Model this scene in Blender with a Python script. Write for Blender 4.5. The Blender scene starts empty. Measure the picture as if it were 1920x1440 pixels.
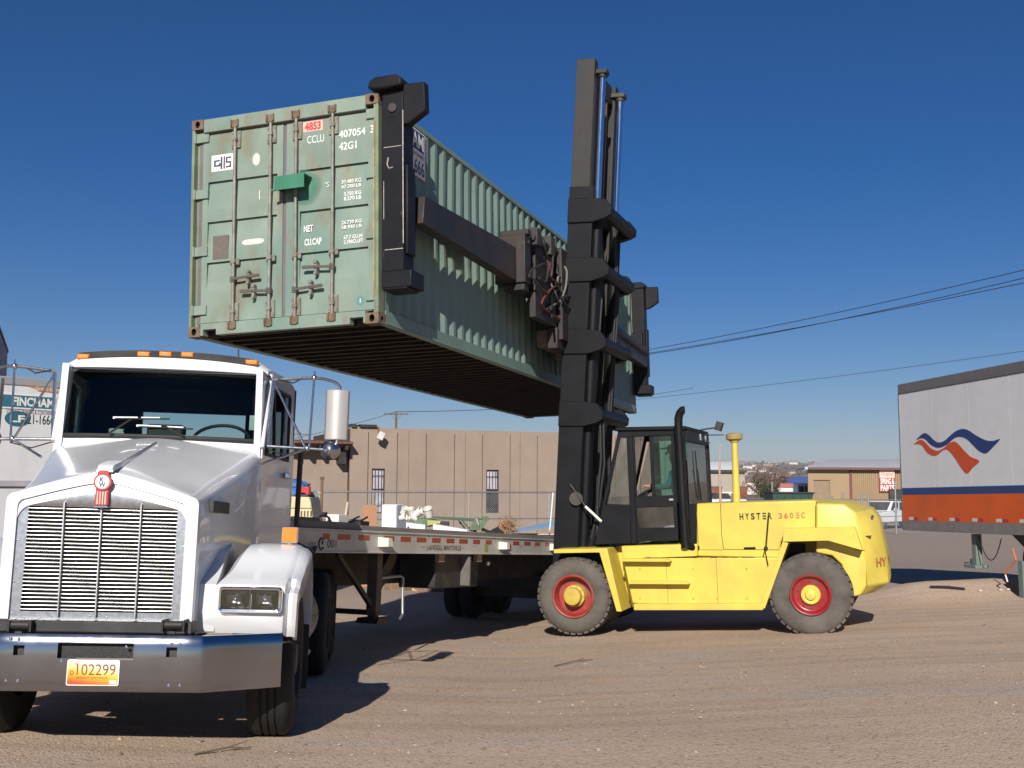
import bpy, bmesh, math, random
import numpy as np
from mathutils import Vector, Matrix
R = math.radians
random.seed(7)
S = bpy.context.scene
COL = S.collection

# ------------------------------------------------------------------ camera
FPX, TH, ROLL, CZ = 2100.0, R(5.03), 0.006, 1.8          # focal length in px of the 1920-wide photo
_r = np.array([1, 0, 0.]); _f = np.array([0, math.cos(TH), math.sin(TH)]); _u = np.array([0, -math.sin(TH), math.cos(TH)])
_rr = _r*math.cos(ROLL) + _u*math.sin(ROLL); _ur = -_r*math.sin(ROLL) + _u*math.cos(ROLL)
CAM = np.array([0, 0, CZ])
cd = bpy.data.cameras.new("camera"); cam = bpy.data.objects.new("camera", cd); COL.objects.link(cam)
cd.sensor_width = 36.0; cd.lens = 36.0*FPX/1920; cd.clip_start = 0.1; cd.clip_end = 20000
cam.matrix_world = Matrix(((_rr[0], _ur[0], -_f[0], 0), (_rr[1], _ur[1], -_f[1], 0), (_rr[2], _ur[2], -_f[2], CZ), (0, 0, 0, 1)))
S.camera = cam

# ------------------------------------------------------------------ sky, sun, exposure
SUN_EL, SUN_AZ = R(28.3), R(6.7)      # the sun stands behind the camera, a little to its left
sdir = Vector((-math.sin(SUN_AZ)*math.cos(SUN_EL), -math.cos(SUN_AZ)*math.cos(SUN_EL), math.sin(SUN_EL)))
W = bpy.data.worlds.new("World"); S.world = W; W.use_nodes = True
nt = W.node_tree; bg = nt.nodes["Background"]
sky = nt.nodes.new("ShaderNodeTexSky"); sky.sky_type = 'NISHITA'; sky.sun_disc = False
sky.sun_elevation = SUN_EL; sky.sun_rotation = math.atan2(sdir.x, sdir.y)
sky.altitude = 1600; sky.air_density = 1.0; sky.dust_density = 0.9; sky.ozone_density = 4.0
hs = nt.nodes.new("ShaderNodeHueSaturation"); hs.inputs["Saturation"].default_value = 1.40; hs.inputs["Hue"].default_value = .505
nt.links.new(sky.outputs[0], hs.inputs["Color"]); tn = nt.nodes.new("ShaderNodeMix"); tn.data_type = 'RGBA'; tn.blend_type = 'MULTIPLY'; tn.inputs[0].default_value = 1; tn.inputs[7].default_value = (.96, .97, 1.06, 1)
nt.links.new(hs.outputs[0], tn.inputs[6]); nt.links.new(tn.outputs[2], bg.inputs[0]); bg.inputs[1].default_value = 0.050
sl = bpy.data.lights.new("sun", 'SUN'); sl.energy = 5.0; sl.angle = R(0.5); sl.color = (1.0, 0.94, 0.85)
so = bpy.data.objects.new("sun", sl); COL.objects.link(so)
so.rotation_euler = sdir.to_track_quat('Z', 'Y').to_euler(); so.location = (0, -10, 40)
S.view_settings.view_transform = 'Standard'; S.view_settings.look = 'None'
S.view_settings.exposure = 0.24; S.view_settings.gamma = 1.0; S.view_settings.use_curve_mapping = False
S.render.engine = 'CYCLES'; S.cycles.max_bounces = 6; S.cycles.transparent_max_bounces = 12

# ------------------------------------------------------------------ measuring helpers
def ray(x, y):
    return _rr*((x-960)/FPX) - _ur*((y-720)/FPX) + _f
def at(x, y, Y):                         # the world point seen at a pixel of the photo, Y metres ahead
    d = ray(x, y); t = Y/d[1]; return CAM + t*d
class Frame:                             # the local axes of a thing (columns) and its origin
    def __init__(s, O, A): s.O = np.array(O, float); s.A = np.array(A, float)
    def on(s, x, y, ax, val):
        d = s.A.T@ray(x, y); o = s.A.T@(CAM-s.O); t = (val-o[ax])/d[ax]; return o + t*d
    def w(s, p): return s.O + s.A@np.array(p, float)
    def mat(s):
        m = Matrix.Identity(4)
        for i in range(3):
            for j in range(3): m[i][j] = s.A[i, j]
            m[i][3] = s.O[i]
        return m
def rotf(yaw, pitch, roll):
    cy, sy = math.cos(yaw), math.sin(yaw)
    x = np.array([cy, -sy, 0]); y = np.array([sy, cy, 0]); z = np.array([0, 0, 1.])
    y2 = y*math.cos(pitch) - z*math.sin(pitch); z2 = z*math.cos(pitch) + y*math.sin(pitch)
    x3 = x*math.cos(roll) - z2*math.sin(roll); z3 = z2*math.cos(roll) + x*math.sin(roll)
    return np.stack([x3, y2, z3], 1)

# ------------------------------------------------------------------ mesh builder
class MB:
    def __init__(s): s.v = []; s.f = []; s.m = []
    def add(s, vs, fs, mi=0):
        b = len(s.v); s.v += [tuple(map(float, p)) for p in vs]
        for q in fs: s.f.append(tuple(b+i for i in q)); s.m.append(mi)
        return s
    def box(s, x0, x1, y0, y1, z0, z1, mi=0):
        return s.add([(x0,y0,z0),(x1,y0,z0),(x1,y1,z0),(x0,y1,z0),(x0,y0,z1),(x1,y0,z1),(x1,y1,z1),(x0,y1,z1)],
                     [(0,3,2,1),(4,5,6,7),(0,1,5,4),(1,2,6,5),(2,3,7,6),(3,0,4,7)], mi)
    def obox(s, c, size, rot, mi=0):
        m = rot.to_3x3() if hasattr(rot, 'to_3x3') else rot; c = Vector(c)
        a, b, d = [k/2 for k in size]
        P = [c + m@Vector(p) for p in [(-a,-b,-d),(a,-b,-d),(a,b,-d),(-a,b,-d),(-a,-b,d),(a,-b,d),(a,b,d),(-a,b,d)]]
        return s.add(P, [(0,3,2,1),(4,5,6,7),(0,1,5,4),(1,2,6,5),(2,3,7,6),(3,0,4,7)], mi)
    def bar(s, p0, p1, w, h, up=(0,0,1), mi=0):
        p0 = Vector(p0); p1 = Vector(p1); d = (p1-p0); L = d.length; d.normalize()
        x = d.cross(Vector(up));
        if x.length < 1e-5: x = d.cross(Vector((1,0,0)))
        x.normalize(); z = x.cross(d)
        m = Matrix((x, d, z)).transposed()
        return s.obox((p0+p1)/2, (w, L, h), m, mi)
    def prism(s, poly, ax, a0, a1, mi=0):   # polygon in the two other axes, extruded along ax
        def P(p, a):
            q = list(p); q.insert(ax, a); return q
        n = len(poly)
        vs = [P(p, a0) for p in poly] + [P(p, a1) for p in poly]
        area = sum(poly[i][0]*poly[(i+1)%n][1]-poly[(i+1)%n][0]*poly[i][1] for i in range(n))
        flip = (area > 0) ^ (ax == 1)
        fs = [tuple(range(n)), tuple(range(2*n-1, n-1, -1))] + [(i, n+i, n+(i+1)%n, (i+1)%n) for i in range(n)]
        if flip: fs = [tuple(reversed(q)) for q in fs]
        return s.add(vs, fs, mi)
    def cyl(s, p0, p1, r0, r1=None, n=16, cap=True, mi=0):
        r1 = r0 if r1 is None else r1
        p0 = Vector(p0); p1 = Vector(p1); d = (p1-p0).normalized()
        x = d.orthogonal().normalized(); y = d.cross(x)
        c = [(math.cos(2*math.pi*i/n), math.sin(2*math.pi*i/n)) for i in range(n)]
        vs = [p0 + (x*a+y*b)*r0 for a, b in c] + [p1 + (x*a+y*b)*r1 for a, b in c]
        fs = [(i, (i+1)%n, n+(i+1)%n, n+i) for i in range(n)]
        if cap: fs += [tuple(range(n-1, -1, -1)), tuple(range(n, 2*n))]
        return s.add(vs, fs, mi)
    def tube(s, pts, r, n=8, mi=0):
        pts = [Vector(p) for p in pts]; rings = []; x = None
        for i, p in enumerate(pts):
            d = (pts[min(i+1, len(pts)-1)] - pts[max(i-1, 0)]).normalized()
            x = d.orthogonal().normalized() if x is None else (x - d*x.dot(d)).normalized()
            y = d.cross(x); rr = r[i] if isinstance(r, (list, tuple)) else r
            rings.append([p + (x*math.cos(2*math.pi*k/n)+y*math.sin(2*math.pi*k/n))*rr for k in range(n)])
        return s.loft(rings, True, mi)
    def loft(s, rings, caps=True, mi=0, closed=True):
        n = len(rings[0]); vs = [p for q in rings for p in q]; fs = []
        for i in range(len(rings)-1):
            for k in range(n if closed else n-1):
                fs.append((i*n+k, i*n+(k+1)%n, (i+1)*n+(k+1)%n, (i+1)*n+k))
        if caps: fs += [tuple(range(n-1, -1, -1)), tuple(range((len(rings)-1)*n, len(rings)*n))]
        return s.add(vs, fs, mi)
    def lathe(s, prof, o, axis, n=40, mi=0, closed=False):     # prof: (radius, distance along axis)
        o = Vector(o); d = Vector(axis).normalized(); x = d.orthogonal().normalized(); y = d.cross(x)
        rings = [[o + d*h + (x*math.cos(2*math.pi*k/n)+y*math.sin(2*math.pi*k/n))*max(r, 1e-4) for k in range(n)] for r, h in prof]
        if closed: rings.append(rings[0])
        return s.loft(rings, False, mi)
    def ball(s, c, r, sc=(1,1,1), n=12, mi=0):
        rings = []
        for i in range(n//2+1):
            t = math.pi*i/(n//2)
            rings.append([(c[0]+r*sc[0]*max(math.sin(t),1e-3)*math.cos(2*math.pi*k/n), c[1]+r*sc[1]*max(math.sin(t),1e-3)*math.sin(2*math.pi*k/n), c[2]-r*sc[2]*math.cos(t)) for k in range(n)])
        return s.loft(rings, False, mi)
    def quad(s, a, b, c, d, mi=0): return s.add([a,b,c,d], [(0,1,2,3)], mi)
    def sheet(s, xc, zc, skip, fn, t, mi=0):
        # plate cut into cells at xc and zc with some cells left open; fn(x, z) -> point and thickness vector t
        t = Vector(t)
        for i in range(len(xc)-1):
            for j in range(len(zc)-1):
                if (i, j) in skip: continue
                a, b, c, d = [Vector(fn(xc[p], zc[q])) for p, q in ((i,j),(i+1,j),(i+1,j+1),(i,j+1))]
                s.add([a,b,c,d,a+t,b+t,c+t,d+t], [(0,1,2,3),(7,6,5,4)] , mi)
                for (di, dj, p, q) in ((-1,0,3,0),(1,0,1,2),(0,-1,0,1),(0,1,2,3)):
                    ii, jj = i+di, j+dj
                    if (ii, jj) in skip or not (0 <= ii < len(xc)-1 and 0 <= jj < len(zc)-1):
                        P = [a,b,c,d]; s.add([P[p], P[q], P[q]+t, P[p]+t], [(3,2,1,0)], mi)
        return s
    def build(s, name, mats, parent=None, bevel=0, ang=35, smooth=True, fix=True, seg=2, frame=None):
        me = bpy.data.meshes.new(name); me.from_pydata(s.v, [], s.f)
        if not isinstance(mats, (list, tuple)): mats = [mats]
        for m in mats: me.materials.append(m)
        if len(mats) > 1: me.polygons.foreach_set("material_index", s.m)
        if fix:
            bm = bmesh.new(); bm.from_mesh(me)
            bmesh.ops.remove_doubles(bm, verts=bm.verts, dist=1e-5)
            bmesh.ops.recalc_face_normals(bm, faces=bm.faces); bm.to_mesh(me); bm.free()
        if smooth:
            me.polygons.foreach_set("use_smooth", [True]*len(me.polygons)); me.set_sharp_from_angle(angle=R(ang))
        o = bpy.data.objects.new(name, me); COL.objects.link(o)
        if frame is not None: o.matrix_world = frame
        if parent is not None: o.parent = parent
        if bevel:
            b = o.modifiers.new("bevel", 'BEVEL'); b.width = bevel; b.segments = seg; b.limit_method = 'ANGLE'; b.angle_limit = R(40)
            b.harden_normals = False
        return o
def tag(o, label, cat, group=None, kind=None):
    o["label"] = label; o["category"] = cat
    if group: o["group"] = group
    if kind: o["kind"] = kind
    return o
def thing(name, mat, label, cat, group=None):
    o = bpy.data.objects.new(name, None); COL.objects.link(o); o.matrix_world = mat; o.empty_display_size = .3
    return tag(o, label, cat, group)
def setting(o, kind='structure'): o["kind"] = kind; return o
def mloc(x, y, z, rz=0): return Matrix.Translation((x, y, z)) @ Matrix.Rotation(rz, 4, 'Z')
def copy_tree(o, parent=None):
    c = o.copy(); COL.objects.link(c)
    if parent is not None: c.parent = parent
    for ch in list(o.children): copy_tree(ch, c)
    return c
def smoothpts(P, k=6, closed=True):
    P = [np.array(p, float) for p in P]; n = len(P); out = []
    for i in range(n if closed else n-1):
        g = (lambda j: P[j % n]) if closed else (lambda j: P[min(max(j, 0), n-1)])
        a, b, c, d = g(i-1), g(i), g(i+1), g(i+2)
        for t in np.arange(k)/k:
            out.append(.5*((2*b)+(-a+c)*t+(2*a-5*b+4*c-d)*t*t+(-a+3*b-3*c+d)*t**3))
    if not closed: out.append(P[-1])
    return out
def rrect(x0, x1, z0, z1, r, k=5):
    out = []
    for cx, cz, a0 in ((x1-r, z1-r, 0), (x0+r, z1-r, 90), (x0+r, z0+r, 180), (x1-r, z0+r, 270)):
        for i in range(k+1):
            a = R(a0+90*i/k); out.append((cx+r*math.cos(a), cz+r*math.sin(a)))
    return out

# ------------------------------------------------------------------ lettering
def text(parent, s, m, pos, xd, zd, h, w=None, name='lettering', bold=0.0, align='L', thick=0.0015, lift=0.003):
    cu = bpy.data.curves.new(name, 'FONT'); cu.body = s; cu.offset = bold; cu.resolution_u = 3
    to = bpy.data.objects.new(name, cu); COL.objects.link(to)
    dg = bpy.context.evaluated_depsgraph_get(); me = bpy.data.meshes.new_from_object(to.evaluated_get(dg))
    bpy.data.objects.remove(to); bpy.data.curves.remove(cu)
    me.name = name
    co = np.zeros(len(me.vertices)*3); me.vertices.foreach_get('co', co); co = co.reshape(-1, 3)
    mn, mx = co.min(0), co.max(0); nl = s.count('\n')+1
    sz = h*nl/(mx[1]-mn[1]) if nl == 1 else (h*(nl*1.35-.35))/(mx[1]-mn[1])
    sx = sz if w is None else w/(mx[0]-mn[0])
    xd = np.array(xd, float); xd /= np.linalg.norm(xd); zd = np.array(zd, float); zd /= np.linalg.norm(zd)
    n = np.cross(xd, zd)
    X = (co[:, 0]-mn[0])*sx; Z = (co[:, 1]-mn[1])*sz
    if align == 'C': X -= (mx[0]-mn[0])*sx/2
    if align == 'R': X -= (mx[0]-mn[0])*sx
    P = np.array(pos, float) + n*lift + X[:, None]*xd + Z[:, None]*zd
    me.vertices.foreach_set('co', P.ravel())
    me.materials.clear(); me.materials.append(m)
    me.update()
    o = bpy.data.objects.new(name, me); COL.objects.link(o); o.parent = parent
    return o

# ------------------------------------------------------------------ materials
def _n(nt, t, **k):
    n = nt.nodes.new(t)
    for a, b in k.items(): setattr(n, a, b)
    return n
def pmat(name, col, rough=.5, metal=0., nv=.1, ns=4., dirt=None, da=0., ds=1.5, dth=(.45, .7), stretch=None, bump=0., bs=60., coat=0., spec=.5,
         dirt2=None, d2a=0., d2s=8., d2th=(.6, .66), rv=0.):
    m = bpy.data.materials.new(name); m.use_nodes = True; nt = m.node_tree; L = nt.links.new
    p = nt.nodes["Principled BSDF"]; p.inputs["Roughness"].default_value = rough; p.inputs["Metallic"].default_value = metal
    p.inputs["Coat Weight"].default_value = coat; p.inputs["Specular IOR Level"].default_value = spec
    tc = _n(nt, "ShaderNodeTexCoord"); src = tc.outputs["Object"]
    mp = _n(nt, "ShaderNodeMapping"); L(src, mp.inputs[0])
    if stretch: mp.inputs["Scale"].default_value = stretch
    def noise(scale, det=6., vec=src, ro=.55):
        t = _n(nt, "ShaderNodeTexNoise"); L(vec, t.inputs["Vector"]); t.inputs["Scale"].default_value = scale
        t.inputs["Detail"].default_value = det; t.inputs["Roughness"].default_value = ro; return t.outputs["Fac"]
    def mix(f, a, b):
        x = _n(nt, "ShaderNodeMix", data_type='RGBA'); L(f, x.inputs[0])
        for i, c in ((6, a), (7, b)):
            if isinstance(c, tuple): x.inputs[i].default_value = (*c[:3], 1)
            else: L(c, x.inputs[i])
        return x.outputs[2]
    def ramp(f, a, b, hi=1.):
        r = _n(nt, "ShaderNodeMapRange"); L(f, r.inputs[0]); r.inputs[1].default_value = a; r.inputs[2].default_value = b
        r.inputs[3].default_value = 0; r.inputs[4].default_value = hi; return r.outputs[0]
    lo = tuple(c*(1-nv) for c in col); hi = tuple(min(1, c*(1+nv)) for c in col)
    c = mix(ramp(noise(ns), .3, .7), lo, hi)
    if dirt: c = mix(ramp(noise(ds, 8., mp.outputs[0], .6), dth[0], dth[1], da), c, dirt)
    if dirt2: c = mix(ramp(noise(d2s, 8., mp.outputs[0], .65), d2th[0], d2th[1], d2a), c, dirt2)
    L(c, p.inputs["Base Color"])
    if rv:
        r = _n(nt, "ShaderNodeMapRange"); L(noise(ns*2.3), r.inputs[0]); r.inputs[3].default_value = max(0, rough-rv); r.inputs[4].default_value = min(1, rough+rv)
        L(r.outputs[0], p.inputs["Roughness"])
    if bump:
        b = _n(nt, "ShaderNodeBump"); b.inputs["Strength"].default_value = bump; b.inputs["Distance"].default_value = .01
        L(noise(bs, 4.), b.inputs["Height"]); L(b.outputs[0], p.inputs["Normal"])
    return m
def glassmat(name, tint=(.75, .85, .82), refl=.12, rough=.02, dust=0.):
    m = bpy.data.materials.new(name); m.use_nodes = True; nt = m.node_tree; L = nt.links.new
    out = nt.nodes["Material Output"]; nt.nodes.remove(nt.nodes["Principled BSDF"])
    t = _n(nt, "ShaderNodeBsdfTransparent"); t.inputs[0].default_value = (*tint, 1)
    g = _n(nt, "ShaderNodeBsdfGlossy"); g.inputs["Roughness"].default_value = rough
    fr = _n(nt, "ShaderNodeFresnel"); fr.inputs[0].default_value = 1.5
    ad = _n(nt, "ShaderNodeMath", operation='MAXIMUM'); L(fr.outputs[0], ad.inputs[0]); ad.inputs[1].default_value = refl
    mx = _n(nt, "ShaderNodeMixShader"); L(ad.outputs[0], mx.inputs[0]); L(t.outputs[0], mx.inputs[1]); L(g.outputs[0], mx.inputs[2])
    res = mx.outputs[0]
    if dust:
        d = _n(nt, "ShaderNodeBsdfDiffuse"); d.inputs[0].default_value = (.5, .45, .38, 1)
        no = _n(nt, "ShaderNodeTexNoise"); no.inputs["Scale"].default_value = 3
        tc = _n(nt, "ShaderNodeTexCoord"); L(tc.outputs["Object"], no.inputs["Vector"])
        mr = _n(nt, "ShaderNodeMath", operation='MULTIPLY'); L(no.outputs[0], mr.inputs[0]); mr.inputs[1].default_value = dust
        m2 = _n(nt, "ShaderNodeMixShader"); L(mr.outputs[0], m2.inputs[0]); L(res, m2.inputs[1]); L(d.outputs[0], m2.inputs[2]); res = m2.outputs[0]
    L(res, out.inputs[0]); return m

RUST = (.10, .045, .02)
M = {}
M['white'] = pmat("white paint", (.64, .65, .67), .22, nv=.03, coat=.5, dirt=(.5, .47, .43), da=.25, ds=1.2, dth=(.5, .8))
M['white2'] = pmat("white trailer panel", (.66, .67, .69), .42, nv=.04, dirt=(.45, .42, .4), da=.35, ds=1.3, dth=(.5, .85), stretch=(1, 1, .12))
M['chrome'] = pmat("chrome", (.80, .80, .82), .09, 1., nv=.03, rv=.04)
M['alu'] = pmat("brushed aluminium", (.47, .485, .52), .27, 1., nv=.06, ns=14, rv=.08)
M['bumper'] = pmat("dull chrome", (.36, .38, .42), .13, 1., nv=.08, ns=3, rv=.07, dirt=(.3, .29, .28), da=.4, ds=2.)
M['steel'] = pmat("galvanised steel", (.38, .39, .40), .45, .8, nv=.15, ns=12)
M['dark'] = pmat("dark frame", (.018, .018, .019), .6, nv=.3, ns=5, dirt=(.09, .075, .06), da=.6, ds=2.)
M['rubber'] = pmat("rubber gasket", (.015, .015, .016), .6, nv=.2)
M['tyre'] = pmat("tyre rubber", (.018, .018, .018), .8, spec=.2, nv=.25, ns=7, dirt=(.055, .047, .04), da=.6, ds=2.5, dth=(.35, .8), bump=.3, bs=40)
M['tyre2'] = pmat("dusty tyre rubber", (.07, .063, .056), .85, nv=.2, ns=7, dirt=(.17, .145, .12), da=.7, ds=2.5, dth=(.35, .75), bump=.4, bs=40)
M['interior'] = pmat("cab interior", (.025, .026, .028), .7, nv=.2)
M['amber'] = pmat("amber lens", (.75, .22, .02), .25, nv=.1, ns=30, coat=.5)
M['red'] = pmat("red paint", (.30, .035, .03), .4, nv=.15, dirt=(.22, .12, .09), da=.75, ds=5)
M['redbright'] = pmat("bright red paint", (.27, .014, .018), .3, nv=.12, coat=.3, dirt=(.16, .09, .07), da=.6, ds=5)
M['black'] = pmat("black paint", (.007, .0075, .010), .5, spec=.2, nv=.3, ns=5, dirt=(.012, .010, .010), da=.5, ds=2.5, dirt2=(.07, .065, .06), d2a=.25, d2s=14, d2th=(.68, .74))
M['oldsteel'] = pmat("weathered steel", (.015, .0145, .014), .6, nv=.25, ns=6, dirt=(.04, .02, .012), da=.5, ds=2.2, stretch=(1, 1, .2), dirt2=(.06, .095, .09), d2a=.3, d2s=10)
M['beam'] = pmat("greasy rusty beam", (.014, .012, .012), .5, nv=.3, dirt=(.042, .019, .010), da=.75, ds=1.2, dth=(.48, .68), dirt2=(.12, .1, .09), d2a=.3, d2s=12)
M['yellow'] = pmat("yellow paint", (.62, .49, .080), .42, nv=.09, ns=3, dirt=(.46, .35, .10), da=.5, ds=1.6, dth=(.48, .75), dirt2=(.13, .08, .035), d2a=.6, d2s=7, d2th=(.66, .73), bump=.05, bs=20)
M['yellow2'] = pmat("yellow hub paint", (.55, .40, .07), .45, nv=.15, ns=8, dirt=(.2, .12, .05), da=.6, ds=8)
M['green'] = pmat("container green", (.205, .262, .215), .55, nv=.14, ns=2.2, dirt=(.125, .225, .195), da=.8, ds=1.3, dth=(.46, .66), stretch=(1, 1, .4), dirt2=(.21, .135, .07), d2a=.8, d2s=2.8, d2th=(.53, .72), bump=.5, bs=4)
M['greenside'] = pmat("container side green", (.165, .240, .208), .55, nv=.08, ns=2, dirt=(.15, .24, .21), da=.5, ds=1.1, stretch=(1, 1, .3), dirt2=(.2, .13, .08), d2a=.4, d2s=4, d2th=(.68, .8))
M['gasket'] = pmat("perished door seal", (.14, .12, .14), .7, nv=.15)
M['rod'] = pmat("weathered lock rod", (.225, .225, .19), .55, .1, nv=.25, ns=8, dirt=(.13, .07, .04), da=.6, ds=6)
M['rusty'] = pmat("rusty casting", (.15, .10, .065), .8, nv=.35, ns=9, dirt=(.22, .17, .12), da=.6, ds=5, bump=.5, bs=40)
M['lockbox'] = pmat("fresh green paint", (.045, .19, .115), .45, nv=.12)
M['under'] = pmat("underside steel", (.020, .014, .010), .8, nv=.5, dirt=(.05, .022, .01), da=.7, ds=2)
M['stencil'] = pmat("white stencil paint", (.72, .74, .70), .6, nv=.15, ns=30, dirt=(.3, .4, .32), da=.6, ds=14, dth=(.55, .7))
M['redink'] = pmat("red sticker ink", (.55, .05, .05), .6, nv=.1)
M['paper'] = pmat("sticker white", (.74, .72, .68), .6, nv=.08, ns=12)
M['pink'] = pmat("faded sticker", (.62, .40, .34), .6, nv=.2, ns=18)
M['navy'] = pmat("navy ink", (.02, .035, .12), .5, nv=.2)
M['blackink'] = pmat("black ink", (.012, .012, .012), .5, nv=.2)
M['fadedred'] = pmat("faded red stencil", (.34, .10, .045), .6, nv=.2, ns=30, dirt=(.6, .45, .1), da=.5, ds=20)
M['glass'] = glassmat("windscreen glass", (.60, .74, .71), .03)
M['glassgreen'] = glassmat("green tinted glass", (.42, .74, .70), .06, dust=.08)
M['glassgrey'] = glassmat("dusty cab glass", (.55, .62, .62), .09, dust=.28)
M['lens'] = glassmat("lamp lens", (.85, .87, .9), .06)
M['reflector'] = pmat('lamp reflector', (.30, .30, .31), .10, 1., nv=.5, ns=26, bump=.6, bs=26)
M['slat'] = pmat('slat metal', (.78, .76, .75), .34, 1., nv=.05)
M['mirror'] = pmat("mirror face", (.8, .8, .8), .02, 1., nv=.01)
# ================================================================== ground and far land
def lerp(t, xs, ys): return float(np.interp(t, xs, ys))
GY = [-60, -10, 2, 8, 11.4, 15.2, 16.3, 19, 24, 30, 45, 100, 300, 600, 1200, 3000, 4200]
GZ = [.9, .55, .25, .024, -.18, -.40, -.447, -.58, -.76, -.84, -.88, -.95, -2.0, -3, 4, 58, 70]
def gz(x, y):
    b = lerp(y, GY, GZ)
    k = max(0., min(1., (40-y)/12.))
    b += k*(.05*min(x, 9) if x > 0 else -.024*max(x, -9))
    b += .30*math.exp(-((y-20.9)/1.0)**2)*max(0., min(1., (x-5.9)/1.6))*(1 if x < 30 else 0)
    return b
def axis_pts(a, b, d0, grow, lim):
    out = [a]; d = d0
    while out[-1] < b: out.append(out[-1]+d); d = min(d*grow, lim)
    return out
ys = list(np.arange(-40, 0, 2.)) + list(np.arange(0, 30, .25)) + axis_pts(30, 4300, .6, 1.09, 150)
xp = list(np.arange(0, 14, .35)) + axis_pts(14, 3000, .6, 1.13, 160)
xs = [-x for x in reversed(xp[1:])] + xp
rg = random.Random(3)
vs = [(x, y, gz(x, y) + (.010*math.sin(x*1.7+y*.6)*math.sin(y*1.3-x*.4) + .004*rg.random() if y < 45 and abs(x) < 20 else (0 if y < 500 else rg.uniform(-3, 3)))) for y in ys for x in xs]
nx = len(xs)
g = MB(); g.add(vs, [(j*nx+i, j*nx+i+1, (j+1)*nx+i+1, (j+1)*nx+i) for j in range(len(ys)-1) for i in range(nx-1)])

gm = bpy.data.materials.new("dirt yard"); gm.use_nodes = True; nt = gm.node_tree; L = nt.links.new; p = nt.nodes["Principled BSDF"]
p.inputs["Roughness"].default_value = .95; p.inputs["Specular IOR Level"].default_value = .15
tc = _n(nt, "ShaderNodeTexCoord")
def gnoise(scale, stretch=(1, 1, 1), det=8, ro=.6, rot=0):
    mp = _n(nt, "ShaderNodeMapping"); mp.inputs["Scale"].default_value = stretch; mp.inputs["Rotation"].default_value = (0, 0, rot)
    L(tc.outputs["Object"], mp.inputs[0]); t = _n(nt, "ShaderNodeTexNoise"); t.inputs["Scale"].default_value = scale
    t.inputs["Detail"].default_value = det; t.inputs["Roughness"].default_value = ro; L(mp.outputs[0], t.inputs["Vector"]); return t.outputs["Fac"]
def grange(f, a, b, lo=0., hi=1.):
    r = _n(nt, "ShaderNodeMapRange"); L(f, r.inputs[0])
    for i, v in enumerate((a, b, lo, hi)): r.inputs[i+1].default_value = v
    return r.outputs[0]
def gmix(f, a, b, bt='MIX'):
    x = _n(nt, "ShaderNodeMix", data_type='RGBA', blend_type=bt); L(f, x.inputs[0])
    for i, c in ((6, a), (7, b)):
        if isinstance(c, tuple): x.inputs[i].default_value = (*c, 1)
        else: L(c, x.inputs[i])
    return x.outputs[2]
c = gmix(grange(gnoise(.5), .35, .65), (.46, .338, .248), (.53, .40, .30))
c = gmix(grange(gnoise(1.3, (.10, 1.8, 1), 9, .62, R(-5)), .47, .60, 0, .6), c, (.375, .28, .21))     # wheel drag streaks
c = gmix(grange(gnoise(1.6, (.22, 1.5, 1), 9, .6, R(8)), .52, .68, 0, .5), c, (.53, .405, .305))
pat = grange(gnoise(.55, (.45, 1.1, 1), 9, .7), .53, .62)
c = gmix(pat, c, (.43, .355, .30))                                                                      # gravelly patches
sp = _n(nt, "ShaderNodeTexVoronoi"); sp.inputs["Scale"].default_value = 45; L(tc.outputs["Object"], sp.inputs["Vector"])
sr = _n(nt, "ShaderNodeSeparateColor"); L(sp.outputs["Color"], sr.inputs[0])
f1 = grange(sr.outputs[0], .80, .92, 0, .5)
mulp = _n(nt, "ShaderNodeMath", operation='MULTIPLY'); L(f1, mulp.inputs[0]); L(grange(pat, 0, 1, .35, 1.), mulp.inputs[1])
c = gmix(mulp.outputs[0], c, (.60, .53, .46))
f2 = grange(sr.outputs[1], .90, .96, 0, .5); c = gmix(f2, c, (.13, .10, .085))
c = gmix(grange(gnoise(30, det=3), .45, .68, 0, .25), c, (.27, .20, .15))
sx = _n(nt, "ShaderNodeSeparateXYZ"); L(tc.outputs["Object"], sx.inputs[0])
c = gmix(grange(sx.outputs[1], 19.5, 27, 0, .8), c, (.275, .225, .195))                                   # old asphalt farther back
far = grange(sx.outputs[1], 110, 260, 0, 1)
c = gmix(far, c, gmix(grange(gnoise(.02, det=6), .4, .62), (.20, .155, .115), (.12, .10, .075)))
L(c, p.inputs["Base Color"])
bp = _n(nt, "ShaderNodeBump"); bp.inputs["Strength"].default_value = .55; bp.inputs["Distance"].default_value = .02
ma = _n(nt, "ShaderNodeMath", operation='ADD'); L(gnoise(14, det=8, ro=.7), ma.inputs[0]); L(grange(sp.outputs["Distance"], 0, .6, .5, 0), ma.inputs[1])
L(ma.outputs[0], bp.inputs["Height"]); L(bp.outputs[0], p.inputs["Normal"])
ground = setting(g.build("ground", gm, fix=False, ang=180))

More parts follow.
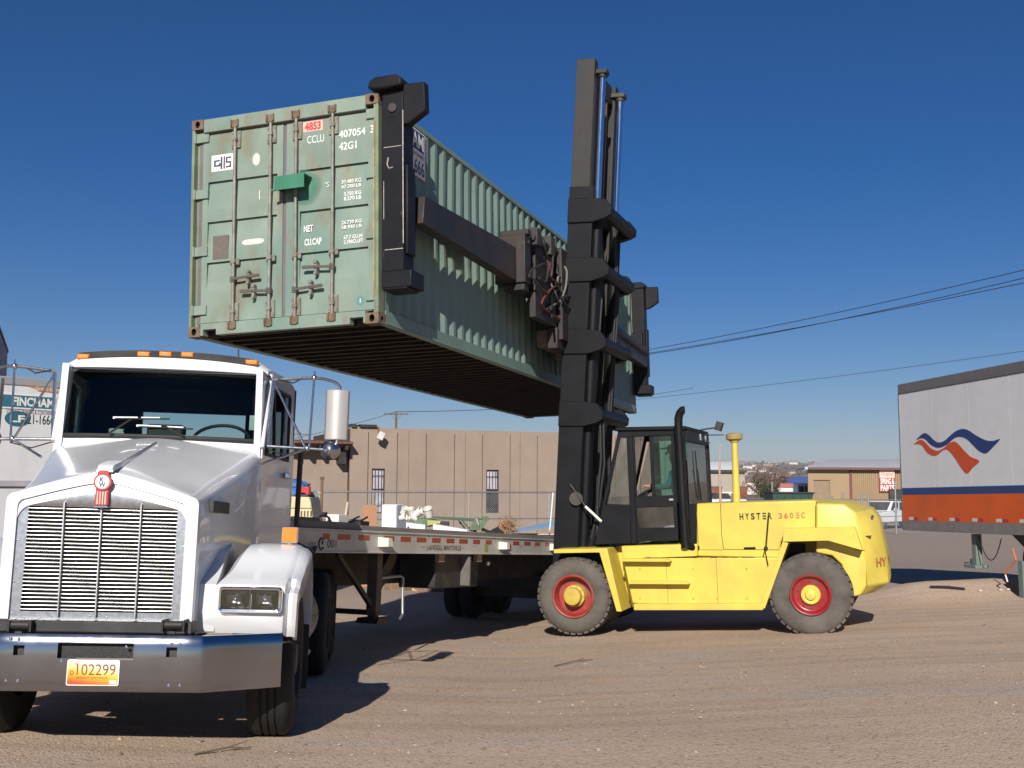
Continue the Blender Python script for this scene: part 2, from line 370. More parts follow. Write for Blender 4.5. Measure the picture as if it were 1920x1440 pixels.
# loose stones: nobody could count them
st = MB(); rs = random.Random(11)
def stone(x, y, s):
    z = gz(x, y); a = [s*rs.uniform(.6, 1.2) for _ in range(6)]; t = rs.uniform(0, 6.28)
    c, d = math.cos(t), math.sin(t)
    P = [(a[0], 0, 0), (-a[1], 0, 0), (0, a[2], 0), (0, -a[3], 0), (0, 0, a[4]*.65), (0, 0, -a[5]*.4)]
    st.add([(x+px*c-py*d, y+px*d+py*c, z+.2*s+pz) for px, py, pz in P], [(0,2,4),(2,1,4),(1,3,4),(3,0,4),(2,0,5),(1,2,5),(3,1,5),(0,3,5)], rs.choice((0, 0, 1, 1, 2)))
cl = [(rs.uniform(-4, 8), rs.uniform(4.5, 16), rs.uniform(.3, 1.1)) for _ in range(34)]
cl += [(1.2, 8.9, 1.0), (2.6, 8.6, .8), (3.3, 9.4, .7), (-.2, 9.0, .6), (4.5, 7.6, .9), (1.9, 7.0, .7)]
for cx, cy, cr in cl:
    for _ in range(int(38*cr)):
        a = rs.gauss(cx, cr*1.1); b = rs.gauss(cy, cr*.45)
        if b > 3.5: stone(a, b, min(.022, .004+rs.expovariate(1/.004)))
for _ in range(1500):
    b = rs.uniform(4, 18); a = rs.uniform(-5, 9)
    stone(a, b, min(.02, .004+rs.expovariate(1/.0035)))
sm = [pmat("stone tan", (.44, .34, .26), .9, nv=.2, ns=20), pmat("stone grey", (.38, .34, .31), .9, nv=.2, ns=20), pmat("stone dark", (.15, .12, .10), .9, nv=.2, ns=20)]
so_ = st.build("gravel_stones", sm, fix=False, smooth=False); tag(so_, "loose tan and grey gravel stones scattered over the dirt yard", "gravel", kind="stuff")

# ================================================================== concrete building behind the fence
BB = Frame(at(690, 945, 48.0), rotf(R(-20), 0, 0))
def bx(px, py=880): return BB.on(px, py, 1, 0)[0]
def bz(py, px=850): return BB.on(px, py, 1, 0)[2]
wallm = pmat("tan concrete", (.275, .215, .172), .9, nv=.07, ns=1.2, dirt=(.235, .178, .140), da=.5, ds=.6, stretch=(1, 1, .25), dirt2=(.31, .235, .19), d2a=.4, d2s=5, bump=.5, bs=25)
bld = thing("concrete_building", BB.mat(), "tan concrete building with dark vertical joints and a tiled eave, behind the flatbed", "building")
grooves = [690, 744.7, 799, 852, 904.5, 956.5, 1007.5, 1057, 1106, 1154, 1201, 1247]
xl, xr = bx(656), bx(1292)
zb = -2.75 + 0; zt = bz(806); zg = bz(814); zwt, zwb = bz(880), bz(962)
xc = [xl]; gset = []
marks = sorted([(bx(q)-.017, bx(q)+.017, 'g') for q in grooves] + [(bx(697.5), bx(722), 'w'), (bx(912), bx(935.5), 'w')])
for a, b, k in marks:
    xc += [a, b]; gset.append((len(xc)-2, k))
xc.append(xr)
zc = [zb, zwb, zwt, zg, zt]
skip = set()
for i, k in gset:
    if k == 'g': skip |= {(i, 0), (i, 1), (i, 2)}
    else: skip |= {(i, 1)}
MB().sheet(xc, zc, skip, lambda x, z: (x, 0, z), (0, .16, 0)).build("wall", wallm, bld)
b = MB().box(xl, xr, .17, 9, zb, zt-.05).build("core_wall", pmat("joint filler", (.06, .035, .028), .9, nv=.2), bld)
for i, (q0, q1) in enumerate(((697.5, 722), (912, 935.5))):
    x0, x1 = bx(q0), bx(q1)
    fr = MB(); fr.box(x0, x0+.05, .06, .14, zwb, zwt); fr.box(x1-.05, x1, .06, .14, zwb, zwt); fr.box(x0+.05, x1-.05, .06, .14, zwt-.06, zwt); fr.box(x0+.05, x1-.05, .06, .14, zwb, zwb+.06)
    fr.box(x0+.05, x1-.05, .062, .138, (zwt+zwb)/2+.05, (zwt+zwb)/2+.10)
    wn = fr.build("window", M['dark'], bld)
    MB().box(x0+.05, x1-.05, .10, .11, (zwt+zwb)/2+.1 if i else zwb+.06, zwt-.06).build("pane", pmat("window curtain", (.42, .40, .44), .3, nv=.25, ns=4), wn)
    if i: MB().box(x0+.05, x1-.05, .10, .11, zwb+.06, (zwt+zwb)/2+.05).build("pane", pmat("dark pane", (.05, .055, .06), .2, nv=.3), wn)
    br = MB()
    for k in range(1, 4): br.cyl((x0+(x1-x0)*k/4, .02, zwb+.02), (x0+(x1-x0)*k/4, .02, zwt-.02), .011, n=6)
    for z in (zwb+.35, (zwb+zwt)/2, zwt-.3): br.box(x0, x1, .01, .03, z-.012, z+.012)
    br.build("bars", M['dark'], wn)
cap = MB().box(bx(657), bx(666), -.12, .6, zt+.02, zt+.16).box(bx(672), bx(703), -.16, .6, zt+.04, zt+.14).build("parapet_cap", M['dark'], bld)
MB().box(bx(656), bx(712), -.0, .5, zt-.01, zt+.05).build("parapet", wallm, bld)
fl = MB(); x0 = bx(704); z0 = bz(803); fl.bar((x0, -.02, z0+.05), (x0, -.45, z0-.1), .05, .05); fl.bar((x0, -.45, z0-.1), (x0+.04, -.45, z0-.42), .05, .05)
fo = fl.build("lamp_arm", pmat("rust arm", (.22, .1, .05), .8), bld)
MB().obox((x0+.10, -.46, z0-.42), (.26, .24, .34), Matrix.Rotation(R(25), 3, 'Y')).build("flood_lamp", pmat("lamp housing", (.55, .55, .55), .4), bld, bevel=.02)
stn = pmat("rust brown joint", (.20, .11, .06), .9, nv=.3, ns=3)
for q in (766, 872.5, 975, 1080):
    MB().box(bx(q)-.012, bx(q)+.012, -.006, -.0005, zb, zg+.1).build("rust_joint", stn, bld)
MB().cyl((bx(735), -.06, zb), (bx(735), -.06, zb+1.6), .04, n=8).build("conduit", M['steel'], bld); MB().box(bx(731), bx(739), -.10, -.001, zb+1.6, zb+2.1).build("meter_box", M['steel'], bld)
# tiled eave of the lower wing
e0, e1 = bx(440), xl-.02; ez0, ez1 = bz(826), bz(846)
MB().box(e0, e1, .35, 8, zb, ez1).build("wing_wall", wallm, bld)
tile = pmat("red clay tile", (.14, .062, .045), .8, nv=.3, ns=9, bump=.6, bs=12)
MB().prism([(-.75, ez1+.22), (-.75, ez1+.30), (.9, ez0-.05), (2.2, ez0-.05), (2.2, ez1+.02), (.3, ez1+.02)], 0, e0, e1).build("tiled_roof", tile, bld)
vg = MB()
for k in range(16):
    x = e1-.25-k*.55
    if x > e0: vg.box(x-.07, x+.07, -.62, .34, ez1-.04, ez1+.16)
vg.build("roof_beams", M['dark'], bld)
MB().box(e1-.5, e1-.2, -.25, .34, bz(872), bz(851)).build("wall_lamp", M['dark'], bld)

# ================================================================== chain-link fence in front of it
FB_ = Frame(at(690, 922, 41.0), rotf(R(-20), 0, 0))
fence = thing("chain_link_fence", FB_.mat(), "grey chain link fence with a top rail in front of the tan concrete building", "fence")
ftop = 0.0; fbot = -2.3
MB().cyl((-9, 0, ftop), (9, 0, ftop), .03, n=8).build("rail", M['steel'], fence)
MB().cyl((-9, 0, -1.0), (9, 0, -1.0), .02, n=6).build("rail", M['steel'], fence)
for k in range(7):
    x = FB_.on([597, 700, 880, 1030, 1130, 430, 1200][k], 930, 1, 0)[0]
    MB().cyl((x, .03, fbot), (x, .03, ftop+.06), .035, n=8).build("post", M['steel'], fence)
def meshmat():
    m = bpy.data.materials.new("wire mesh"); m.use_nodes = True; nt = m.node_tree; L = nt.links.new; p = nt.nodes["Principled BSDF"]
    p.inputs["Base Color"].default_value = (.35, .36, .36, 1); p.inputs["Metallic"].default_value = .6; p.inputs["Roughness"].default_value = .5
    tc = _n(nt, "ShaderNodeTexCoord"); ad = None
    for sg in (1, -1):
        mp = _n(nt, "ShaderNodeMapping"); mp.inputs["Rotation"].default_value = (0, sg*R(45), 0); L(tc.outputs["Object"], mp.inputs[0])
        sp = _n(nt, "ShaderNodeSeparateXYZ"); L(mp.outputs[0], sp.inputs[0])
        q = _n(nt, "ShaderNodeMath", operation='MODULO'); L(sp.outputs[0], q.inputs[0]); q.inputs[1].default_value = .055
        ab = _n(nt, "ShaderNodeMath", operation='ABSOLUTE'); L(q.outputs[0], ab.inputs[0])
        l = _n(nt, "ShaderNodeMath", operation='LESS_THAN'); L(ab.outputs[0], l.inputs[0]); l.inputs[1].default_value = .0042
        if ad is None: ad = l.outputs[0]
        else:
            mx = _n(nt, "ShaderNodeMath", operation='MAXIMUM'); L(ad, mx.inputs[0]); L(l.outputs[0], mx.inputs[1]); ad = mx.outputs[0]
    L(ad, p.inputs["Alpha"]); return m
MESH = meshmat()
MB().quad((-9, .06, fbot), (9, .06, fbot), (9, .06, ftop), (-9, .06, ftop)).build("wire_mesh", MESH, fence)

# ================================================================== utility poles and overhead lines
wood = pmat("pole wood", (.13, .095, .07), .85, nv=.2, ns=6, stretch=(1, 1, .1))
def pole(px, pytop, Y, label, arm=1.2):
    P = at(px, pytop, Y); o = thing("utility_pole", mloc(P[0], P[1], gz(P[0], P[1])-.1), label, "utility pole", "utility poles")
    h = P[2]-gz(P[0], P[1])
    MB().cyl((0, 0, 0), (0, 0, h+.1), .16, .11, 10).build("mast", wood, o)
    a = MB().box(-arm, arm, -.16, -.06, h-.25, h-.12); a.bar((-.6, -.1, h-.2), (0, -.1, h-.9), .04, .04); a.bar((.6, -.1, h-.2), (0, -.1, h-.9), .04, .04); a.build("crossarm", wood, o)
    ins = MB()
    for x in (-arm+.1, -arm/2, arm/2, arm-.1): ins.cyl((x, -.11, h-.12), (x, -.11, h+.06), .05, .03, 8)
    ins.build("insulators", M['steel'], o)
    return P
pole(743, 771, 110, "wooden utility pole with one crossarm above the tan building roof")
pole(563, 811, 170, "small far utility pole with crossarm between truck cab and mirror", 1.6)
def wire(p, q, sag, label, r=.016):
    p = Vector(p); q = Vector(q); pts = [p.lerp(q, t) - Vector((0, 0, sag*4*t*(1-t))) for t in np.linspace(0, 1, 25)]
    tag(MB().tube([tuple(v) for v in pts], r, 5).build("overhead_wire", M['rubber'], fix=False), label, "wire", "overhead power lines")
wire(at(1000, 689, 75), at(2300, 412, 40), .5, "upper strand of the close pair of power lines right of the mast", .018)
wire(at(1000, 691, 75.5), at(2300, 425, 40), .7, "lower strand of the close pair of power lines right of the mast", .018)
wire(at(1000, 693, 75), at(2300, 448, 40), .4, "single power line running just below the close pair at right", .018)
wire(at(1100, 758, 90), at(2300, 602, 55), .3, "thin lowest power line above the yellow forklift and orange trailer", .014)
wire(at(743, 772, 110), at(1300, 727, 160), .8, "power line from the crossarm pole to the right under the container", .03)
wire(at(743, 772, 110), at(300, 864, 90), .5, "power line dropping left from the crossarm pole", .02)

# ================================================================== tan metal shop and yard things far right
SH = Frame(at(1515, 950, 88.0), rotf(R(4), 0, 0))
shop = thing("metal_shop", SH.mat(), "low tan metal workshop with roller door and red sign at right", "building")
def sq(px, py, v=0.): return SH.on(px, py, 1, v)
tanm = pmat("tan sheet metal", (.31, .21, .115), .6, nv=.05, ns=.8, dirt=(.26, .185, .11), da=.4, ds=.5)
z0 = -1.5; zE = sq(1520, 880)[2]; xa = sq(1515, 900)[0]; xm = sq(1595, 900)[0]; xe = sq(1760, 900)[0]
ridge = sq(1690, 862)[2]
dx0, dx1, dz1 = sq(1525.5, 900)[0], sq(1556, 900)[0], sq(1540, 900)[2]
MB().sheet([xa, dx0, dx1, xm], [z0, dz1, zE], {(1, 0)}, lambda x, z: (x, 0, z), (0, .2, 0)).build("wall", tanm, shop)
MB().box(dx0, dx1, .12, .19, z0, dz1).build("roller_door", pmat("tan door", (.24, .17, .105), .6), shop)
cr = MB(); n = 44
prof = []
for i in range(n):
    x = xm + (xe-xm)*i/n; w = (xe-xm)/n
    prof += [(x, 0), (x+w*.45, 0), (x+w*.55, -.08), (x+w*.9, -.08)]
prof.append((xe, 0)); k = len(prof)
cr.add([(x, y, z0) for x, y in prof] + [(x, y, zE) for x, y in prof], [(i, i+1, k+i+1, k+i) for i in range(k-1)])
cr.build("corrugated_wall", tanm, shop, fix=False)
MB().add([(xa-.3, -.45, zE+.16), (xe, -.45, zE+.16), (xe, 4, ridge+.16), (xa+2.8, 4, ridge+.10), (xa+.6, 8, zE+.16), (xe, 8, zE+.16), (xa-.3, -.45, zE), (xe, -.45, zE), (xa+.6, 8, zE)], [(0, 1, 2, 3), (0, 3, 4), (3, 2, 5, 4), (6, 7, 1, 0), (8, 6, 0, 4)]).build("roof", pmat("pale metal roof", (.50, .49, .50), .5, nv=.06), shop)
MB().box(xm-.10, xm+.10, -.1, -.02, z0, zE).build("downpipe", pmat("maroon trim", (.16, .04, .04), .6), shop)
MB().box(xa-.08, xe, -.55, -.46, zE-.02, zE+.16).build("gutter", pmat("brown gutter", (.12, .06, .05), .6), shop)
s0, s1 = sq(1647, 880), sq(1677, 922)
sg = MB().box(s0[0], s1[0], -.22, -.12, s1[2], s0[2]).build("shop_sign", pmat("red sign", (.33, .05, .05), .5), shop)
zsplit = sq(1660, 896)[2]
MB().box(s0[0]+.02, s1[0]-.02, -.235, -.22, zsplit, s0[2]-.02).build("sign_panel", pmat("pale sign panel", (.66, .50, .44), .6, nv=.1), sg)
text(sg, "Original", pmat("sign red ink", (.45, .12, .08), .6), (s0[0]+.12, -.236, zsplit+.12), (1, 0, 0), (0, 0, 1), .32, (s1[0]-s0[0])*.8, lift=.01)
text(sg, "SPRING &", M['paper'], (s0[0]+.08, -.222, s1[2]+.58), (1, 0, 0), (0, 0, 1), .46, (s1[0]-s0[0])*.88, bold=.03, lift=.01)
text(sg, "PARTS", M['paper'], (s0[0]+.08, -.222, s1[2]+.06), (1, 0, 0), (0, 0, 1), .46, (s1[0]-s0[0])*.88, bold=.03, lift=.01)
# gravel skirts of the far yard: fence on the right
FR = Frame(at(1448, 905, 62.0), rotf(R(0), 0, 0))
fence2 = thing("chain_link_fence", FR.mat(), "far chain link fence with a pale post beside the dark green bin", "fence")
MB().cyl((-4, 0, -.9), (14, 0, -.9), .03, n=6).build("rail", M['steel'], fence2)
for px, top in ((1448, .05), (1560, -.7), (1580, -.5), (1616, -.55), (1628, -.55), (1679, .1), (1372, -.6)):
    x = FR.on(px, 930, 1, 0)[0]
    MB().cyl((x, 0, -2.75), (x, 0, top), .055, n=8).build("post", M['steel'], fence2)
MB().quad((-4, .05, -2.75), (14, .05, -2.75), (14, .05, -.9), (-4, .05, -.9)).build("wire_mesh", MESH, fence2)
# dark gate screen beside the white truck
P0 = at(1668, 917, 71); P1 = at(1720, 980, 71)
tag(MB().box(P0[0], P1[0]+2, 71, 71.25, P1[2], P0[2]).build("dark_screen", M['dark'], bevel=.02), "dark screened yard gate between white off-roader and orange trailer", "gate")
# green bin
P0 = at(1449, 925, 57); P1 = at(1526, 925, 57)
gb = thing("waste_bin", mloc(P0[0], 57, gz(P0[0], 57)), "long dark green waste bin just behind the yellow engine cover", "bin")
hz = P0[2]-gz(P0[0], 57); w = P1[0]-P0[0]
gmt = pmat("bin green", (.008, .045, .03), .5, nv=.15)
MB().prism([(0, .3), (w-.55, .3), (w, hz), (0, hz)], 1, 0, 2).build("tub", gmt, gb, bevel=.02)
ri = MB()
for k in range(5): ri.box(.2+k*.4, .3+k*.4, -.06, -.002, .35, hz-.1)
ri.build("ribs", gmt, gb); MB().box(-.05, w+.04, -.07, 2.07, hz+.002, hz+.07).build("rim", M['dark'], gb)

def simple_box_thing(name, px0, py0, px1, py1, Y, dep, m, label, cat, zfoot=None):
    a = at(px0, py0, Y); b_ = at(px1, py1, Y); gzz = gz(a[0], Y)
    return a[0], b_[0], a[2], b_[2]
# grey building with white roof
a = at(1318, 881, 120); b_ = at(1397, 916, 120)
gbld = thing("grey_building", mloc(a[0], 120, gz(a[0], 120)-.3), "low grey building with flat white roof behind the cab", "building")
w = b_[0]-a[0]; h = a[2]-gz(a[0], 120)+.3
MB().box(0, w, 0, 8, 0, h-.3).build("wall", pmat("grey wall", (.34, .30, .26), .8, nv=.06, ns=.5), gbld)
MB().box(-.15, w+.15, -.3, 8.2, h-.28, h).build("fascia", M['dark'], gbld)
MB().prism([(-.1, h+.02), (4, h+1.0), (8.1, h+.02)], 0, -.1, w*.86).build("roof", pmat("white roof", (.70, .70, .72), .6, nv=.05), gbld)
MB().box(w*.35, w*.82, -.06, -.01, 0, h*.5).build("cladding", pmat("cream cladding", (.62, .57, .47), .7, nv=.06), gbld)
# blue trailer, red-white trailer, pale tractor
a = at(1470, 893, 150); b_ = at(1530, 908, 150); zg_ = gz(a[0], 150)
bt = thing("blue_trailer", mloc(a[0], 150, zg_), "blue box trailer left of the tan workshop", "trailer"); w = 10.; hh = a[2]-zg_
MB().box(0, w, 0, 2.5, 1.1, hh).build("box", pmat("blue panel", (.022, .05, .20), .5, nv=.1, ns=2, stretch=(6, 1, .2)), bt, bevel=.04)
MB().box(.4, w-.4, .2, 2.3, .75, 1.09).build("chassis", M['dark'], bt)
for x in (1.4, 2.6, 8.6): MB().cyl((x, .1, .5), (x, .4, .5), .5, n=18).build("wheel", M['tyre'], bt)
a = at(1457, 909, 100); zg_ = gz(a[0], 100)
rt = thing("parked_bus", mloc(a[0], 100, zg_), "low white vehicle with a red roof band left of the tan workshop", "bus"); w = 2.35; hh = a[2]-zg_
MB().box(0, w, 0, 2.2, .5, hh-.25).build("body", pmat("white body", (.66, .62, .62), .5, nv=.06), rt, bevel=.06)
MB().prism([(-.05, hh-.24), (w+.05, hh-.24), (w-.3, hh+.12), (.35, hh+.12)], 1, -.05, 2.25).build("roof", pmat("red roof", (.36, .12, .09), .6, nv=.1), rt)
ar = MB()
for x in (.7, w-.35): ar.cyl((x, -.02, .45), (x, .25, .45), .42, n=16)
ar.build("wheels", M['tyre'], rt)
a = at(1497, 906, 96); zg_ = gz(a[0], 96)
tt = thing("parked_tractor_unit", mloc(a[0], 96, zg_), "pale blue tractor unit parked beside the tan workshop wall", "truck"); hh = a[2]-zg_
pb = pmat("pale blue paint", (.42, .56, .62), .4, nv=.06)
MB().box(0, .95, .2, 2.0, .6, hh).build("cab", pb, tt, bevel=.08); MB().box(.08, .5, .17, .195, hh-.75, hh-.25).build("windscreen", M['dark'], tt)
MB().box(.6, .85, .17, .195, hh-.8, hh-.25).build("window", M['dark'], tt)
MB().cyl((.2, .15, .5), (.2, .45, .5), .5, n=18).build("wheel", M['tyre'], tt)
# pickup seen above the engine cover
a = at(1330, 925, 66); zg_ = gz(a[0], 66)
pk = thing("white_pickup", mloc(a[0], 66, zg_), "white pickup truck with dark window band, just behind the forklift intake pole", "pickup"); hh = a[2]-zg_
wp = pmat("pickup white", (.70, .72, .74), .3, nv=.04, coat=.4)
MB().prism([(0, .45), (2.2, .45), (2.2, hh-.35), (1.9, hh-.32), (1.3, hh-.3), (.12, hh-.3)], 1, 0, 1.8).build("body", wp, pk, bevel=.05)
MB().prism([(.05, hh-.29), (1.35, hh-.29), (1.15, hh), (.35, hh)], 1, .1, 1.7).build("cab", M['dark'], pk, bevel=.04)
for x in (.45, 1.75): MB().cyl((x, -.02, .38), (x, .2, .38), .38, n=18).build("wheel", M['tyre'], pk)
MB().box(.62, .70, -.02, -.001, .7, hh-.32).build("door_seam", M['dark'], pk)
# rust-red scrap
for q0, q1, lab in (((1332, 914), (1354, 930), "rust red scrap skip beside the white pickup roof"), ((1387, 914), (1402, 932), "dull red machine box right of the intake pole")):
    a = at(*q0, 74); b_ = at(*q1, 74); zg_ = gz(a[0], 74)
    sk = thing("scrap_skip", mloc(a[0], 74, zg_), lab, "skip", "rusty scrap skips"); w = b_[0]-a[0]; hh = a[2]-zg_
    MB().prism([(.1, .1), (w-.1, .1), (w, hh), (0, hh)], 1, 0, 1.4).build("tub", pmat("rust red", (.20, .075, .055), .8, nv=.25), sk)
    MB().box(-.04, w+.04, -.04, 1.44, hh+.003, hh+.09).build("rim", M['rusty'], sk)
# posts
P0 = at(1349, 832, 58); zg_ = gz(P0[0], 58)
lp = thing("wooden_post", mloc(P0[0], 58, zg_), "tall thin bare wooden post behind the forklift cab", "post"); hh = P0[2]-zg_
pm = MB().tube([(0, 0, 0), (.02, 0, hh*.4), (-.01, 0, hh*.7), (.03, 0, hh)], [.075, .065, .055, .03], 8).build("shaft", pmat("bare wood", (.42, .32, .23), .8, nv=.15), lp)
MB().cyl((0, 0, -.02), (0, 0, .25), .11, n=10).build("base_collar", M['steel'], lp)

# white off-roader
SU = Frame(at(1655, 979, 70.5), rotf(R(-44), 0, 0)); SU.O[2] = gz(SU.O[0], 69) - .02
suv = thing("white_off_roader", SU.mat(), "white two-door off-roader parked beyond the counterweight", "car")
def sp(pts, y0, y1, mm, nm, par=suv, bev=.04): return MB().prism(pts, 1, y0, y1).build(nm, mm, par, bevel=bev)
bod = sp([(-2.3, .45), (1.75, .45), (1.8, .95), (1.72, 1.12), (-.75, 1.10), (-2.25, 1.02), (-2.38, .8)], -.95, .95, wp, "body")
sp([(-.75, 1.11), (1.7, 1.12), (1.55, 1.72), (-.22, 1.72)], -.82, .82, wp, "cabin")
MB().quad((-.735, -.70, 1.17), (-.735, .70, 1.17), (-.285, .70, 1.67), (-.285, -.70, 1.67)).build("windscreen", M['dark'], suv)
MB().quad((-.52, -.826, 1.17), (.45, -.826, 1.17), (.45, -.826, 1.65), (-.20, -.826, 1.65)).build("window", M['dark'], suv)
MB().quad((.6, -.826, 1.17), (1.55, -.826, 1.17), (1.42, -.826, 1.65), (.6, -.826, 1.65)).build("window", M['dark'], suv)
MB().box(-2.0, 1.5, -.957, -.951, .78, .82).build("side_moulding", M['steel'], suv)
MB().box(-.4, -.2, -1.12, -.96, 1.12, 1.30).build("door_mirror", wp, suv, bevel=.02)
MB().box(-2.46, -2.38, -.9, .9, .5, .66).build("bumper", M['chrome'], suv)
for x in (-1.55, 1.15):
    for y in (-.88, .68):
        wh = MB().cyl((x, y, .39), (x, y+.2, .39), .39, n=22).build("wheel", M['tyre'], suv); 
        MB().cyl((x, y-.01, .39), (x, y+.01, .39), .21, n=18).build("rim", M['steel'], wh)

# bare brown tree and green bush
rt_ = random.Random(5)
def tree(px, Y, h, label, leafm, spread, n, leaf, name):
    P = at(px, 905, Y); o = thing(name, mloc(P[0], Y, gz(P[0], Y)), label, "tree")
    br = MB(); tw = []
    br.tube([(0, 0, -.1), (.05, 0, h*.25), (0, .05, h*.45)], [.16, .12, .09], 7)
    for k in range(9):
        a = rt_.uniform(0, 6.28); t = rt_.uniform(.2, .45)*h; e = Vector((math.cos(a)*spread*.6, math.sin(a)*spread*.6, h*rt_.uniform(.55, .85)))
        br.tube([(0, 0, t), tuple(Vector((0, 0, t)).lerp(e, .5)+Vector((0, 0, .1))), tuple(e)], [.07, .045, .02], 5)
        for q in range(5):
            b0 = Vector((0, 0, t)).lerp(e, rt_.uniform(.4, 1)); e2 = b0 + Vector((rt_.gauss(0, .4)*spread, rt_.gauss(0, .4)*spread, rt_.uniform(.05, .3)*h))
            br.tube([tuple(b0), tuple(e2)], [.025, .01], 4); tw.append((b0, e2))
    br.build("trunk", wood, o)
    lv = MB()
    for _ in range(n):
        b0, e2 = rt_.choice(tw); c = b0.lerp(e2, rt_.uniform(.2, 1.1)) + Vector((rt_.gauss(0, .16), rt_.gauss(0, .16), rt_.gauss(0, .14)))*spread*.6
        if c.z < .15: continue
        s = leaf*rt_.uniform(.5, 1.3); d1 = Vector((rt_.gauss(0, 1), rt_.gauss(0, 1), rt_.gauss(0, 1))).normalized(); d2 = d1.orthogonal().normalized()
        lv.quad(c-d1*s, c-d2*s*.35, c+d1*s, c+d2*s*.35, rt_.choice((0, 0, 1)))
    lv.build("crown", leafm, o, fix=False, smooth=False)
brown = [pmat("dry twigs", (.17, .105, .075), .9, nv=.3), pmat("dry twigs dark", (.10, .065, .05), .9, nv=.3)]
greenl = [pmat("dull leaves", (.075, .085, .035), .9, nv=.3), pmat("dull leaves dark", (.045, .05, .025), .9, nv=.3)]
tree(1432, 105, 4.3, "bare brown winter tree behind the green bush", brown, 2.0, 1500, .13, "bare_tree")
tree(1441, 92, 3.0, "dull green bush above the dark green bin", greenl, 1.0, 2200, .11, "green_bush")
tree(1455, 130, 5.0, "bare brown winter tree left of the blue trailer", brown, 2.0, 1200, .13, "bare_tree")

# far town on the rising land: reads as one mass
rc = random.Random(21); ct = MB()
for _ in range(900):
    y = rc.uniform(240, 1) if False else 260+2700*rc.random()**.8; x = y*rc.uniform(.05, .50); z = gz(x, y)-1
    if rc.random() < .42:
        w = rc.uniform(8, 24); h = rc.uniform(3.5, 7); d = rc.uniform(7, 12)
        ct.box(x, x+w, y, y+d, z, z+h, rc.choice((0, 1, 1, 2)))
        ct.prism([(y-.6, z+h), (y+d/2, z+h+rc.uniform(.8, 2.4)), (y+d+.6, z+h)], 0, x-.5, x+w+.5, rc.choice((2, 3, 3)))
    else:
        r_ = rc.uniform(2.5, 6)
        for k in range(7):
            c = (x+rc.gauss(0, r_*.6), y+rc.gauss(0, r_*.5), z+r_*rc.uniform(.3, 1.2)); s = r_*rc.uniform(.3, .7)
            ct.ball(c, s, (1, 1, .8), 6, rc.choice((4, 4, 5)))
cm = [pmat("far wall white", (.62, .58, .52), .8), pmat("far wall tan", (.40, .31, .23), .8), pmat("far wall brown", (.24, .17, .13), .8), pmat("far roof", (.20, .15, .13), .8),
      pmat("far trees brown", (.12, .085, .065), .9), pmat("far trees green", (.07, .075, .045), .9)]
tag(ct.build("distant_town", cm, fix=False, smooth=False), "hazy distant town of pale houses and bare trees on rising land", "town", kind="stuff")
# ================================================================== the lifted container
CON = Frame([-3.7457, 12.833, 3.4436], [[.9422, .3343, -.0208], [-.3333, .9420, .0297], [.0296, -.0210, .9993]])
_q, _ = np.linalg.qr(CON.A); CON.A = _q*np.sign(np.diag(_q.T@CON.A))
CL, CW, CH = 12.192, 2.438, 2.591
con = thing("shipping_container", CON.mat(), "long weathered green shipping container lifted in the air by the forklift", "container")
G = M['green']; GS = M['greenside']
def holed(mb, c, n, a, b, w, h, hw, hh, dep, mi=0, mh=1, k=24):
    # rectangular face w x h centred on c with an oval hole sunk to depth dep
    c = Vector(c); n = Vector(n); a = Vector(a); b = Vector(b); out = []; inn = []
    for i in range(k):
        t = 2*math.pi*(i+.5)/k; ca, sa = math.cos(t), math.sin(t); s = min((w/2)/max(abs(ca), 1e-6), (h/2)/max(abs(sa), 1e-6))
        out.append(c+a*ca*s+b*sa*s); inn.append(c+a*ca*hw+b*sa*hh)
    bot = [p-n*dep for p in inn]
    mb.add(out+inn, [(i, (i+1) % k, k+(i+1) % k, k+i) for i in range(k)], mi)
    mb.add(inn+bot, [(i, (i+1) % k, k+(i+1) % k, k+i) for i in range(k)]+[tuple(range(k, 2*k))], mh)
for sx_ in (0, 1):
    for sy in (0, 1):
        for sz in (0, 1):
            m = MB(); w, l, h = .162, .178, .118
            x0 = 0 if not sx_ else CW-w; y0 = 0 if not sy else CL-l; z0 = 0 if not sz else CH-h
            x1, y1, z1 = x0+w, y0+l, z0+h; xm_, ym_, zm_ = (x0+x1)/2, (y0+y1)/2, (z0+z1)/2
            f = -1 if not sy else 1; ye = y0 if not sy else y1; xe_ = x0 if not sx_ else x1; xi = x1 if not sx_ else x0; yi = y1 if not sy else y0
            holed(m, (xm_, ye, zm_), (0, f, 0), (1, 0, 0), (0, 0, 1), w, h, .032, .042, .09)
            holed(m, (xe_, ym_, zm_), (1 if sx_ else -1, 0, 0), (0, 1, 0), (0, 0, 1), l, h, .034, .026, .06)
            m.quad((x0,y0,z0),(x0,y1,z0),(x1,y1,z0),(x1,y0,z0)); m.quad((x0,y0,z1),(x1,y0,z1),(x1,y1,z1),(x0,y1,z1))
            m.quad((xi,y0,z0),(xi,y1,z0),(xi,y1,z1),(xi,y0,z1)); m.quad((x0,yi,z0),(x1,yi,z0),(x1,yi,z1),(x0,yi,z1))
            m.build("corner_casting", [M['rusty'], M['under']], con)
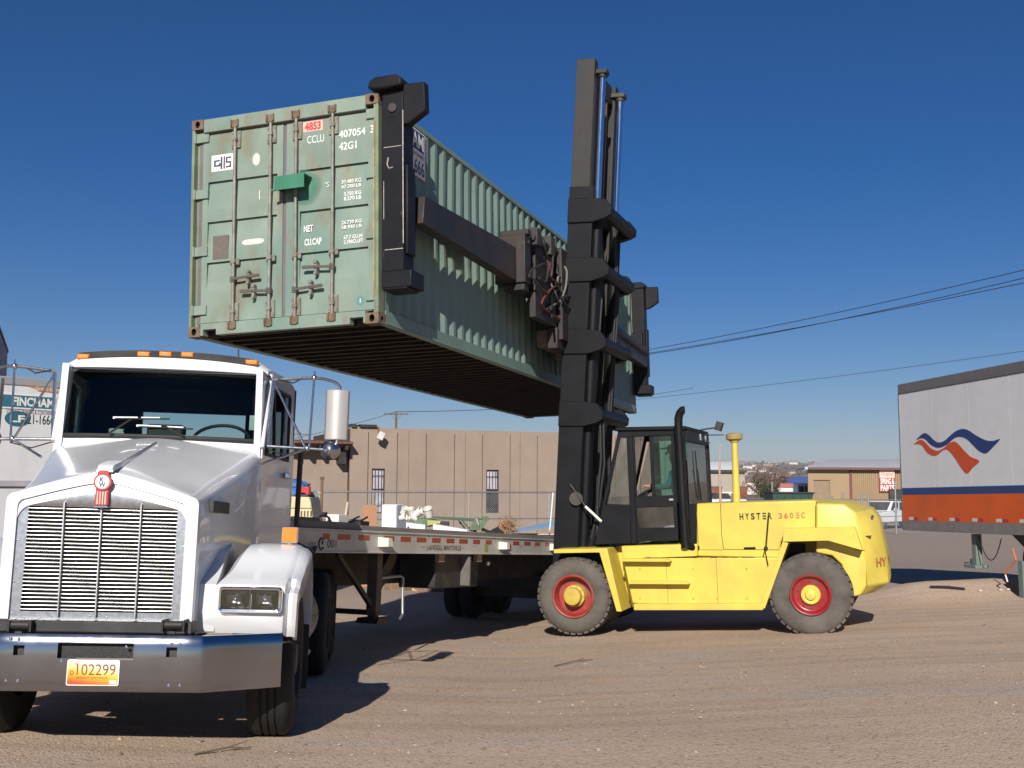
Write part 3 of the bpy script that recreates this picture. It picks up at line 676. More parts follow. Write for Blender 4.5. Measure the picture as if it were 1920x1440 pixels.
# corner posts
pg = pmat("post green", (.17, .215, .14), .6, nv=.2, ns=4, dirt=(.17, .115, .055), da=.8, ds=2.2, stretch=(1, 1, .3), dirt2=(.10, .06, .03), d2a=.5, d2s=6)
for s in (0, 1):
    m = MB(); X = (lambda v: v) if not s else (lambda v: CW-v)
    a, b_ = sorted((X(.004), X(.040))); m.box(a, b_, .004, .15, .119, CH-.119)
    a, b_ = sorted((X(.040), X(.100))); m.box(a, b_, .075, .15, .119, CH-.119)
    if s: a, b_ = X(.066), X(.041); m.box(a, b_, .012, .075, .119, CH-.119)
    m.build("corner_post", pg, con, bevel=.004)
    a, b_ = sorted((X(.006), X(.15))); MB().box(a, b_, CL-.15, CL-.004, .119, CH-.119).build("corner_post", pg, con, bevel=.005)
# header, sill with tool notches, top and bottom rails
MB().box(.163, CW-.163, .005, .12, CH-.165, CH-.006).build("door_header", G, con, bevel=.004)
zsl = .150
MB().sheet([.163, .200, .375, 2.085, 2.25, CW-.163], [.012, .080, zsl], {(1, 0), (3, 0)}, lambda x, z: (x, .006, z), (0, .10, 0)).build("door_sill", G, con)
for x0 in (.163, 2.085): MB().box(x0+.03, x0+.17, .12, .16, .02, .09).build("notch_back", M['under'], con)
for s in (0, 1):
    x0, x1 = (.004, .064) if not s else (CW-.064, CW-.004)
    MB().box(x0, x1, .179, CL-.179, CH-.066, CH-.006).build("top_rail", GS, con, bevel=.004)
    m = MB(); x0, x1 = (.002, .045) if not s else (CW-.045, CW-.002)
    m.box(x0, x1, .179, CL-.179, .030, .165)
    x0, x1 = (-.010, .10) if not s else (CW-.10, CW+.010); m.box(x0, x1, .18, CL-.18, .016, .029)
    m.build("bottom_rail", GS, con, bevel=.003)
# corrugated side walls (flats outside, 36 mm deep)
def corr(x_out, inw, y0, y1, z0, z1, par, nm, m_, seed=1):
    pts = []; per = .2785; n = int((y1-y0)/per); off = (y1-y0-n*per)/2; rr = random.Random(seed)
    pts.append((x_out, y0, 0))
    for i in range(n):
        a = y0+off+i*per
        pts += [(x_out, a+.036, 0), (x_out+inw*.036, a+.104, 1), (x_out+inw*.036, a+.174, 1), (x_out, a+.242, 0)]
    pts.append((x_out, y1, 0)); k = len(pts); NZ = 9; mb = MB(); vs = []
    dents = [(rr.uniform(y0, y1), rr.uniform(z0+.3, z1-.3), rr.uniform(.15, .5), rr.uniform(.008, .024)) for _ in range(16)]
    for j in range(NZ+1):
        z = z0+(z1-z0)*j/NZ
        for x, y, f in pts:
            d = sum(dp*math.exp(-((y-dy)/ds)**2-((z-dz)/ds)**2) for dy, dz, ds, dp in dents) if 0 < j < NZ else 0
            vs.append((x+inw*(d+(rr.uniform(-.002, .002) if 0 < j < NZ else 0)), y, z))
    mb.add(vs, [(j*k+i, j*k+i+1, (j+1)*k+i+1, (j+1)*k+i) for j in range(NZ) for i in range(k-1)])
    return mb.build(nm, m_, par, fix=False, ang=15)
corr(.012, 1, .15, CL-.15, .166, CH-.067, con, "side_wall", GS)
corr(CW-.012, -1, .15, CL-.15, .166, CH-.067, con, "side_wall", GS)
# end wall, roof, floor, cross members
m = MB(); n = 9; pts = [(.15, CL-.02)]
for i in range(n):
    a = .15+(CW-.3)*i/n; w = (CW-.3)/n; pts += [(a+w*.15, CL-.02), (a+w*.35, CL-.06), (a+w*.65, CL-.06), (a+w*.85, CL-.02)]
pts.append((CW-.15, CL-.02)); k = len(pts)
m.add([(x, y, .1) for x, y in pts]+[(x, y, CH-.06) for x, y in pts], [(i, i+1, k+i+1, k+i) for i in range(k-1)]); m.build("end_wall", GS, con, fix=False, ang=15)
MB().box(.065, CW-.065, .125, CL-.06, CH-.03, CH-.012).build("roof_panel", GS, con)
MB().box(.05, CW-.05, .125, CL-.07, .135, .16).build("floor", M['under'], con)
MB().box(.163, CW-.163, CL-.12, CL-.01, .02, .13).build("end_sill", GS, con)
cm_ = MB()
for i in range(40):
    y = .25+i*(CL-.5)/39; cm_.box(.05, CW-.05, y-.005, y+.005, .03, .134); cm_.box(.05, CW-.05, y-.03, y+.03, .022, .0295)
cm_.build("cross_members", M['under'], con)
# doors with three pressed recesses each
DY = .055
zt_, zb_ = CH-.185, .165
lines = [1.835, 1.355, .872]
def door(x0, x1, r0, r1):
    m = MB(); xs_ = [x0, r0, r1, x1]; zs_ = [zb_]; sk = set()
    for z in sorted(lines): zs_ += [z-.34, z]
    zs_ = sorted(zs_+[zt_])
    for j in range(len(zs_)-1):
        if any(abs(zs_[j+1]-z) < 1e-6 for z in lines): sk.add((1, j))
    m.sheet(xs_, zs_, sk, lambda x, z: (x, DY, z), (0, .045, 0))
    for z in lines:
        a, d = z-.34, .034
        m.quad((r0, DY, a), (r1, DY, a), (r1, DY+d, z), (r0, DY+d, z))
        m.add([(r0, DY, a), (r0, DY+d, z), (r0, DY, z)], [(0, 1, 2)]); m.add([(r1, DY, a), (r1, DY, z), (r1, DY+d, z)], [(0, 1, 2)])
        m.quad((r0, DY, z), (r0, DY+d, z), (r1, DY+d, z), (r1, DY, z))
    o = m.build("door", G, con, fix=False, smooth=False)
    return o
dl = door(.130, 1.205, .205, 1.130); dr = door(1.250, CW-.068, 1.428, 2.287)
# perished gaskets
for g4 in ((.075, .128, .066, .074, .155, zt_), (1.207, 1.248, .066, .074, .155, zt_), (.105, CW-.105, .062, .074, zt_+.002, CH-.166), (.105, CW-.105, .062, .074, .151, .163)):
    MB().box(*g4).build("door_gasket", M['gasket'], con)
# hinges
for s in (0, 1):
    for z in (2.375, 1.695, 1.01, .315):
        m = MB()
        if s: m.box(CW-.17, CW-.045, .030, .054, z-.055, z+.055); m.cyl((CW-.05, .022, z-.06), (CW-.05, .022, z+.06), .016, n=10)
        else: m.box(.045, .215, .030, .054, z-.055, z+.055); m.cyl((.035, .022, z-.06), (.035, .022, z+.06), .018, n=10)
        m.build("hinge", G, con, bevel=.003)
# hinge-pin channel with yellowed edge at the right
MB().box(CW-.064, CW-.046, -.004, .011, .30, 2.26).build("hinge_channel", pmat("yellowed rail", (.33, .27, .13), .7, nv=.2, dirt=RUST, da=.5, ds=6), con)
# lock rods
ROD = (.590, 1.063, 1.397, 1.863)
for i, x in enumerate(ROD):
    r = MB().cyl((x, .010, .10), (x, .010, 2.475), .0185, n=12).build("lock_rod", M['rod'], con)
    for z, t in ((2.478, 1), (.10, 0)):
        m = MB(); m.box(x-.030, x+.030, -.012, .030, z-.045, z+.045); m.box(x-.052, x-.034, -.02, .004, z-.035, z+.05); m.box(x+.034, x+.052, -.02, .004, z-.035, z+.05)
        m.build("cam_keeper", M['rusty'], r, bevel=.004)
    for z, hgt in ((2.30, .10), (.845, .035), (.265, .10)):
        m = MB(); m.box(x-.058, x+.058, .030, .054, z-hgt, z+hgt); m.box(x-.028, x+.028, -.014, .030, z-.02, z+.02)
        for dx in (-.046, .046):
            for dz in (-hgt*.7, hgt*.7): m.cyl((x+dx, .030, z+dz), (x+dx, .022, z+dz), .008, n=6)
        m.build("rod_bracket", M['rod'], r, bevel=.002)
for (x, z, d, pos) in ((ROD[0], .635, 1, .20), (ROD[1], .465, -1, .20), (ROD[3], .672, -1, .22), (ROD[2], .448, 1, .25)):
    h = MB(); h.bar((x, -.012, z), (x+d*.34, -.014, z+.025), .014, .028, up=(0, 0, 1)); h.bar((x+d*.2, -.016, z+.012), (x+d*.36, -.02, z+.018), .02, .034); h.box(x-.03, x+.03, -.012, .03, z-.035, z+.035)
    ho = h.build("door_handle", pmat('dull handle '+str(z), (.10, .09, .08), .6, .2, nv=.2, dirt=RUST, da=.5, ds=6), con, bevel=.003)
    c = MB(); xx = x+d*.2; c.box(xx-.016, xx+.016, -.008, .054, z-.075, z+.085); c.cyl((xx, -.02, z+.075), (xx, .02, z+.075), .024, n=10); c.cyl((xx, -.02, z-.06), (xx, .02, z-.06), .02, n=10)
    c.build("handle_catch", M['rod'], ho, bevel=.003)
# lock box: open at the right end and below
bx0, bx1, bz0, bz1 = 1.205, 1.585, 1.575, 1.735
lb = MB(); lb.box(bx0, bx1, -.135, -.127, bz0, bz1); lb.box(bx0, bx1, -.127, .054, bz1-.008, bz1); lb.box(bx0, bx0+.008, -.127, .054, bz0+.02, bz1-.008)
lb.bar((bx0-.03, -.13, bz0+.005), (bx0+.02, -.13, bz0+.005), .03, .02)
lb.build("lock_box", M['lockbox'], con)
# overspray round the lock box: thin film of paint on the door
ov = MB(); c_ = [(1.47+.26*math.cos(t)*(1+.12*math.sin(3*t)), 1.63+.22*math.sin(t)*(1+.1*math.cos(2*t+1))) for t in np.linspace(0, 2*math.pi, 30, endpoint=False)]
ovm = pmat("overspray", (.075, .24, .165), .5, nv=.1)
pnt = ovm.node_tree; pp = pnt.nodes["Principled BSDF"]; tc = _n(pnt, "ShaderNodeTexCoord"); vm = _n(pnt, "ShaderNodeVectorMath", operation='DISTANCE'); pnt.links.new(tc.outputs["Object"], vm.inputs[0]); vm.inputs[1].default_value = (1.47, .05, 1.63)
mr = _n(pnt, "ShaderNodeMapRange"); pnt.links.new(vm.outputs["Value"], mr.inputs[0]); mr.inputs[1].default_value = .10; mr.inputs[2].default_value = .25; mr.inputs[3].default_value = .9; mr.inputs[4].default_value = 0
pnt.links.new(mr.outputs[0], pp.inputs["Alpha"])
ov.add([(1.47, DY-.0012, 1.63)]+[(x, DY-.0012, z) for x, z in c_], [(0, i+1, (i+1) % 30+1) for i in range(30)]); ov.build("overspray", ovm, con, fix=False)
# markings
XD, ZD = (1, 0, 0), (0, 0, 1); wh = M['stencil']
def mark(s, x, z, h, x1, mm=wh, bold=.0): return text(con, s, mm, (x, DY, z), XD, ZD, h, x1-x, name="marking", bold=bold, lift=.002)
MB().box(1.462, 1.715, DY-.0015, DY-.0005, 2.275, 2.395).build("sticker", M['pink'], con)
text(con, "4853", M['redink'], (1.485, DY-.0015, 2.288), XD, ZD, .095, .205, name="marking", bold=.03)
mark("CCLU", 1.515, 2.135, .088, 1.732, bold=.0)
mark("407054", 1.921, 2.148, .088, 2.253, bold=.015); mark("3", 2.312, 2.158, .088, 2.358, bold=.015)
mark("42G1", 1.921, 2.005, .09, 2.141, bold=.015)
for s, x, z, x1 in (("30.480 KG", 1.956, 1.615, 2.20), ("67.200 LB", 1.956, 1.560, 2.20), ("3.750 KG", 1.985, 1.475, 2.20), ("8.270 LB", 1.985, 1.420, 2.20),
                    ("26.730 KG", 1.957, 1.150, 2.205), ("58.930 LB", 1.957, 1.095, 2.205), ("67.7 CU.M", 1.985, .980, 2.215), ("2.390CU.FT", 1.985, .925, 2.225)):
    mark(s, x, z, .043, x1, bold=.02)
mark("NET", 1.481, 1.108, .078, 1.596, bold=.03); mark("CU.CAP", 1.489, .952, .078, 1.705, bold=.03); mark("'S", 1.752, 1.60, .06, 1.80)
st_ = MB().box(.246, .550, DY-.002, DY-.0008, 1.955, 2.150).build("sticker", M['paper'], con)
lg = MB()
def sb(x0, x1, z0, z1): lg.box(x0, x1, DY-.004, DY-.0025, z0, z1)
# company letters of the sticker: c, f, s in square strokes
sb(.280, .305, 2.01, 2.09); sb(.305, .36, 2.01, 2.030); sb(.305, .36, 2.07, 2.09); sb(.37, .395, 1.975, 2.125); sb(.41, .43, 1.975, 2.125); sb(.345, .368, 2.01, 2.05)
sb(.44, .515, 2.095, 2.115); sb(.44, .462, 2.055, 2.095); sb(.44, .515, 2.04, 2.06); sb(.493, .515, 1.99, 2.04); sb(.44, .515, 1.985, 2.005)
lg.build("sticker_logo", pmat("slate blue ink", (.06, .075, .13), .6), st_)
def oval(cx, cz, rx, rz, mm, nm, n=28, dy=.0014, sq_=1.):
    MB().add([(cx+rx*abs(math.cos(t))**sq_*(1 if math.cos(t) > 0 else -1), DY-dy, cz+rz*math.sin(t)) for t in np.linspace(0, 2*math.pi, n, endpoint=False)], [tuple(range(n))]).build(nm, mm, con, fix=False)
smear = pmat("painted-out patch", (.55, .56, .53), .6, nv=.1, ns=9)
oval(.85, 2.037, .050, .075, smear, "painted_patch"); oval(.82, 1.066, .148, .034, smear, "painted_patch", sq_=.45); oval(2.19, .272, .052, .055, pmat("teal dot", (.10, .22, .21), .6), "sticker")
MB().box(2.184, 2.196, DY-.003, DY-.0015, .25, .295).build("marking", wh, con)
MB().box(.285, .495, DY-.006, DY-.0005, .905, 1.18).build("data_plate", pmat("dull data plate", (.17, .145, .12), .5, .3, nv=.12, ns=20), con)
MB().box(.895, .905, DY-.0015, DY-.0005, 1.555, 1.66).build("marking", wh, con)
# the owner's sign on the right side, mostly behind the spreader arm
SX = CW+.004
sb0, sb1 = .18, 1.262
sn = MB().box(CW-.010, SX, sb0, sb1, 2.235, 2.498).build("side_sign", M['paper'], con)
MB().box(SX, SX+.002, sb0+.02, sb1-.02, 2.252, 2.481).build("sign_panel", M['navy'], sn)
text(sn, "FINCHAM", M['paper'], (SX+.002, sb0+.05, 2.272), (0, 1, 0), ZD, .19, sb1-sb0-.1, bold=.03)
sn2 = MB().box(CW-.010, SX, sb0, sb1, 1.93, 2.234).build("side_sign", M['paper'], con)
text(sn2, "STORAGE TRAILERS & CONTAINERS", M['navy'], (SX, sb0+.05, 2.17), (0, 1, 0), ZD, .045, sb1-sb0-.1)
text(sn2, "821-1666", M['navy'], (SX, sb0+.30, 1.955), (0, 1, 0), ZD, .185, sb1-sb0-.33, bold=.01)
# pale scuff below the beam
# ================================================================== the yellow forklift
FK = Frame([.938, 16.319, -.372], rotf(R(19.488), 0, -.044))
fkm = FK.mat()
fl_ = thing("forklift", fkm, "big yellow forklift with tall black mast and spreader, holding up the green container", "forklift")
def P(x, y, v): return FK.on(x, y, 1, v)
def P2(x, y, v): q = P(x, y, v); return (q[0], q[2])
Yw, Bk = M['yellow'], M['black']
Wd = 2.5
def poly(pts, v): return [P2(x, y, v) for x, y in pts]
# --- wheels
def fork_wheel(u, v0, rad, wid, far, rear):
    s = 1 if far else -1
    ax = (0, s, 0); o = (u, v0, rad)         # outer sidewall plane at v0, axis points outwards
    t = MB(); rr = .30 if not rear else .275
    t.lathe([(rr, -.02), (rr+.05, .0), (rad*.72, .012), (rad*.88, .0), (rad*.955, -.03), (rad*.985, -.075), (rad*.99, -wid*.5), (rad*.985, -wid+.075), (rad*.955, -wid+.03), (rad*.88, -wid), (rr, -wid)], o, ax, 64)
    O = Vector(o)
    for k in range(34):
        for side in (0, 1):
            a = 2*math.pi*(k+.5*side)/34; d = Vector((math.cos(a), 0, math.sin(a))); tn = Vector((-math.sin(a), 0, math.cos(a)))
            y0 = -.035 if side == 0 else -wid+.035; dy = -(wid*.42) if side == 0 else wid*.42
            c = O + d*(rad*.985) + Vector((0, s*(y0+dy/2), 0))
            m = Matrix((tn, Vector((0, s, 0)), d)).transposed()
            m = m @ Matrix.Rotation(R(14 if side else -14), 3, 'Z')
            t.obox(c, (rad*.135, abs(dy), .032), m)
    wname = t.build("wheel", M['tyre2'], fl_, bevel=.006, ang=40, fix=False)
    r = MB()
    if not rear:   # deep dished drive wheel
        r.lathe([(.312, .004), (.300, .014), (.285, .010), (.272, -.02), (.262, -.10), (.250, -.145), (.16, -.15), (.05, -.15)], o, ax, 48)
        r.build("rim", M['red'], wname, ang=50)
        h = MB(); h.lathe([(.165, -.15), (.155, -.05), (.128, -.045), (.125, .045), (.118, .060), (.09, .066), (.0, .066)], o, ax, 32)
        for k in range(10):
            a = 2*math.pi*k/10; h.cyl(O+Vector((math.cos(a)*.142, -s*.0+s*-.05, math.sin(a)*.142)), O+Vector((math.cos(a)*.142, s*-.03, math.sin(a)*.142)), .011, n=6)
        h.build("hub", M['yellow2'], wname, ang=40)
    else:
        r.lathe([(.278, .004), (.268, .016), (.25, .012), (.238, -.03), (.225, -.052), (.20, -.058), (.10, -.05), (.03, -.05)], o, ax, 48)
        r.build("rim", M['redbright'], wname, ang=50)
        h = MB(); h.lathe([(.132, -.052), (.130, -.02), (.122, -.008), (.10, -.004), (.082, -.012), (.072, -.004), (.066, .018), (.05, .026), (.0, .026)], o, ax, 32)
        h.build("hub", M['yellow'], wname, ang=40)
        b = MB()
        for k in range(10):
            a = 2*math.pi*(k+.5)/10; c = O+Vector((math.cos(a)*.175, s*-.058, math.sin(a)*.175)); b.cyl(c, c+Vector((0, s*.02, 0)), .013, n=6)
        b.build("wheel_nuts", M['redbright'], wname)
for far in (0, 1):
    v = 0.0 if not far else Wd
    fork_wheel(-.02, v, .545, .34, far, 0); fork_wheel(3.30, v+(.02 if not far else -.02), .545, .34, far, 1)
    if not far: fork_wheel(-.02, .80, .545, .34, 0, 0)
ax_ = MB().cyl((-.02, .2, .545), (-.02, 2.3, .545), .19, n=20).box(-.3, .35, .75, 1.75, .3, 1.1).cyl((3.30, .2, .545), (3.30, 2.3, .545), .13, n=18).box(3.1, 3.5, .9, 1.6, .35, 1.0)
ax_.build("axles", M['dark'], fl_)
# --- chassis
V0 = .10
MB().prism(poly([(1168, 1047), (1186, 1131), (1425, 1139), (1462, 1046)], V0), 1, V0, .75).build("side_tank", Yw, fl_, bevel=.012)
MB().prism(poly([(1168, 1047), (1186, 1131), (1425, 1139), (1462, 1046)], V0), 1, Wd-.75, Wd-V0).build("side_tank", Yw, fl_, bevel=.012)
a0, a1 = P2(1186, 1132, 0), P2(1424, 1142, 0)
MB().box(a0[0]+.02, a1[0]+.05, -.03, .30, a1[1]-.012, a1[1]+.075).build("side_step", Yw, fl_, bevel=.008)
for (l, r_, y) in ((1168, 1258, 1052), (1180, 1293, 1094)):
    q0 = P2(l, y, 0); q1 = P2(r_, y, 0)
    MB().prism([(q0[0], q0[1]-.005), (q1[0], q1[1]-.008), (q1[0]-.05, q1[1]+.032), (q0[0], q0[1]+.035)], 1, -.05, V0+.02).build("step", Yw, fl_, bevel=.005)
MB().box(.2, 3.2, .78, 1.72, .35, 1.2).build("chassis_frame", M['dark'], fl_)
bt_ = MB()
for x_, y_ in ((1200, 1066), (1200, 1122), (1300, 1066), (1400, 1066), (1400, 1122), (1300, 1122), (1440, 1062), (1345, 1122)):
    q = P(x_, y_, V0); bt_.cyl((q[0], V0-.012, q[2]), (q[0], V0, q[2]), .014, n=6)
bt_.build("tank_bolts", M['yellow2'], fl_)
sm3 = MB()
for pts3 in ([(1250, 1047), (1252, 1136)], [(1345, 1047), (1345, 1138)]):
    a = P(*pts3[0], V0); b = P(*pts3[1], V0); sm3.obox(((a[0]+b[0])/2, V0-.0008, (a[2]+b[2])/2), (.007, .003, abs(b[2]-a[2])), Matrix.Identity(3))
sm3.build("tank_seams", pmat("tank seam grime", (.25, .18, .05), .8), fl_)
gr = MB(); rg2 = random.Random(9)
for k in range(9):
    q = P(rg2.uniform(1190, 1430), rg2.uniform(1046, 1049), V0); gr.ball((q[0], V0+.04, q[2]), rg2.uniform(.02, .05), (1.8, .8, .35), 8)
gr.build("grease_dirt", pmat("greasy dirt", (.09, .065, .04), .9, nv=.3), fl_, smooth=False)
# deck strip under the cab
MB().prism(poly([(1165, 1024), (1307, 1020), (1307, 1043), (1168, 1048)], .16), 1, .16, .9).build("deck_panel", Yw, fl_, bevel=.008)
MB().box(.70, 1.85, .9, 2.3, 1.06, 1.22).build("cab_floor", M['dark'], fl_)
# front fenders: bent plates
fp = [(-.285, 1.165), (.40, 1.165), (.615, .33), (.690, .33), (.515, 1.222), (-.285, 1.222)]
for v0, v1 in ((0.0, .62), (Wd-.62, Wd)): MB().prism(fp, 1, v0, v1).build("front_fender", Yw, fl_, bevel=.006)
MB().prism(poly([(1131, 1029), (1165, 1024), (1196, 1128), (1170, 1146)], .05), 1, .56, .66).build("fender_plate", Yw, fl_, bevel=.004)
MB().box(-.30, .40, .62, 2.0, .9, 1.15).build("front_crossmember", M['dark'], fl_)
# engine hood
hp = poly([(1306, 944), (1530, 938), (1530, 992), (1464, 1016), (1462, 1046), (1306, 1043)], .28)
MB().prism(hp, 1, .28, 2.22).build("engine_hood", Yw, fl_, bevel=.02)
lines = MB()
def pxline(pts, v, w=.012, t=.004):
    for (xa_, ya_), (xb_, yb_) in zip(pts[:-1], pts[1:]):
        a = P(xa_, ya_, v); b = P(xb_, yb_, v); lines.bar((a[0], v-t/2, a[2]), (b[0], v-t/2, b[2]), w, t, up=(0, 1, 0)) if False else lines.obox(((a[0]+b[0])/2, v-.0005, (a[2]+b[2])/2), (math.hypot(b[0]-a[0], b[2]-a[2]), t, w), Matrix.Rotation(-math.atan2(b[2]-a[2], b[0]-a[0]), 3, 'Y'))
pxline([(1351, 944), (1353, 1002), (1357, 1030), (1460, 1031)], .28, .009); pxline([(1306, 1031), (1356, 1031)], .28, .007)
pxline([(1306, 960), (1310, 1030)], .28, .006)
lines.build("hood_seams", pmat("dark hood seam", (.12, .085, .02), .8), fl_)  # thin dark strips mark the hood panel seams
q0, q1 = P(1395, 1026, .28), P(1417, 1029, .28); MB().box(q0[0], q1[0], .255, .285, q1[2], q0[2]).build("hood_handle", Bk, fl_, bevel=.006)
st = MB(); a = P(1441, 966, .25); b = P(1436, 1028, .25); st.tube([tuple(a), tuple(b)], .012, 6); c = P(1440, 1060, .08); st.tube([tuple(b), (b[0], .10, b[2]), tuple(c)], .010, 6); st.ball(tuple(b), .03)
st.build("hood_latch", M['oldsteel'], fl_)
# lettering on the hood: stencilled, the E as three bars
def stencil(s, x, z, h, x1, mm, v):
    n = len(s); wd = (x1-x)/(n-1+.72); 
    for i, ch in enumerate(s):
        xx = x+i*wd; cw = wd*.68
        if ch == 'E':
            o = MB()
            for k in range(3): o.box(xx+cw*.1, xx+cw, v-.004, v-.002, z+h*k*.39, z+h*(k*.39+.21))
            o.build("lettering", mm, fl_)
        else:
            text(fl_, ch, mm, (xx, v, z), (1, 0, 0), ZD, h, cw, bold=.035)
a = P(1387, 975, .28); b = P(1448, 974, .28); stencil("HYSTER", a[0], a[2], .092, b[0], M['blackink'], .28)
a = P(1460, 973, .28); b = P(1510, 972, .28); stencil("360EC", a[0], a[2], .082, b[0], M['fadedred'], .28)
# counterweight
cw = poly([(1530, 938), (1587, 940), (1632, 955), (1646, 972), (1665, 1055), (1668, 1098), (1638, 1116), (1598, 1120), (1590, 1085), (1577, 1058), (1560, 1042), (1530, 1036)], .22)
def shr(pts, k, zk=0.):
    mx = max(p[0] for p in pts); out = []
    for u, w in pts:
        f = max(0, min(1, (u-(mx-.55))/.55)); out.append((u-k*f, w-zk*(1 if w > 1.5 else 0)))
    return out
rings = []
for v, k, zk in ((.22, .30, .10), (.24, .28, .04), (.62, .02, 0), (.8, 0, 0), (1.7, 0, 0), (1.88, .02, 0), (2.26, .28, .04), (2.28, .30, .10)):
    rings.append([(u, v, w) for u, w in shr(cw, k, zk)])
MB().loft(rings).build("counterweight", Yw, fl_, bevel=.02, ang=28)
a = P(1641, 964, .5); MB().box(a[0]-.05, a[0]-.02, .44, .47, a[2]-.05, a[2]-.01).build("counterweight_bracket", M['dark'], fl_, bevel=.004)
b = P(1643, 1005, .3); MB().box(b[0]-.16, b[0]-.06, .30, .36, b[2]-.006, b[2]+.006).build("counterweight_bracket", M['dark'], fl_, bevel=.002)
mx_ = max(p[0] for p in cw); za = P(1655, 1060, .4)[2]
# lettering starts on the rounded rear corner and runs on across the back
e0 = Vector((mx_-.275, .235, 0)); e1 = Vector((mx_-.02, .62, 0)); dd = (e1-e0)
text(fl_, "HY", M['fadedred'], (e0.x+dd.x*.45, e0.y+dd.y*.45, za-.02), tuple(dd), ZD, .12, dd.length*.5, bold=.02, lift=.012)
text(fl_, "STER", M['fadedred'], (mx_+.004, .72, za-.02), (0, 1, 0), ZD, .12, .62, bold=.02, lift=.004)
pxs = MB(); a = P(1530, 938, .22); b = P(1530, 990, .22); c = P(1603, 1032, .22); d = P(1640, 1031, .22)
pxs.bar((a[0], .218, a[2]-.03), (b[0], .218, b[2]), .01, .004); pxs.bar((c[0], .218, c[2]), (d[0]-.12, .218, d[2]), .01, .004); pxs.build("counterweight_seam", M['blackink'], fl_)
# rear wheel guards and struts
gp = poly([(1467, 1016), (1470, 991), (1603, 988), (1617, 1032), (1553, 1014)], 0)
sp_ = poly([(1424, 1141), (1434, 1141), (1478, 1018), (1467, 1016)], 0)
for v0, v1 in ((.0, .8), (Wd-.8, Wd)):
    MB().prism(gp, 1, v0, v1).build("rear_guard", Yw, fl_, bevel=.006)
for v0, v1 in ((.0, .34), (Wd-.34, Wd)):
    MB().prism(sp_, 1, v0, v1).build("guard_strut", Yw, fl_, bevel=.005)
MB().box(2.95, 3.75, .82, 1.68, .6, 1.25).build("rear_frame", pmat("inner yellow frame", (.6, .45, .08), .5, nv=.1), fl_)  # plain yellow, a touch deeper than the panels
# --- cab
cv0, cv1 = .30, 2.10
FB, FM, FT = P2(1115, 1021, .3), P2(1130, 945, .3), P2(1158, 808, .3)
RB, RM, RT = P2(1306, 1020, .3), P2(1306, 945, .3), P2(1283, 806, .3)
D0, D1, D2, D3 = .800, .885, 1.49, 1.655       # door frame edges
wst = .5*(FM[1]+RM[1])
zt = FT[1]-.10
lp_ = MB()
for v0, v1 in ((cv0, cv0+.05), (cv1-.05, cv1)):
    lp_.prism([FB, (D0, FB[1]), (D0, wst), FM], 1, v0, v1); lp_.prism([(D3, RB[1]), RB, (RB[0]+.02, RM[1]), (D3, RM[1])], 1, v0, v1)
lp_.prism([FB, (FB[0]+.05, FB[1]), (FM[0]+.05, FM[1]), FM], 1, cv0+.05, cv1-.05)
lp_.box(RB[0]-.05, RB[0], cv0+.05, cv1-.05, RB[1], RM[1])
lp_.build("cab_base", Bk, fl_, bevel=.01)
for v0, v1 in ((cv0, cv0+.06), (cv1-.06, cv1)):
    po = MB(); vm = (v0+v1)/2
    po.bar((FM[0]+.02, vm, FM[1]), (FT[0]+.03, vm, FT[1]), .05, .05, up=(1, 0, 0))
    po.box(D0, D1, v0, v1, FB[1], zt); po.box(D2, D3, v0, v1, wst, zt)
    po.box(FT[0]+.03, D3, v0, v1, zt, FT[1])
    po.build("cab_pillars", Bk, fl_, bevel=.008)
ro = MB(); ro.prism([(FT[0]-.05, FT[1]+.0), (FT[0]-.02, FT[1]+.055), (RT[0]+.03, RT[1]+.055), (RT[0]+.05, RT[1]+.0)], 1, cv0-.04, cv1+.04); ro.build("cab_roof", Bk, fl_, bevel=.015)
# rear header with lamps, rear window
MB().box(D3+.001, D3+.05, cv0, cv1, RT[1]-.17, RT[1]-.002).build("rear_header", Bk, fl_, bevel=.006)
hl = MB()
for v in (1.3, 1.75): hl.obox((D3+.06, v, RT[1]-.07), (.02, .09, .10), Matrix.Rotation(0, 3, 'Z'))
hl.build("work_lamp", M['lens'] if False else M['steel'], fl_, bevel=.005)
MB().box(D3+.01, D3+.018, cv0+.06, cv1-.05, RM[1], RT[1]-.171).build("rear_window", M['glassgrey'], fl_)
MB().box(D3+.002, D3+.05, cv1-.05, cv1, RM[1], RT[1]-.171).build("rear_post", Bk, fl_)
wi = MB(); wi.tube([(D3+.045, 1.15, RM[1]+.05), (D3+.05, .92, RM[1]+.5)], .012, 6); wi.tube([(D3+.04, .99, RM[1]+.08), (D3+.04, .88, RM[1]+.78)], .011, 6); wi.build("rear_wiper", M['rubber'], fl_)
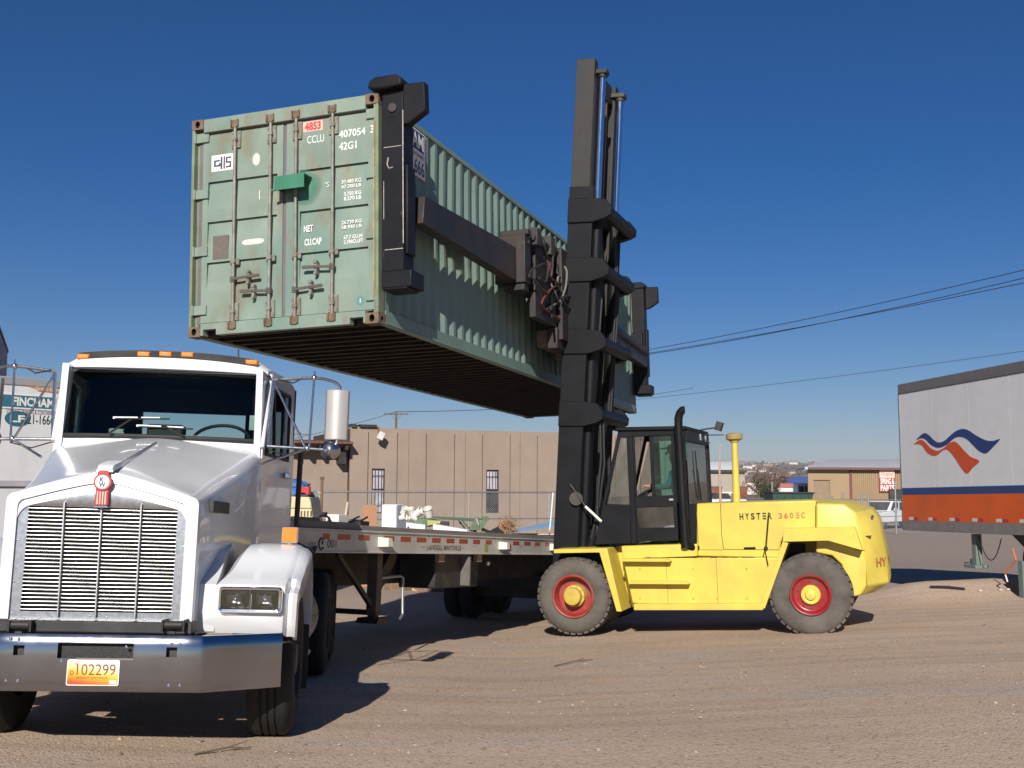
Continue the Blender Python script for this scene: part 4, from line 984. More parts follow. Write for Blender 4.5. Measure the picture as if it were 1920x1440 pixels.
# side glass
for v in (cv0+.03, cv1-.03):
    MB().add([(FM[0]+.06, v, FM[1]), (D0, v, wst), (D0, v, zt), (FT[0]+.07, v, zt)], [(0, 1, 2, 3)]).build("side_window", M['glassgrey'], fl_)
MB().quad((FM[0]+.03, cv0+.06, FM[1]), (FM[0]+.03, cv1-.06, FM[1]), (FT[0]+.03, cv1-.06, FT[1]), (FT[0]+.03, cv0+.06, FT[1])).build("front_window", M['glassgrey'], fl_)
dm = 1.165; dzb = P2(1220, 930, .3)[1]; kz0, kz1 = P2(1220, 990, .3)[1], P2(1220, 950, .3)[1]
for i, v in enumerate((cv0+.035, cv1-.035)):
    d = MB(); d.box(D1, D2, v-.022, v+.022, FB[1]+.03, kz0); d.box(D1, D2, v-.022, v+.022, kz1, dzb); d.box(D1, D1+.02, v-.022, v+.022, kz0, kz1); d.box(D2-.05, D2, v-.022, v+.022, kz0, kz1)
    d.box(D1, D1+.025, v-.022, v+.022, dzb, zt); d.box(D2-.035, D2, v-.022, v+.022, dzb, zt); d.box(dm-.03, dm+.02, v-.018, v+.018, dzb, zt)
    do = d.build("cab_door", Bk, fl_, bevel=.005)
    MB().box(dm+.02, D2-.035, v-.004, v+.004, dzb, zt).build("door_window", M['glassgreen'], do)
    MB().box(D1+.02, D2-.05, v-.004, v+.004, kz0, kz1).build("kick_window", glassmat("dirty kick glass", (.12, .13, .14), .08, dust=.2), do)
    MB().box(D2-.10, D2-.04, v-.05, v-.023, (kz1+dzb)/2, (kz1+dzb)/2+.03).build("handle", M['steel'], do)
# inside of the cab
MB().box(1.25, 1.62, .75, 1.40, 1.26, 1.75).box(1.50, 1.64, .75, 1.40, 1.75, 2.45).build("seat", M['interior'], fl_, bevel=.04)
MB().box(.45, .75, .55, 1.85, 1.26, 1.95).build("dashboard", M['interior'], fl_, bevel=.03)
sw = MB(); c = Vector((.93, 1.07, 2.02)); tl = Matrix.Rotation(R(-28), 3, 'Y')
ringp = [tuple(c + tl@Vector((.20*math.cos(t), .20*math.sin(t), 0))) for t in np.linspace(0, 2*math.pi, 25)]
sw.tube(ringp, .014, 8); sw.tube([tuple(c), (.70, 1.07, 1.75)], .022, 8); sw.tube([ringp[0], ringp[12]], .010, 6); sw.build("steering_wheel", M['rubber'], fl_)
# exhaust stack
a = P(1281, 1030, .14); b = P(1275, 800, .14); xo = .5*(a[0]+b[0])
ex = MB(); ex.tube([(xo+.02, .14, a[2]+.02), (xo+.012, .14, a[2]+.2), (xo, .14, b[2]), (xo+.005, .14, b[2]+.12), (xo+.03, .13, b[2]+.19), (xo+.075, .12, b[2]+.235), (xo+.10, .12, b[2]+.235)], [.07, .062, .060, .060, .058, .056, .056], 16)
ex.tube([(xo+.02, .14, a[2]+.1), (xo+.10, .2, a[2]+.02), (xo+.14, .35, a[2]+.0)], .065, 12)
ex.build("exhaust_pipe", Bk, fl_, ang=50)
# air intake
a = P(1381, 940, .75); b = P(1377, 826, .75)
it = MB(); it.cyl((a[0], .75, a[2]-.05), (b[0], .75, b[2]), .056, .043, 18); it.cyl((b[0], .75, b[2]-.03), (b[0], .75, b[2]), .055, .075, 16)
io = it.build("air_intake", Yw, fl_, ang=50)
MB().lathe([(.0, .0), (.085, .0), (.118, .018), (.122, .075), (.115, .095), (.09, .105), (.0, .112)], (b[0], .75, b[2]), (0, 0, 1), 28).build("intake_cap", pmat("dusty cap", (.33, .25, .09), .7, nv=.15, dirt=(.12, .09, .05), da=.5, ds=8), io)
# lamp and aerial at the rear roof edge
lm = MB(); z = RT[1]+.05; lm.tube([(1.45, 1.9, z), (1.70, 1.95, z+.04), (1.85, 1.95, z+.05)], .014, 6); lm.obox((1.90, 1.95, z+.07), (.10, .16, .14), Matrix.Rotation(R(20), 3, 'Y')); lm.tube([(1.70, 1.7, z-.07), (2.0, 1.72, z-.08)], .010, 6); lm.tube([(1.66, 1.6, z-.1), (1.80, 1.62, z-.2)], .008, 6)
lm.build("rear_lamp", M['dark'], fl_, bevel=.006)

# --- mast
tl_ = .0887
ml = Matrix.Translation((-.54, 0, 0)) @ Matrix(((math.cos(tl_), 0, math.sin(tl_), 0), (0, 1, 0, 0), (-math.sin(tl_), 0, math.cos(tl_), 0), (0, 0, 0, 1)))
VC = 1.25
def mv(v, far): return v if not far else 2*VC-v
WT0, WT1, WI1 = .55, 6.72, 8.74
bmast = pmat("mast black paint", (.0065, .007, .0095), .5, spec=.2, nv=.3, ns=4, dirt=(.010, .009, .009), da=.6, ds=1.6, stretch=(1, 1, .25), dirt2=(.07, .06, .05), d2a=.35, d2s=9, d2th=(.68, .75))
for far in (0, 1):
    a, b, c = mv(.45, far), mv(.50, far), mv(.64, far)
    m = MB()
    for (u0, u1, v0, v1) in ((.0, .38, a, b), (.0, .045, b, c), (.335, .38, b, c)): m.box(u0, u1, min(v0, v1), max(v0, v1), WT0, WT1)
    m.build("outer_mast", bmast, fl_, bevel=.008, frame=ml)
    a, b, c = mv(.505, far), mv(.545, far), mv(.70, far)
    m = MB()
    for (u0, u1, v0, v1) in ((.005, .30, a, b), (.005, .05, b, c), (.255, .30, b, c)): m.box(u0, u1, min(v0, v1), max(v0, v1), WT0+.4, WI1)
    m.build("inner_mast", M['oldsteel'], fl_, bevel=.006, frame=ml)
    m = MB(); v = mv(.68, far)
    m.cyl((.40, v, .8), (.40, v, 6.40), .085, n=20); m.cyl((.40, v, 6.40), (.40, v, 6.5), .098, n=20)
    co = m.build("lift_cylinder", bmast, fl_, frame=ml)
    MB().cyl((.385, v, 6.5), (.385, v, 8.52), .054, n=24).build("lift_rod", M['chrome'], fl_, frame=ml)
    hd = MB(); hd.box(.24, .47, v-.09, v+.09, 8.53, 8.60); hd.cyl((.385, v, 8.48), (.385, v, 8.54), .075, n=16); hd.build("rod_head", M['dark'], fl_, bevel=.008, frame=ml)
MB().box(.05, .24, .701, 2*VC-.701, 8.42, 8.72).build("mast_crossbeam", M['oldsteel'], fl_, bevel=.01, frame=ml)
MB().box(.06, .30, .66, 2*VC-.66, 1.2, 1.6).box(.05, .3, .66, 2*VC-.66, 6.3, 6.6).build("mast_crossbeam", bmast, fl_, bevel=.01, frame=ml)
for w in (6.33, 5.42, 4.32, 3.23):
    m = MB(); pl = [(-.004, w+.20), (.40, w+.20), (.58, w+.18), (.69, w+.04), (.68, w-.06), (.60, w-.11), (.40, w-.17), (-.004, w-.18)]
    for v0, v1 in ((.42, .449), (2*VC-.449, 2*VC-.42)): m.prism(pl, 1, v0, v1)
    for v0, v1 in ((.4491, .54), (2*VC-.54, 2*VC-.4491)): m.prism([(.381, w+.19), (.58, w+.18), (.69, w+.04), (.68, w-.06), (.60, w-.11), (.381, w-.16)], 1, v0, v1)
    m.cyl((.585, .541, w), (.585, 2*VC-.541, w), .105, n=20)
    m.build("mast_bracket", bmast, fl_, bevel=.01, frame=ml)
chn = pmat("oily chain", (.09, .05, .032), .5, .4, nv=.4, ns=30)
for v in (.95, 1.10, 1.42, 1.58):
    MB().box(.20, .23, v-.03, v+.03, 1.6, 8.4).build("lift_chain", chn, fl_, frame=ml)
hs = MB()
for k, v in enumerate((.80, .86, 1.65, 1.72)): hs.tube([(.42+.03*k, v, .9), (.40+.02*k, v, 3.2), (.45+.02*k, v+.02, 5.2), (.38, v, 6.6)], .022, 8)
hs.tube([(.60, .55, 3.3), (.66, .52, 2.6), (.62, .55, 2.0), (.66, .5, 1.45)], .02, 8); hs.tube([(.64, .60, 3.3), (.70, .57, 2.5), (.64, .6, 1.9), (.55, .55, 1.4)], .02, 8)
hs.build("hydraulic_hoses", M['rubber'], fl_, frame=ml)
# tilt-lock lever with the white bar
lv = MB(); 
def PM(x, y, v):
    q = P(x, y, v); return (q[0], v, q[2])
lv.tube([PM(1069, 908, .40), PM(1098, 950, .38)], .012, 8); lv.tube([PM(1098, 950, .38), PM(1128, 978, .30)], .020, 8, 1); lv.cyl(PM(1080, 935, .44), PM(1080, 935, .39), .10, n=14)
lv.build("mast_lever", [M['dark'], M['paper']], fl_)
tc_ = MB(); tc_.cyl((.05, .62, 1.15), (.35, .62, 1.75), .07, n=14); tc_.build("tilt_cylinder", Bk, fl_)

# --- carriage and spreader, set to the container's side
cl_ = fkm.inverted() @ CON.mat()
BM = M['beam']
armp = pmat("arm black paint", (.009, .0095, .013), .48, spec=.2, nv=.3, ns=4, dirt=(.022, .015, .013), da=.6, ds=2.2, stretch=(1, 1, .3), dirt2=(.30, .27, .25), d2a=.35, d2s=12, d2th=(.69, .74))
def arm(sy, nm="spreader_arm"):
    Y = (lambda y: y) if not sy else (lambda y: CL-y)
    def bx_(m, x0, x1, y0, y1, z0, z1): a, b = sorted((Y(y0), Y(y1))); m.box(x0, x1, a, b, z0, z1)
    m = MB(); bx_(m, CW+.025, 2.725, .03, .30, .56, 2.60); bx_(m, 2.726, 2.765, .06, .26, .75, 1.75); bx_(m, CW+.03, 2.70, .301, .42, 1.0, 1.65)
    bx_(m, CW+.035, 2.83, .0, .34, .372, .559); bx_(m, CW+.055, 2.79, -.025, .30, .345, .371)
    o = m.build(nm, armp, fl_, bevel=.012, frame=cl_)
    h = MB(); k = [(2.335, 2.625), (2.35, 2.70), (2.42, 2.745), (2.68, 2.745), (2.745, 2.70), (2.75, 2.615), (2.60, 2.601), (2.46, 2.601)]
    a, b = sorted((Y(-.07), Y(.30))); h.prism(k, 1, a, b); h.build("arm_head", armp, fl_, bevel=.02, frame=cl_)
    wg = MB(); a, b = sorted((Y(.02), Y(.14))); wg.prism([(2.728, 2.60), (2.728, 2.655), (2.985, 2.645), (2.995, 2.32), (2.80, 2.20), (2.728, 2.19)], 1, a, b); wg.build("arm_bracket", armp, fl_, bevel=.01, frame=cl_)
    pn = MB(); a, b = sorted((Y(.0), Y(-.10))); pn.cyl((2.60, Y(.029), 2.40), (2.60, Y(.012), 2.40), .05, n=16); pn.build("arm_pin", M['dark'], fl_, frame=cl_)
    return o
arm(0); arm(1)
sc = MB()    # weld scratches on the near arm
sc.box(2.716, 2.727, .0275, .0295, .86, 2.36); sc.box(2.485, 2.492, .0275, .0295, 1.15, 1.58); sc.box(2.50, 2.72, .0275, .0295, .80, .808); sc.box(2.49, 2.70, .0275, .0295, 1.955, 1.962)
sc.tube([(2.545, .0275, 1.84), (2.53, .0275, 1.76), (2.555, .0275, 1.715), (2.60, .0275, 1.725)], .007, 6)
sc.build("paint_scratches", pmat("worn primer", (.38, .34, .32), .7, nv=.3, ns=30), fl_, frame=cl_)
MB().prism([(.38, 1.16), (3.62, 1.12), (3.62, 1.60), (.45, 1.49)], 0, 2.645, 2.80).build("inner_beam", BM, fl_, bevel=.01, frame=cl_)
MB().prism([(8.58, .98), (11.75, .90), (11.75, 1.30), (8.58, 1.42)], 0, 2.645, 2.80).build("inner_beam", BM, fl_, bevel=.01, frame=cl_)
MB().box(2.62, 2.83, 3.63, 8.57, 1.06, 1.66).build("outer_beam", BM, fl_, bevel=.012, frame=cl_)
MB().cyl((2.80, 8.0, 1.30), (2.82, 11.6, 1.18), .055, n=12).build("extend_cylinder", M['dark'], fl_, frame=cl_)
MB().cyl((2.80, 4.2, 1.72), (2.80, 8.0, 1.74), .05, n=12).build("extend_cylinder", M['dark'], fl_, frame=cl_)
for y0, y1 in ((3.55, 3.80), (8.40, 8.65)):
    m = MB(); m.box(2.48, 2.93, y0, y1, 1.10, 1.78); m.box(2.55, 2.96, y0+.05, y1-.05, 1.781, 1.86); m.box(2.60, 2.9, y0+.04, y1-.02, 1.0, 1.099)
    for z in (1.2, 1.68): m.cyl((2.93, (y0+y1)/2, z), (2.965, (y0+y1)/2, z), .035, n=10)
    m.build("beam_collar", M['oldsteel'] if False else BM, fl_, bevel=.01, frame=cl_)
cg = MB(); cg.box(2.83, 2.93, 3.98, 8.2, .68, 1.16); cg.box(2.81, 2.90, 4.1, 8.1, 1.161, 1.95)
cg.box(2.80, 2.96, 4.9, 7.3, .36, .675); cg.box(2.935, 3.02, 5.0, 7.2, .5, 1.9)
cg.build("carriage_plate", pmat("carriage plate", (.016, .014, .014), .5, nv=.3, dirt=(.06, .03, .018), da=.6, ds=1.4), fl_, bevel=.012, frame=cl_)
MB().box(2.60, 2.795, 5.0, 7.2, .42, .66).box(2.7, 2.9, 5.6, 6.6, .28, .419).build("lower_clamp", M['rusty'], fl_, bevel=.01, frame=cl_)
MB().box(2.86, 3.0, 3.9, 4.1, 1.7, 1.95).cyl((2.93, 3.85, 1.80), (2.93, 5.9, 1.86), .05, n=12).box(2.86, 3.0, 4.55, 4.75, 1.70, 1.98).build("side_shift_cylinder", M['dark'], fl_, bevel=.006, frame=cl_)
rh = random.Random(4)
for nm, col in (("hose_red", (.13, .03, .024)), ("hose_grey", (.16, .155, .145)), ("hose_dark", (.03, .03, .03)), ("hose_brown", (.16, .08, .05))):
    h = MB()
    for k in range(2 if nm != "hose_dark" else 9):
        y = rh.uniform(4.2, 5.9); z = rh.uniform(1.55, 1.95); pts = [(2.96, y, z)]
        for q in range(5): pts.append((2.97+rh.uniform(-.02, .09), y+rh.uniform(-.35, .30)*(q+1)*.5, z-.17*(q+1)+rh.uniform(-.08, .10)))
        pts = [tuple(p) for p in smoothpts(pts, 5, False)]; h.tube(pts, .017, 6)
    h.build("hydraulic_hose", pmat("hose "+nm, col, .5), fl_, frame=cl_)

# ================================================================== the driver
def skin_mesh(joints, edges, radii, sub=2):
    me = bpy.data.meshes.new("tmp"); me.from_pydata(joints, edges, []); o = bpy.data.objects.new("tmp", me); COL.objects.link(o)
    md = o.modifiers.new("s", 'SKIN'); md.use_smooth_shade = True
    for i, r_ in enumerate(radii):
        rr = r_ if isinstance(r_, tuple) else (r_, r_); me.skin_vertices[0].data[i].radius = rr
    me.skin_vertices[0].data[0].use_root = True
    s_ = o.modifiers.new("d", 'SUBSURF'); s_.levels = sub
    dg = bpy.context.evaluated_depsgraph_get(); out = bpy.data.meshes.new_from_object(o.evaluated_get(dg))
    bpy.data.objects.remove(o); return out
def person(frame, parentless_label):
    J = [(0,0,0),(0,0,.16),(-.02,0,.34),(-.03,0,.46),(-.04,0,.545),(-.065,0,.635),(-.075,0,.735),            # pelvis..head 0-6
         (-.02,.17,.45),(-.13,.22,.24),(-.34,.17,.235),(-.44,.14,.25),                                            # far arm 7-10
         (-.02,-.17,.45),(-.14,-.22,.23),(-.35,-.16,.235),(-.45,-.12,.25),                                        # near arm 11-14
         (-.06,.10,-.01),(-.46,.13,.03),(-.52,.13,-.38),(-.66,.13,-.42),                                          # far leg 15-18
         (-.06,-.10,-.01),(-.46,-.13,.03),(-.50,-.13,-.38),(-.64,-.13,-.42)]                                      # near leg
    E = [(0,1),(1,2),(2,3),(3,4),(4,5),(5,6),(3,7),(7,8),(8,9),(9,10),(3,11),(11,12),(12,13),(13,14),(0,15),(15,16),(16,17),(17,18),(0,19),(19,20),(20,21),(21,22)]
    RD = [(.14,.13),(.13,.115),(.145,.12),(.12,.10),.055,(.085,.075),(.092,.078),.065,.052,.040,.036,.065,.052,.040,.036,.09,.07,.052,.045,.09,.07,.052,.045]
    base = len(J)
    for s, w in ((1, 10), (-1, 14)):        # five fingers closed over the wheel rim
        wx, wy, wz = J[w]
        for k, (dy, ln) in enumerate(((-.030, .040), (-.011, .047), (.009, .050), (.028, .045), (.046, .036))):
            i = len(J)
            if k == 4: J += [(wx-.02, wy-s*.042, wz+.01), (wx-.05, wy-s*.055, wz+.0)]; RD += [.011, .009]; E += [(w, i), (i, i+1)]
            else: J += [(wx-.055, wy+dy*.9, wz+.012), (wx-.055-ln*.6, wy+dy, wz-.008), (wx-.045-ln*.5, wy+dy, wz-.035)]; RD += [.011, .0095, .008]; E += [(w, i), (i, i+1), (i+1, i+2)]
    me = skin_mesh(J, E, RD)
    skin = pmat("skin", (.36, .19, .13), .5, nv=.1); shirt = pmat("teal work shirt", (.10, .25, .28), .8, nv=.12, ns=6); trou = pmat("dark trousers", (.03, .035, .05), .8)
    me.materials.clear()
    for m_ in (skin, shirt, trou): me.materials.append(m_)
    for pl in me.polygons:
        c = pl.center
        if c.z > .575 or (c.x < -.30 and c.z > .17): pl.material_index = 0
        elif c.z > .06 and c.x > -.36: pl.material_index = 1
        else: pl.material_index = 2
        pl.use_smooth = True
    o = bpy.data.objects.new("person", me); COL.objects.link(o); o.matrix_world = frame
    tag(o, parentless_label, "person")
    hx, hz = -.075, .735
    hair = MB(); hair.ball((hx+.018, 0, hz+.035), .104, (1.02, .88, .86), 16); hair.build("hair", pmat("dark hair", (.03, .022, .018), .8), o)
    capm = MB(); capm.ball((hx+.008, 0, hz+.075), .108, (1, .9, .62), 16); capm.obox((hx-.13, 0, hz+.075), (.10, .14, .012), Matrix.Rotation(R(-8), 3, 'Y')); capm.build("cap", pmat("dark cap", (.04, .05, .06), .8), o)
    f = MB(); f.ball((hx-.105, 0, hz-.005), .018, (1.1, .7, 1.2), 8)
    for s in (1, -1): f.ball((hx+.01, s*.083, hz), .024, (.6, .35, 1.2), 8)
    f.build("nose_and_ears", skin, o)
    ey = MB()
    for s in (1, -1): ey.ball((hx-.086, s*.033, hz+.018), .011, n=8)
    ey.obox((hx-.086, 0, hz-.052), (.012, .042, .006), Matrix.Identity(3)); ey.build("eyes_and_mouth", M['interior'], o)
person(fkm @ Matrix.Translation((1.40, 1.07, 1.84)), "driver in a teal shirt and dark cap sitting at the forklift's wheel")
# ================================================================== white conventional truck tractor
TR = Frame([-2.496, 6.853, .699], rotf(R(-6.3), R(3.0), .024))
trk = thing("truck_tractor", TR.mat(), "white conventional truck tractor with a wide slatted grille and chrome bumper, nose to the camera", "truck")
def T(x, y, v): return TR.on(x, y, 1, v)
U0 = -.07; GW = -.56
Wp = M['white']
def mir(m, fn):                              # build for both sides of the truck
    for s in (1, -1): fn(m, s)
def U(s, u): return U0 + s*u
# --- bumper: flat middle, swept-back ends, cut with tow holes and the centre slot
bw0, bw1 = -.165, .172
def bump_pt(u, w):
    a = abs(u); v = 0 if a < .60 else (a-.60)*.06 if a < .63 else .0018+(a-.63)*.72
    k = (w-bw0)/(bw1-bw0); v += .02*(1-math.sin(math.pi*min(max(k, 0), 1)))**3
    return (u, v, w)
us_ = [-1.075, -.95, -.8, -.70, -.64, -.615, -.478, -.415, -.223, .219, .412, .476, .615, .64, .70, .8, .95, 1.075]
us_ = sorted(set(us_)); ws_ = [bw0, bw0+.015, bw0+.04, -.08, .032, .046, .104, .122, .14, bw1-.015, bw1]
sk = set()
for i in range(len(us_)-1):
    for j in range(len(ws_)-1):
        um, wm = (us_[i]+us_[i+1])/2, (ws_[j]+ws_[j+1])/2
        if abs(um) < .22 and .032 < wm < .122: sk.add((i, j))
        if .413 < abs(um) < .478 and .046 < wm < .104: sk.add((i, j))
bm_ = MB().sheet(us_, ws_, sk, bump_pt, (0, .006, 0)).build("bumper", M['bumper'], trk, ang=25)
l_ = MB()
for k in range(len(us_)-1):       # turned lips
    for w, z in ((bw1, .0), (bw0, -.0)):
        a, b = bump_pt(us_[k], w), bump_pt(us_[k+1], w); l_.quad(a, b, (b[0], b[1]+.05, b[2]+z), (a[0], a[1]+.05, a[2]+z))
l_.build("bumper_lip", M['bumper'], trk, fix=False)
MB().box(-.26, .26, .05, .06, .0, .14).build("slot_screen", pmat("black mesh", (.02, .02, .02), .7, nv=.9, ns=110), trk)
for q in (-.445, .445): MB().box(q-.055, q+.055, .05, .06, .02, .13).build("tow_pocket", M['dark'], trk)
bl = MB()
for (x, y) in ((20, 1197), (35, 1198), (11, 1276), (33, 1277), (322, 1207), (337, 1208), (316, 1285), (337, 1285), (115, 1239), (237, 1213)):
    q = T(x, y, 0); bl.ball((q[0], .0, q[2]), .0105, (1, .6, 1), 8)
bl.build("bumper_bolts", M['chrome'], trk)
# number plate
a, b = T(127.5, 1236, -.006), T(221.5, 1283, -.006)
pw = .3048; px0 = (a[0]+b[0])/2-pw/2; pz1 = .026; pz0 = pz1-.152
plm = bpy.data.materials.new("plate colours"); plm.use_nodes = True; n_ = plm.node_tree; tcn = _n(n_, "ShaderNodeTexCoord"); sz_ = _n(n_, "ShaderNodeSeparateXYZ"); n_.links.new(tcn.outputs["Object"], sz_.inputs[0])
mr = _n(n_, "ShaderNodeMapRange"); n_.links.new(sz_.outputs[2], mr.inputs[0]); mr.inputs[1].default_value = pz0; mr.inputs[2].default_value = pz1
mx2 = _n(n_, "ShaderNodeMapRange"); n_.links.new(sz_.outputs[0], mx2.inputs[0]); mx2.inputs[1].default_value = px0; mx2.inputs[2].default_value = px0+pw; mx2.inputs[3].default_value = -.16; mx2.inputs[4].default_value = .14
ad = _n(n_, "ShaderNodeMath", operation='ADD'); n_.links.new(mr.outputs[0], ad.inputs[0]); n_.links.new(mx2.outputs[0], ad.inputs[1])
cr_ = _n(n_, "ShaderNodeValToRGB"); n_.links.new(ad.outputs[0], cr_.inputs[0])
el = cr_.color_ramp.elements; el[0].position = .02; el[0].color = (.50, .08, .02, 1); el[1].position = .95; el[1].color = (.70, .60, .62, 1)
for ps, c_ in ((.22, (.78, .28, .02, 1)), (.45, (.80, .50, .06, 1)), (.68, (.78, .60, .40, 1))):
    e = el.new(ps); e.color = c_
n_.links.new(cr_.outputs[0], n_.nodes["Principled BSDF"].inputs["Base Color"]); n_.nodes["Principled BSDF"].inputs["Roughness"].default_value = .35
lp0 = MB().prism(rrect(px0, px0+pw, pz0, pz1, .012), 1, -.008, -.002).build("license_plate", M['paper'], trk)
MB().prism(rrect(px0+.006, px0+pw-.006, pz0+.006, pz1-.006, .008), 1, -.0095, -.0081).build("plate_panel", plm, lp0)
brn = pmat("plate brown ink", (.14, .04, .025), .5)
yp = -.0096
text(lp0, "102299", brn, (px0+.058, yp, pz0+.062), XD, ZD, .064, .225, bold=-.005, lift=.001)
text(lp0, "D", brn, (px0+.020, yp, pz0+.062), XD, ZD, .026, .022, bold=.02, lift=.001)
text(lp0, "WEIGHT DISTANCE", brn, (px0+.055, yp, pz0+.040), XD, ZD, .012, .185, bold=.01, lift=.001)
zs_ = MB()
for k in range(4):
    c = math.cos(R(45+90*k))*.010; s = math.sin(R(45+90*k))*.010
zs_.box(px0+.036, px0+.070, yp-.001, yp, pz1-.026, pz1-.0245).box(px0+.052, px0+.0535, yp-.001, yp, pz1-.038, pz1-.012)
zs_.build("plate_symbol", brn, lp0); MB().box(px0+pw-.052, px0+pw-.012, yp-.001, yp, pz0+.010, pz0+.032).build("sticker", M['paper'], lp0)
MB().box(px0+.05, px0+.36 if False else px0+pw+.08, -.012, -.0082, .027, .036).build("plate_hanger", M['chrome'], trk)
# gap above the bumper: dark valance and the hood hinges
MB().box(-.66, .54, .10, .30, .172, .245).build("valance", M['dark'], trk, bevel=.01)
for x in (38, 325):
    q = T(x, 1172, .06); h = MB(); h.cyl((q[0]-.055, .07, q[2]), (q[0]+.055, .07, q[2]), .026, n=14); h.box(q[0]+.056, q[0]+.07, .04, .2, q[2]-.04, q[2]+.03); h.box(q[0]-.07, q[0]-.056, .04, .2, q[2]-.04, q[2]+.03); h.box(q[0]-.025, q[0]+.02, .04, .06, q[2]-.055, q[2]-.035)
    h.build("hood_hinge", M['oldsteel'], trk, bevel=.004)
# --- hood shell: lofted sections from the grille shell back to the cowl
HS = [(.20, .500, .560, 1.030, .93), (.215, .545, .588, 1.155, 1.015), (.25, .560, .592, 1.178, 1.030), (.45, .572, .600, 1.235, 1.065), (.80, .615, .640, 1.318, 1.165), (1.20, .690, .715, 1.415, 1.270), (1.55, .745, .775, 1.490, 1.385), (1.74, .770, .800, 1.525, 1.425)]
def hood_ring(v, hw, bw, top, sh, bot):
    pts = []
    pts.append((bw, bot)); pts.append((bw, bot+(sh-bot)*.45)); pts.append((hw+.030, sh-.20)); pts.append((hw+.022, sh-.12))
    for k in range(7):                                   # rounded shoulder
        a = R(0+70*k/6); pts.append((hw+.016-.108*(1-math.cos(a)), sh-.088+.108*math.sin(a)))
    x0, z0 = pts[-1]
    for k in range(1, 7):
        t = k/6; pts.append((x0*(1-t), z0+(top-z0)*(1-(1-t)**1.3)))
    full = [(U0+x, v, z) for x, z in pts] + [(U0-x, v, z) for x, z in reversed(pts[:-1])]
    return full
rg_ = [hood_ring(v, hw, bw, tp, sh, .19 if v < .5 else .30 if v < .9 else .42) for v, hw, bw, tp, sh in HS]
hd_ = MB().loft(rg_, False, closed=False)
ho = hd_.build("hood", Wp, trk, fix=True, ang=60)
sd = ho.modifiers.new("sub", 'SUBSURF'); sd.levels = 1; sd.render_levels = 2
# grille shell rim (white band round the polished surround)
def arch(hw, top, sh, bot, n=10):
    pts = [(hw, bot), (hw, sh-.05)]
    for k in range(1, 5): a = R(90*k/4); pts.append((hw-.05*(1-math.cos(a)), sh-.05+.05*math.sin(a)))
    x0, z0 = pts[-1]
    for k in range(1, n+1): t = k/n; pts.append((x0*(1-t), z0+(top-z0)*(1-(1-t)**1.25)))
    return [(U0+x, z) for x, z in pts] + [(U0-x, z) for x, z in reversed(pts[:-1])]
oa, ia = arch(.588, 1.168, 1.02, .19), arch(.515, 1.100, .985, .19)
m = MB(); n = len(oa)
m.add([(x, .202, z) for x, z in oa]+[(x, .192, z) for x, z in ia]+[(x, .235, z) for x, z in ia], [(i, i+1, n+i+1, n+i) for i in range(n-1)]+[(n+i, n+i+1, 2*n+i+1, 2*n+i) for i in range(n-1)])
m.build("grille_shell", Wp, trk, ang=50)
# polished surround with the slat opening
gx0, gx1, gz0, gz1 = -.522, .388, .292, .938
op = [(gx1, .19), (gx1, gz0)]
ia2 = arch(.513, 1.097, .983, .20)
m = MB(); xs_ = [U0-.513, gx0, gx1, U0+.513]
m.quad((U0-.513, .212, .20), (gx0, .212, .20), (gx0, .212, gz1), (U0-.513, .212, gz1)); m.quad((gx1, .212, .20), (U0+.513, .212, .20), (U0+.513, .212, gz1), (gx1, .212, gz1)); m.quad((gx0, .212, .20), (gx1, .212, .20), (gx1, .212, gz0), (gx0, .212, gz0))
topc = [p for p in ia2 if p[1] > gz1-.001]; tops = sorted(topc); kk = len(tops)
def bow(x): return .212-.010*(1-((x-U0)/.52)**2)
m.add([(x, .2118, gz1) for x, z in tops]+[(x, bow(x)-.004, (gz1+z)/2) for x, z in tops]+[(x, .212, z) for x, z in tops], [(i, i+1, kk+i+1, kk+i) for i in range(kk-1)]+[(kk+i, kk+i+1, 2*kk+i+1, 2*kk+i) for i in range(kk-1)])
m.quad((gx0, .212, gz0), (gx1, .212, gz0), (gx1, .26, gz0), (gx0, .26, gz0)); m.quad((gx0, .212, gz1), (gx0, .26, gz1), (gx1, .26, gz1), (gx1, .212, gz1)); m.quad((gx0, .212, gz0), (gx0, .26, gz0), (gx0, .26, gz1), (gx0, .212, gz1)); m.quad((gx1, .212, gz0), (gx1, .212, gz1), (gx1, .26, gz1), (gx1, .26, gz0))
m.build("grille_surround", M['alu'], trk, fix=False, ang=30)
MB().box(gx0-.01, gx1+.01, .262, .28, gz0-.01, gz1+.01).build("radiator", M['interior'], trk)
sl_ = MB(); NS = 27
for k in range(NS):
    z = gz0+(gz1-gz0)*(k+.5)/NS; sl_.loft([[(x, .2205-.0065*math.cos(a), z+.0046*math.sin(a)) for a in np.linspace(-1.5, 1.5, 7)]+[(x, .246, z+.004), (x, .246, z-.004)] for x in (gx0, gx1)], True)
sl_.build("grille_slats", M['slat'], trk, ang=60)
for u0_, u1_ in ((-.305, -.291), (-.078, -.066), (.164, .173)):
    b = MB(); b.bar((u0_, .198, gz1+.03), (u1_, .196, gz0-.035), .011, .02, up=(0, 1, 0)); b.build("grille_bar", M['steel'], trk, bevel=.003)
rv_ = MB()
for (x, y) in ((45, 938), (105, 940), (170, 943), (280, 948), (345, 952), (348, 975), (345, 1025), (343, 1100), (340, 1165), (38, 952), (32, 1013), (26, 1090), (21, 1150), (113, 915), (276, 922), (45, 1158), (98, 1155), (168, 1156), (200, 1158), (270, 1163)):
    q = T(x, y, .212); rv_.ball((q[0], .211, q[2]), .0058, (1, .6, 1), 8)
rv_.build("grille_rivets", M['chrome'], trk)
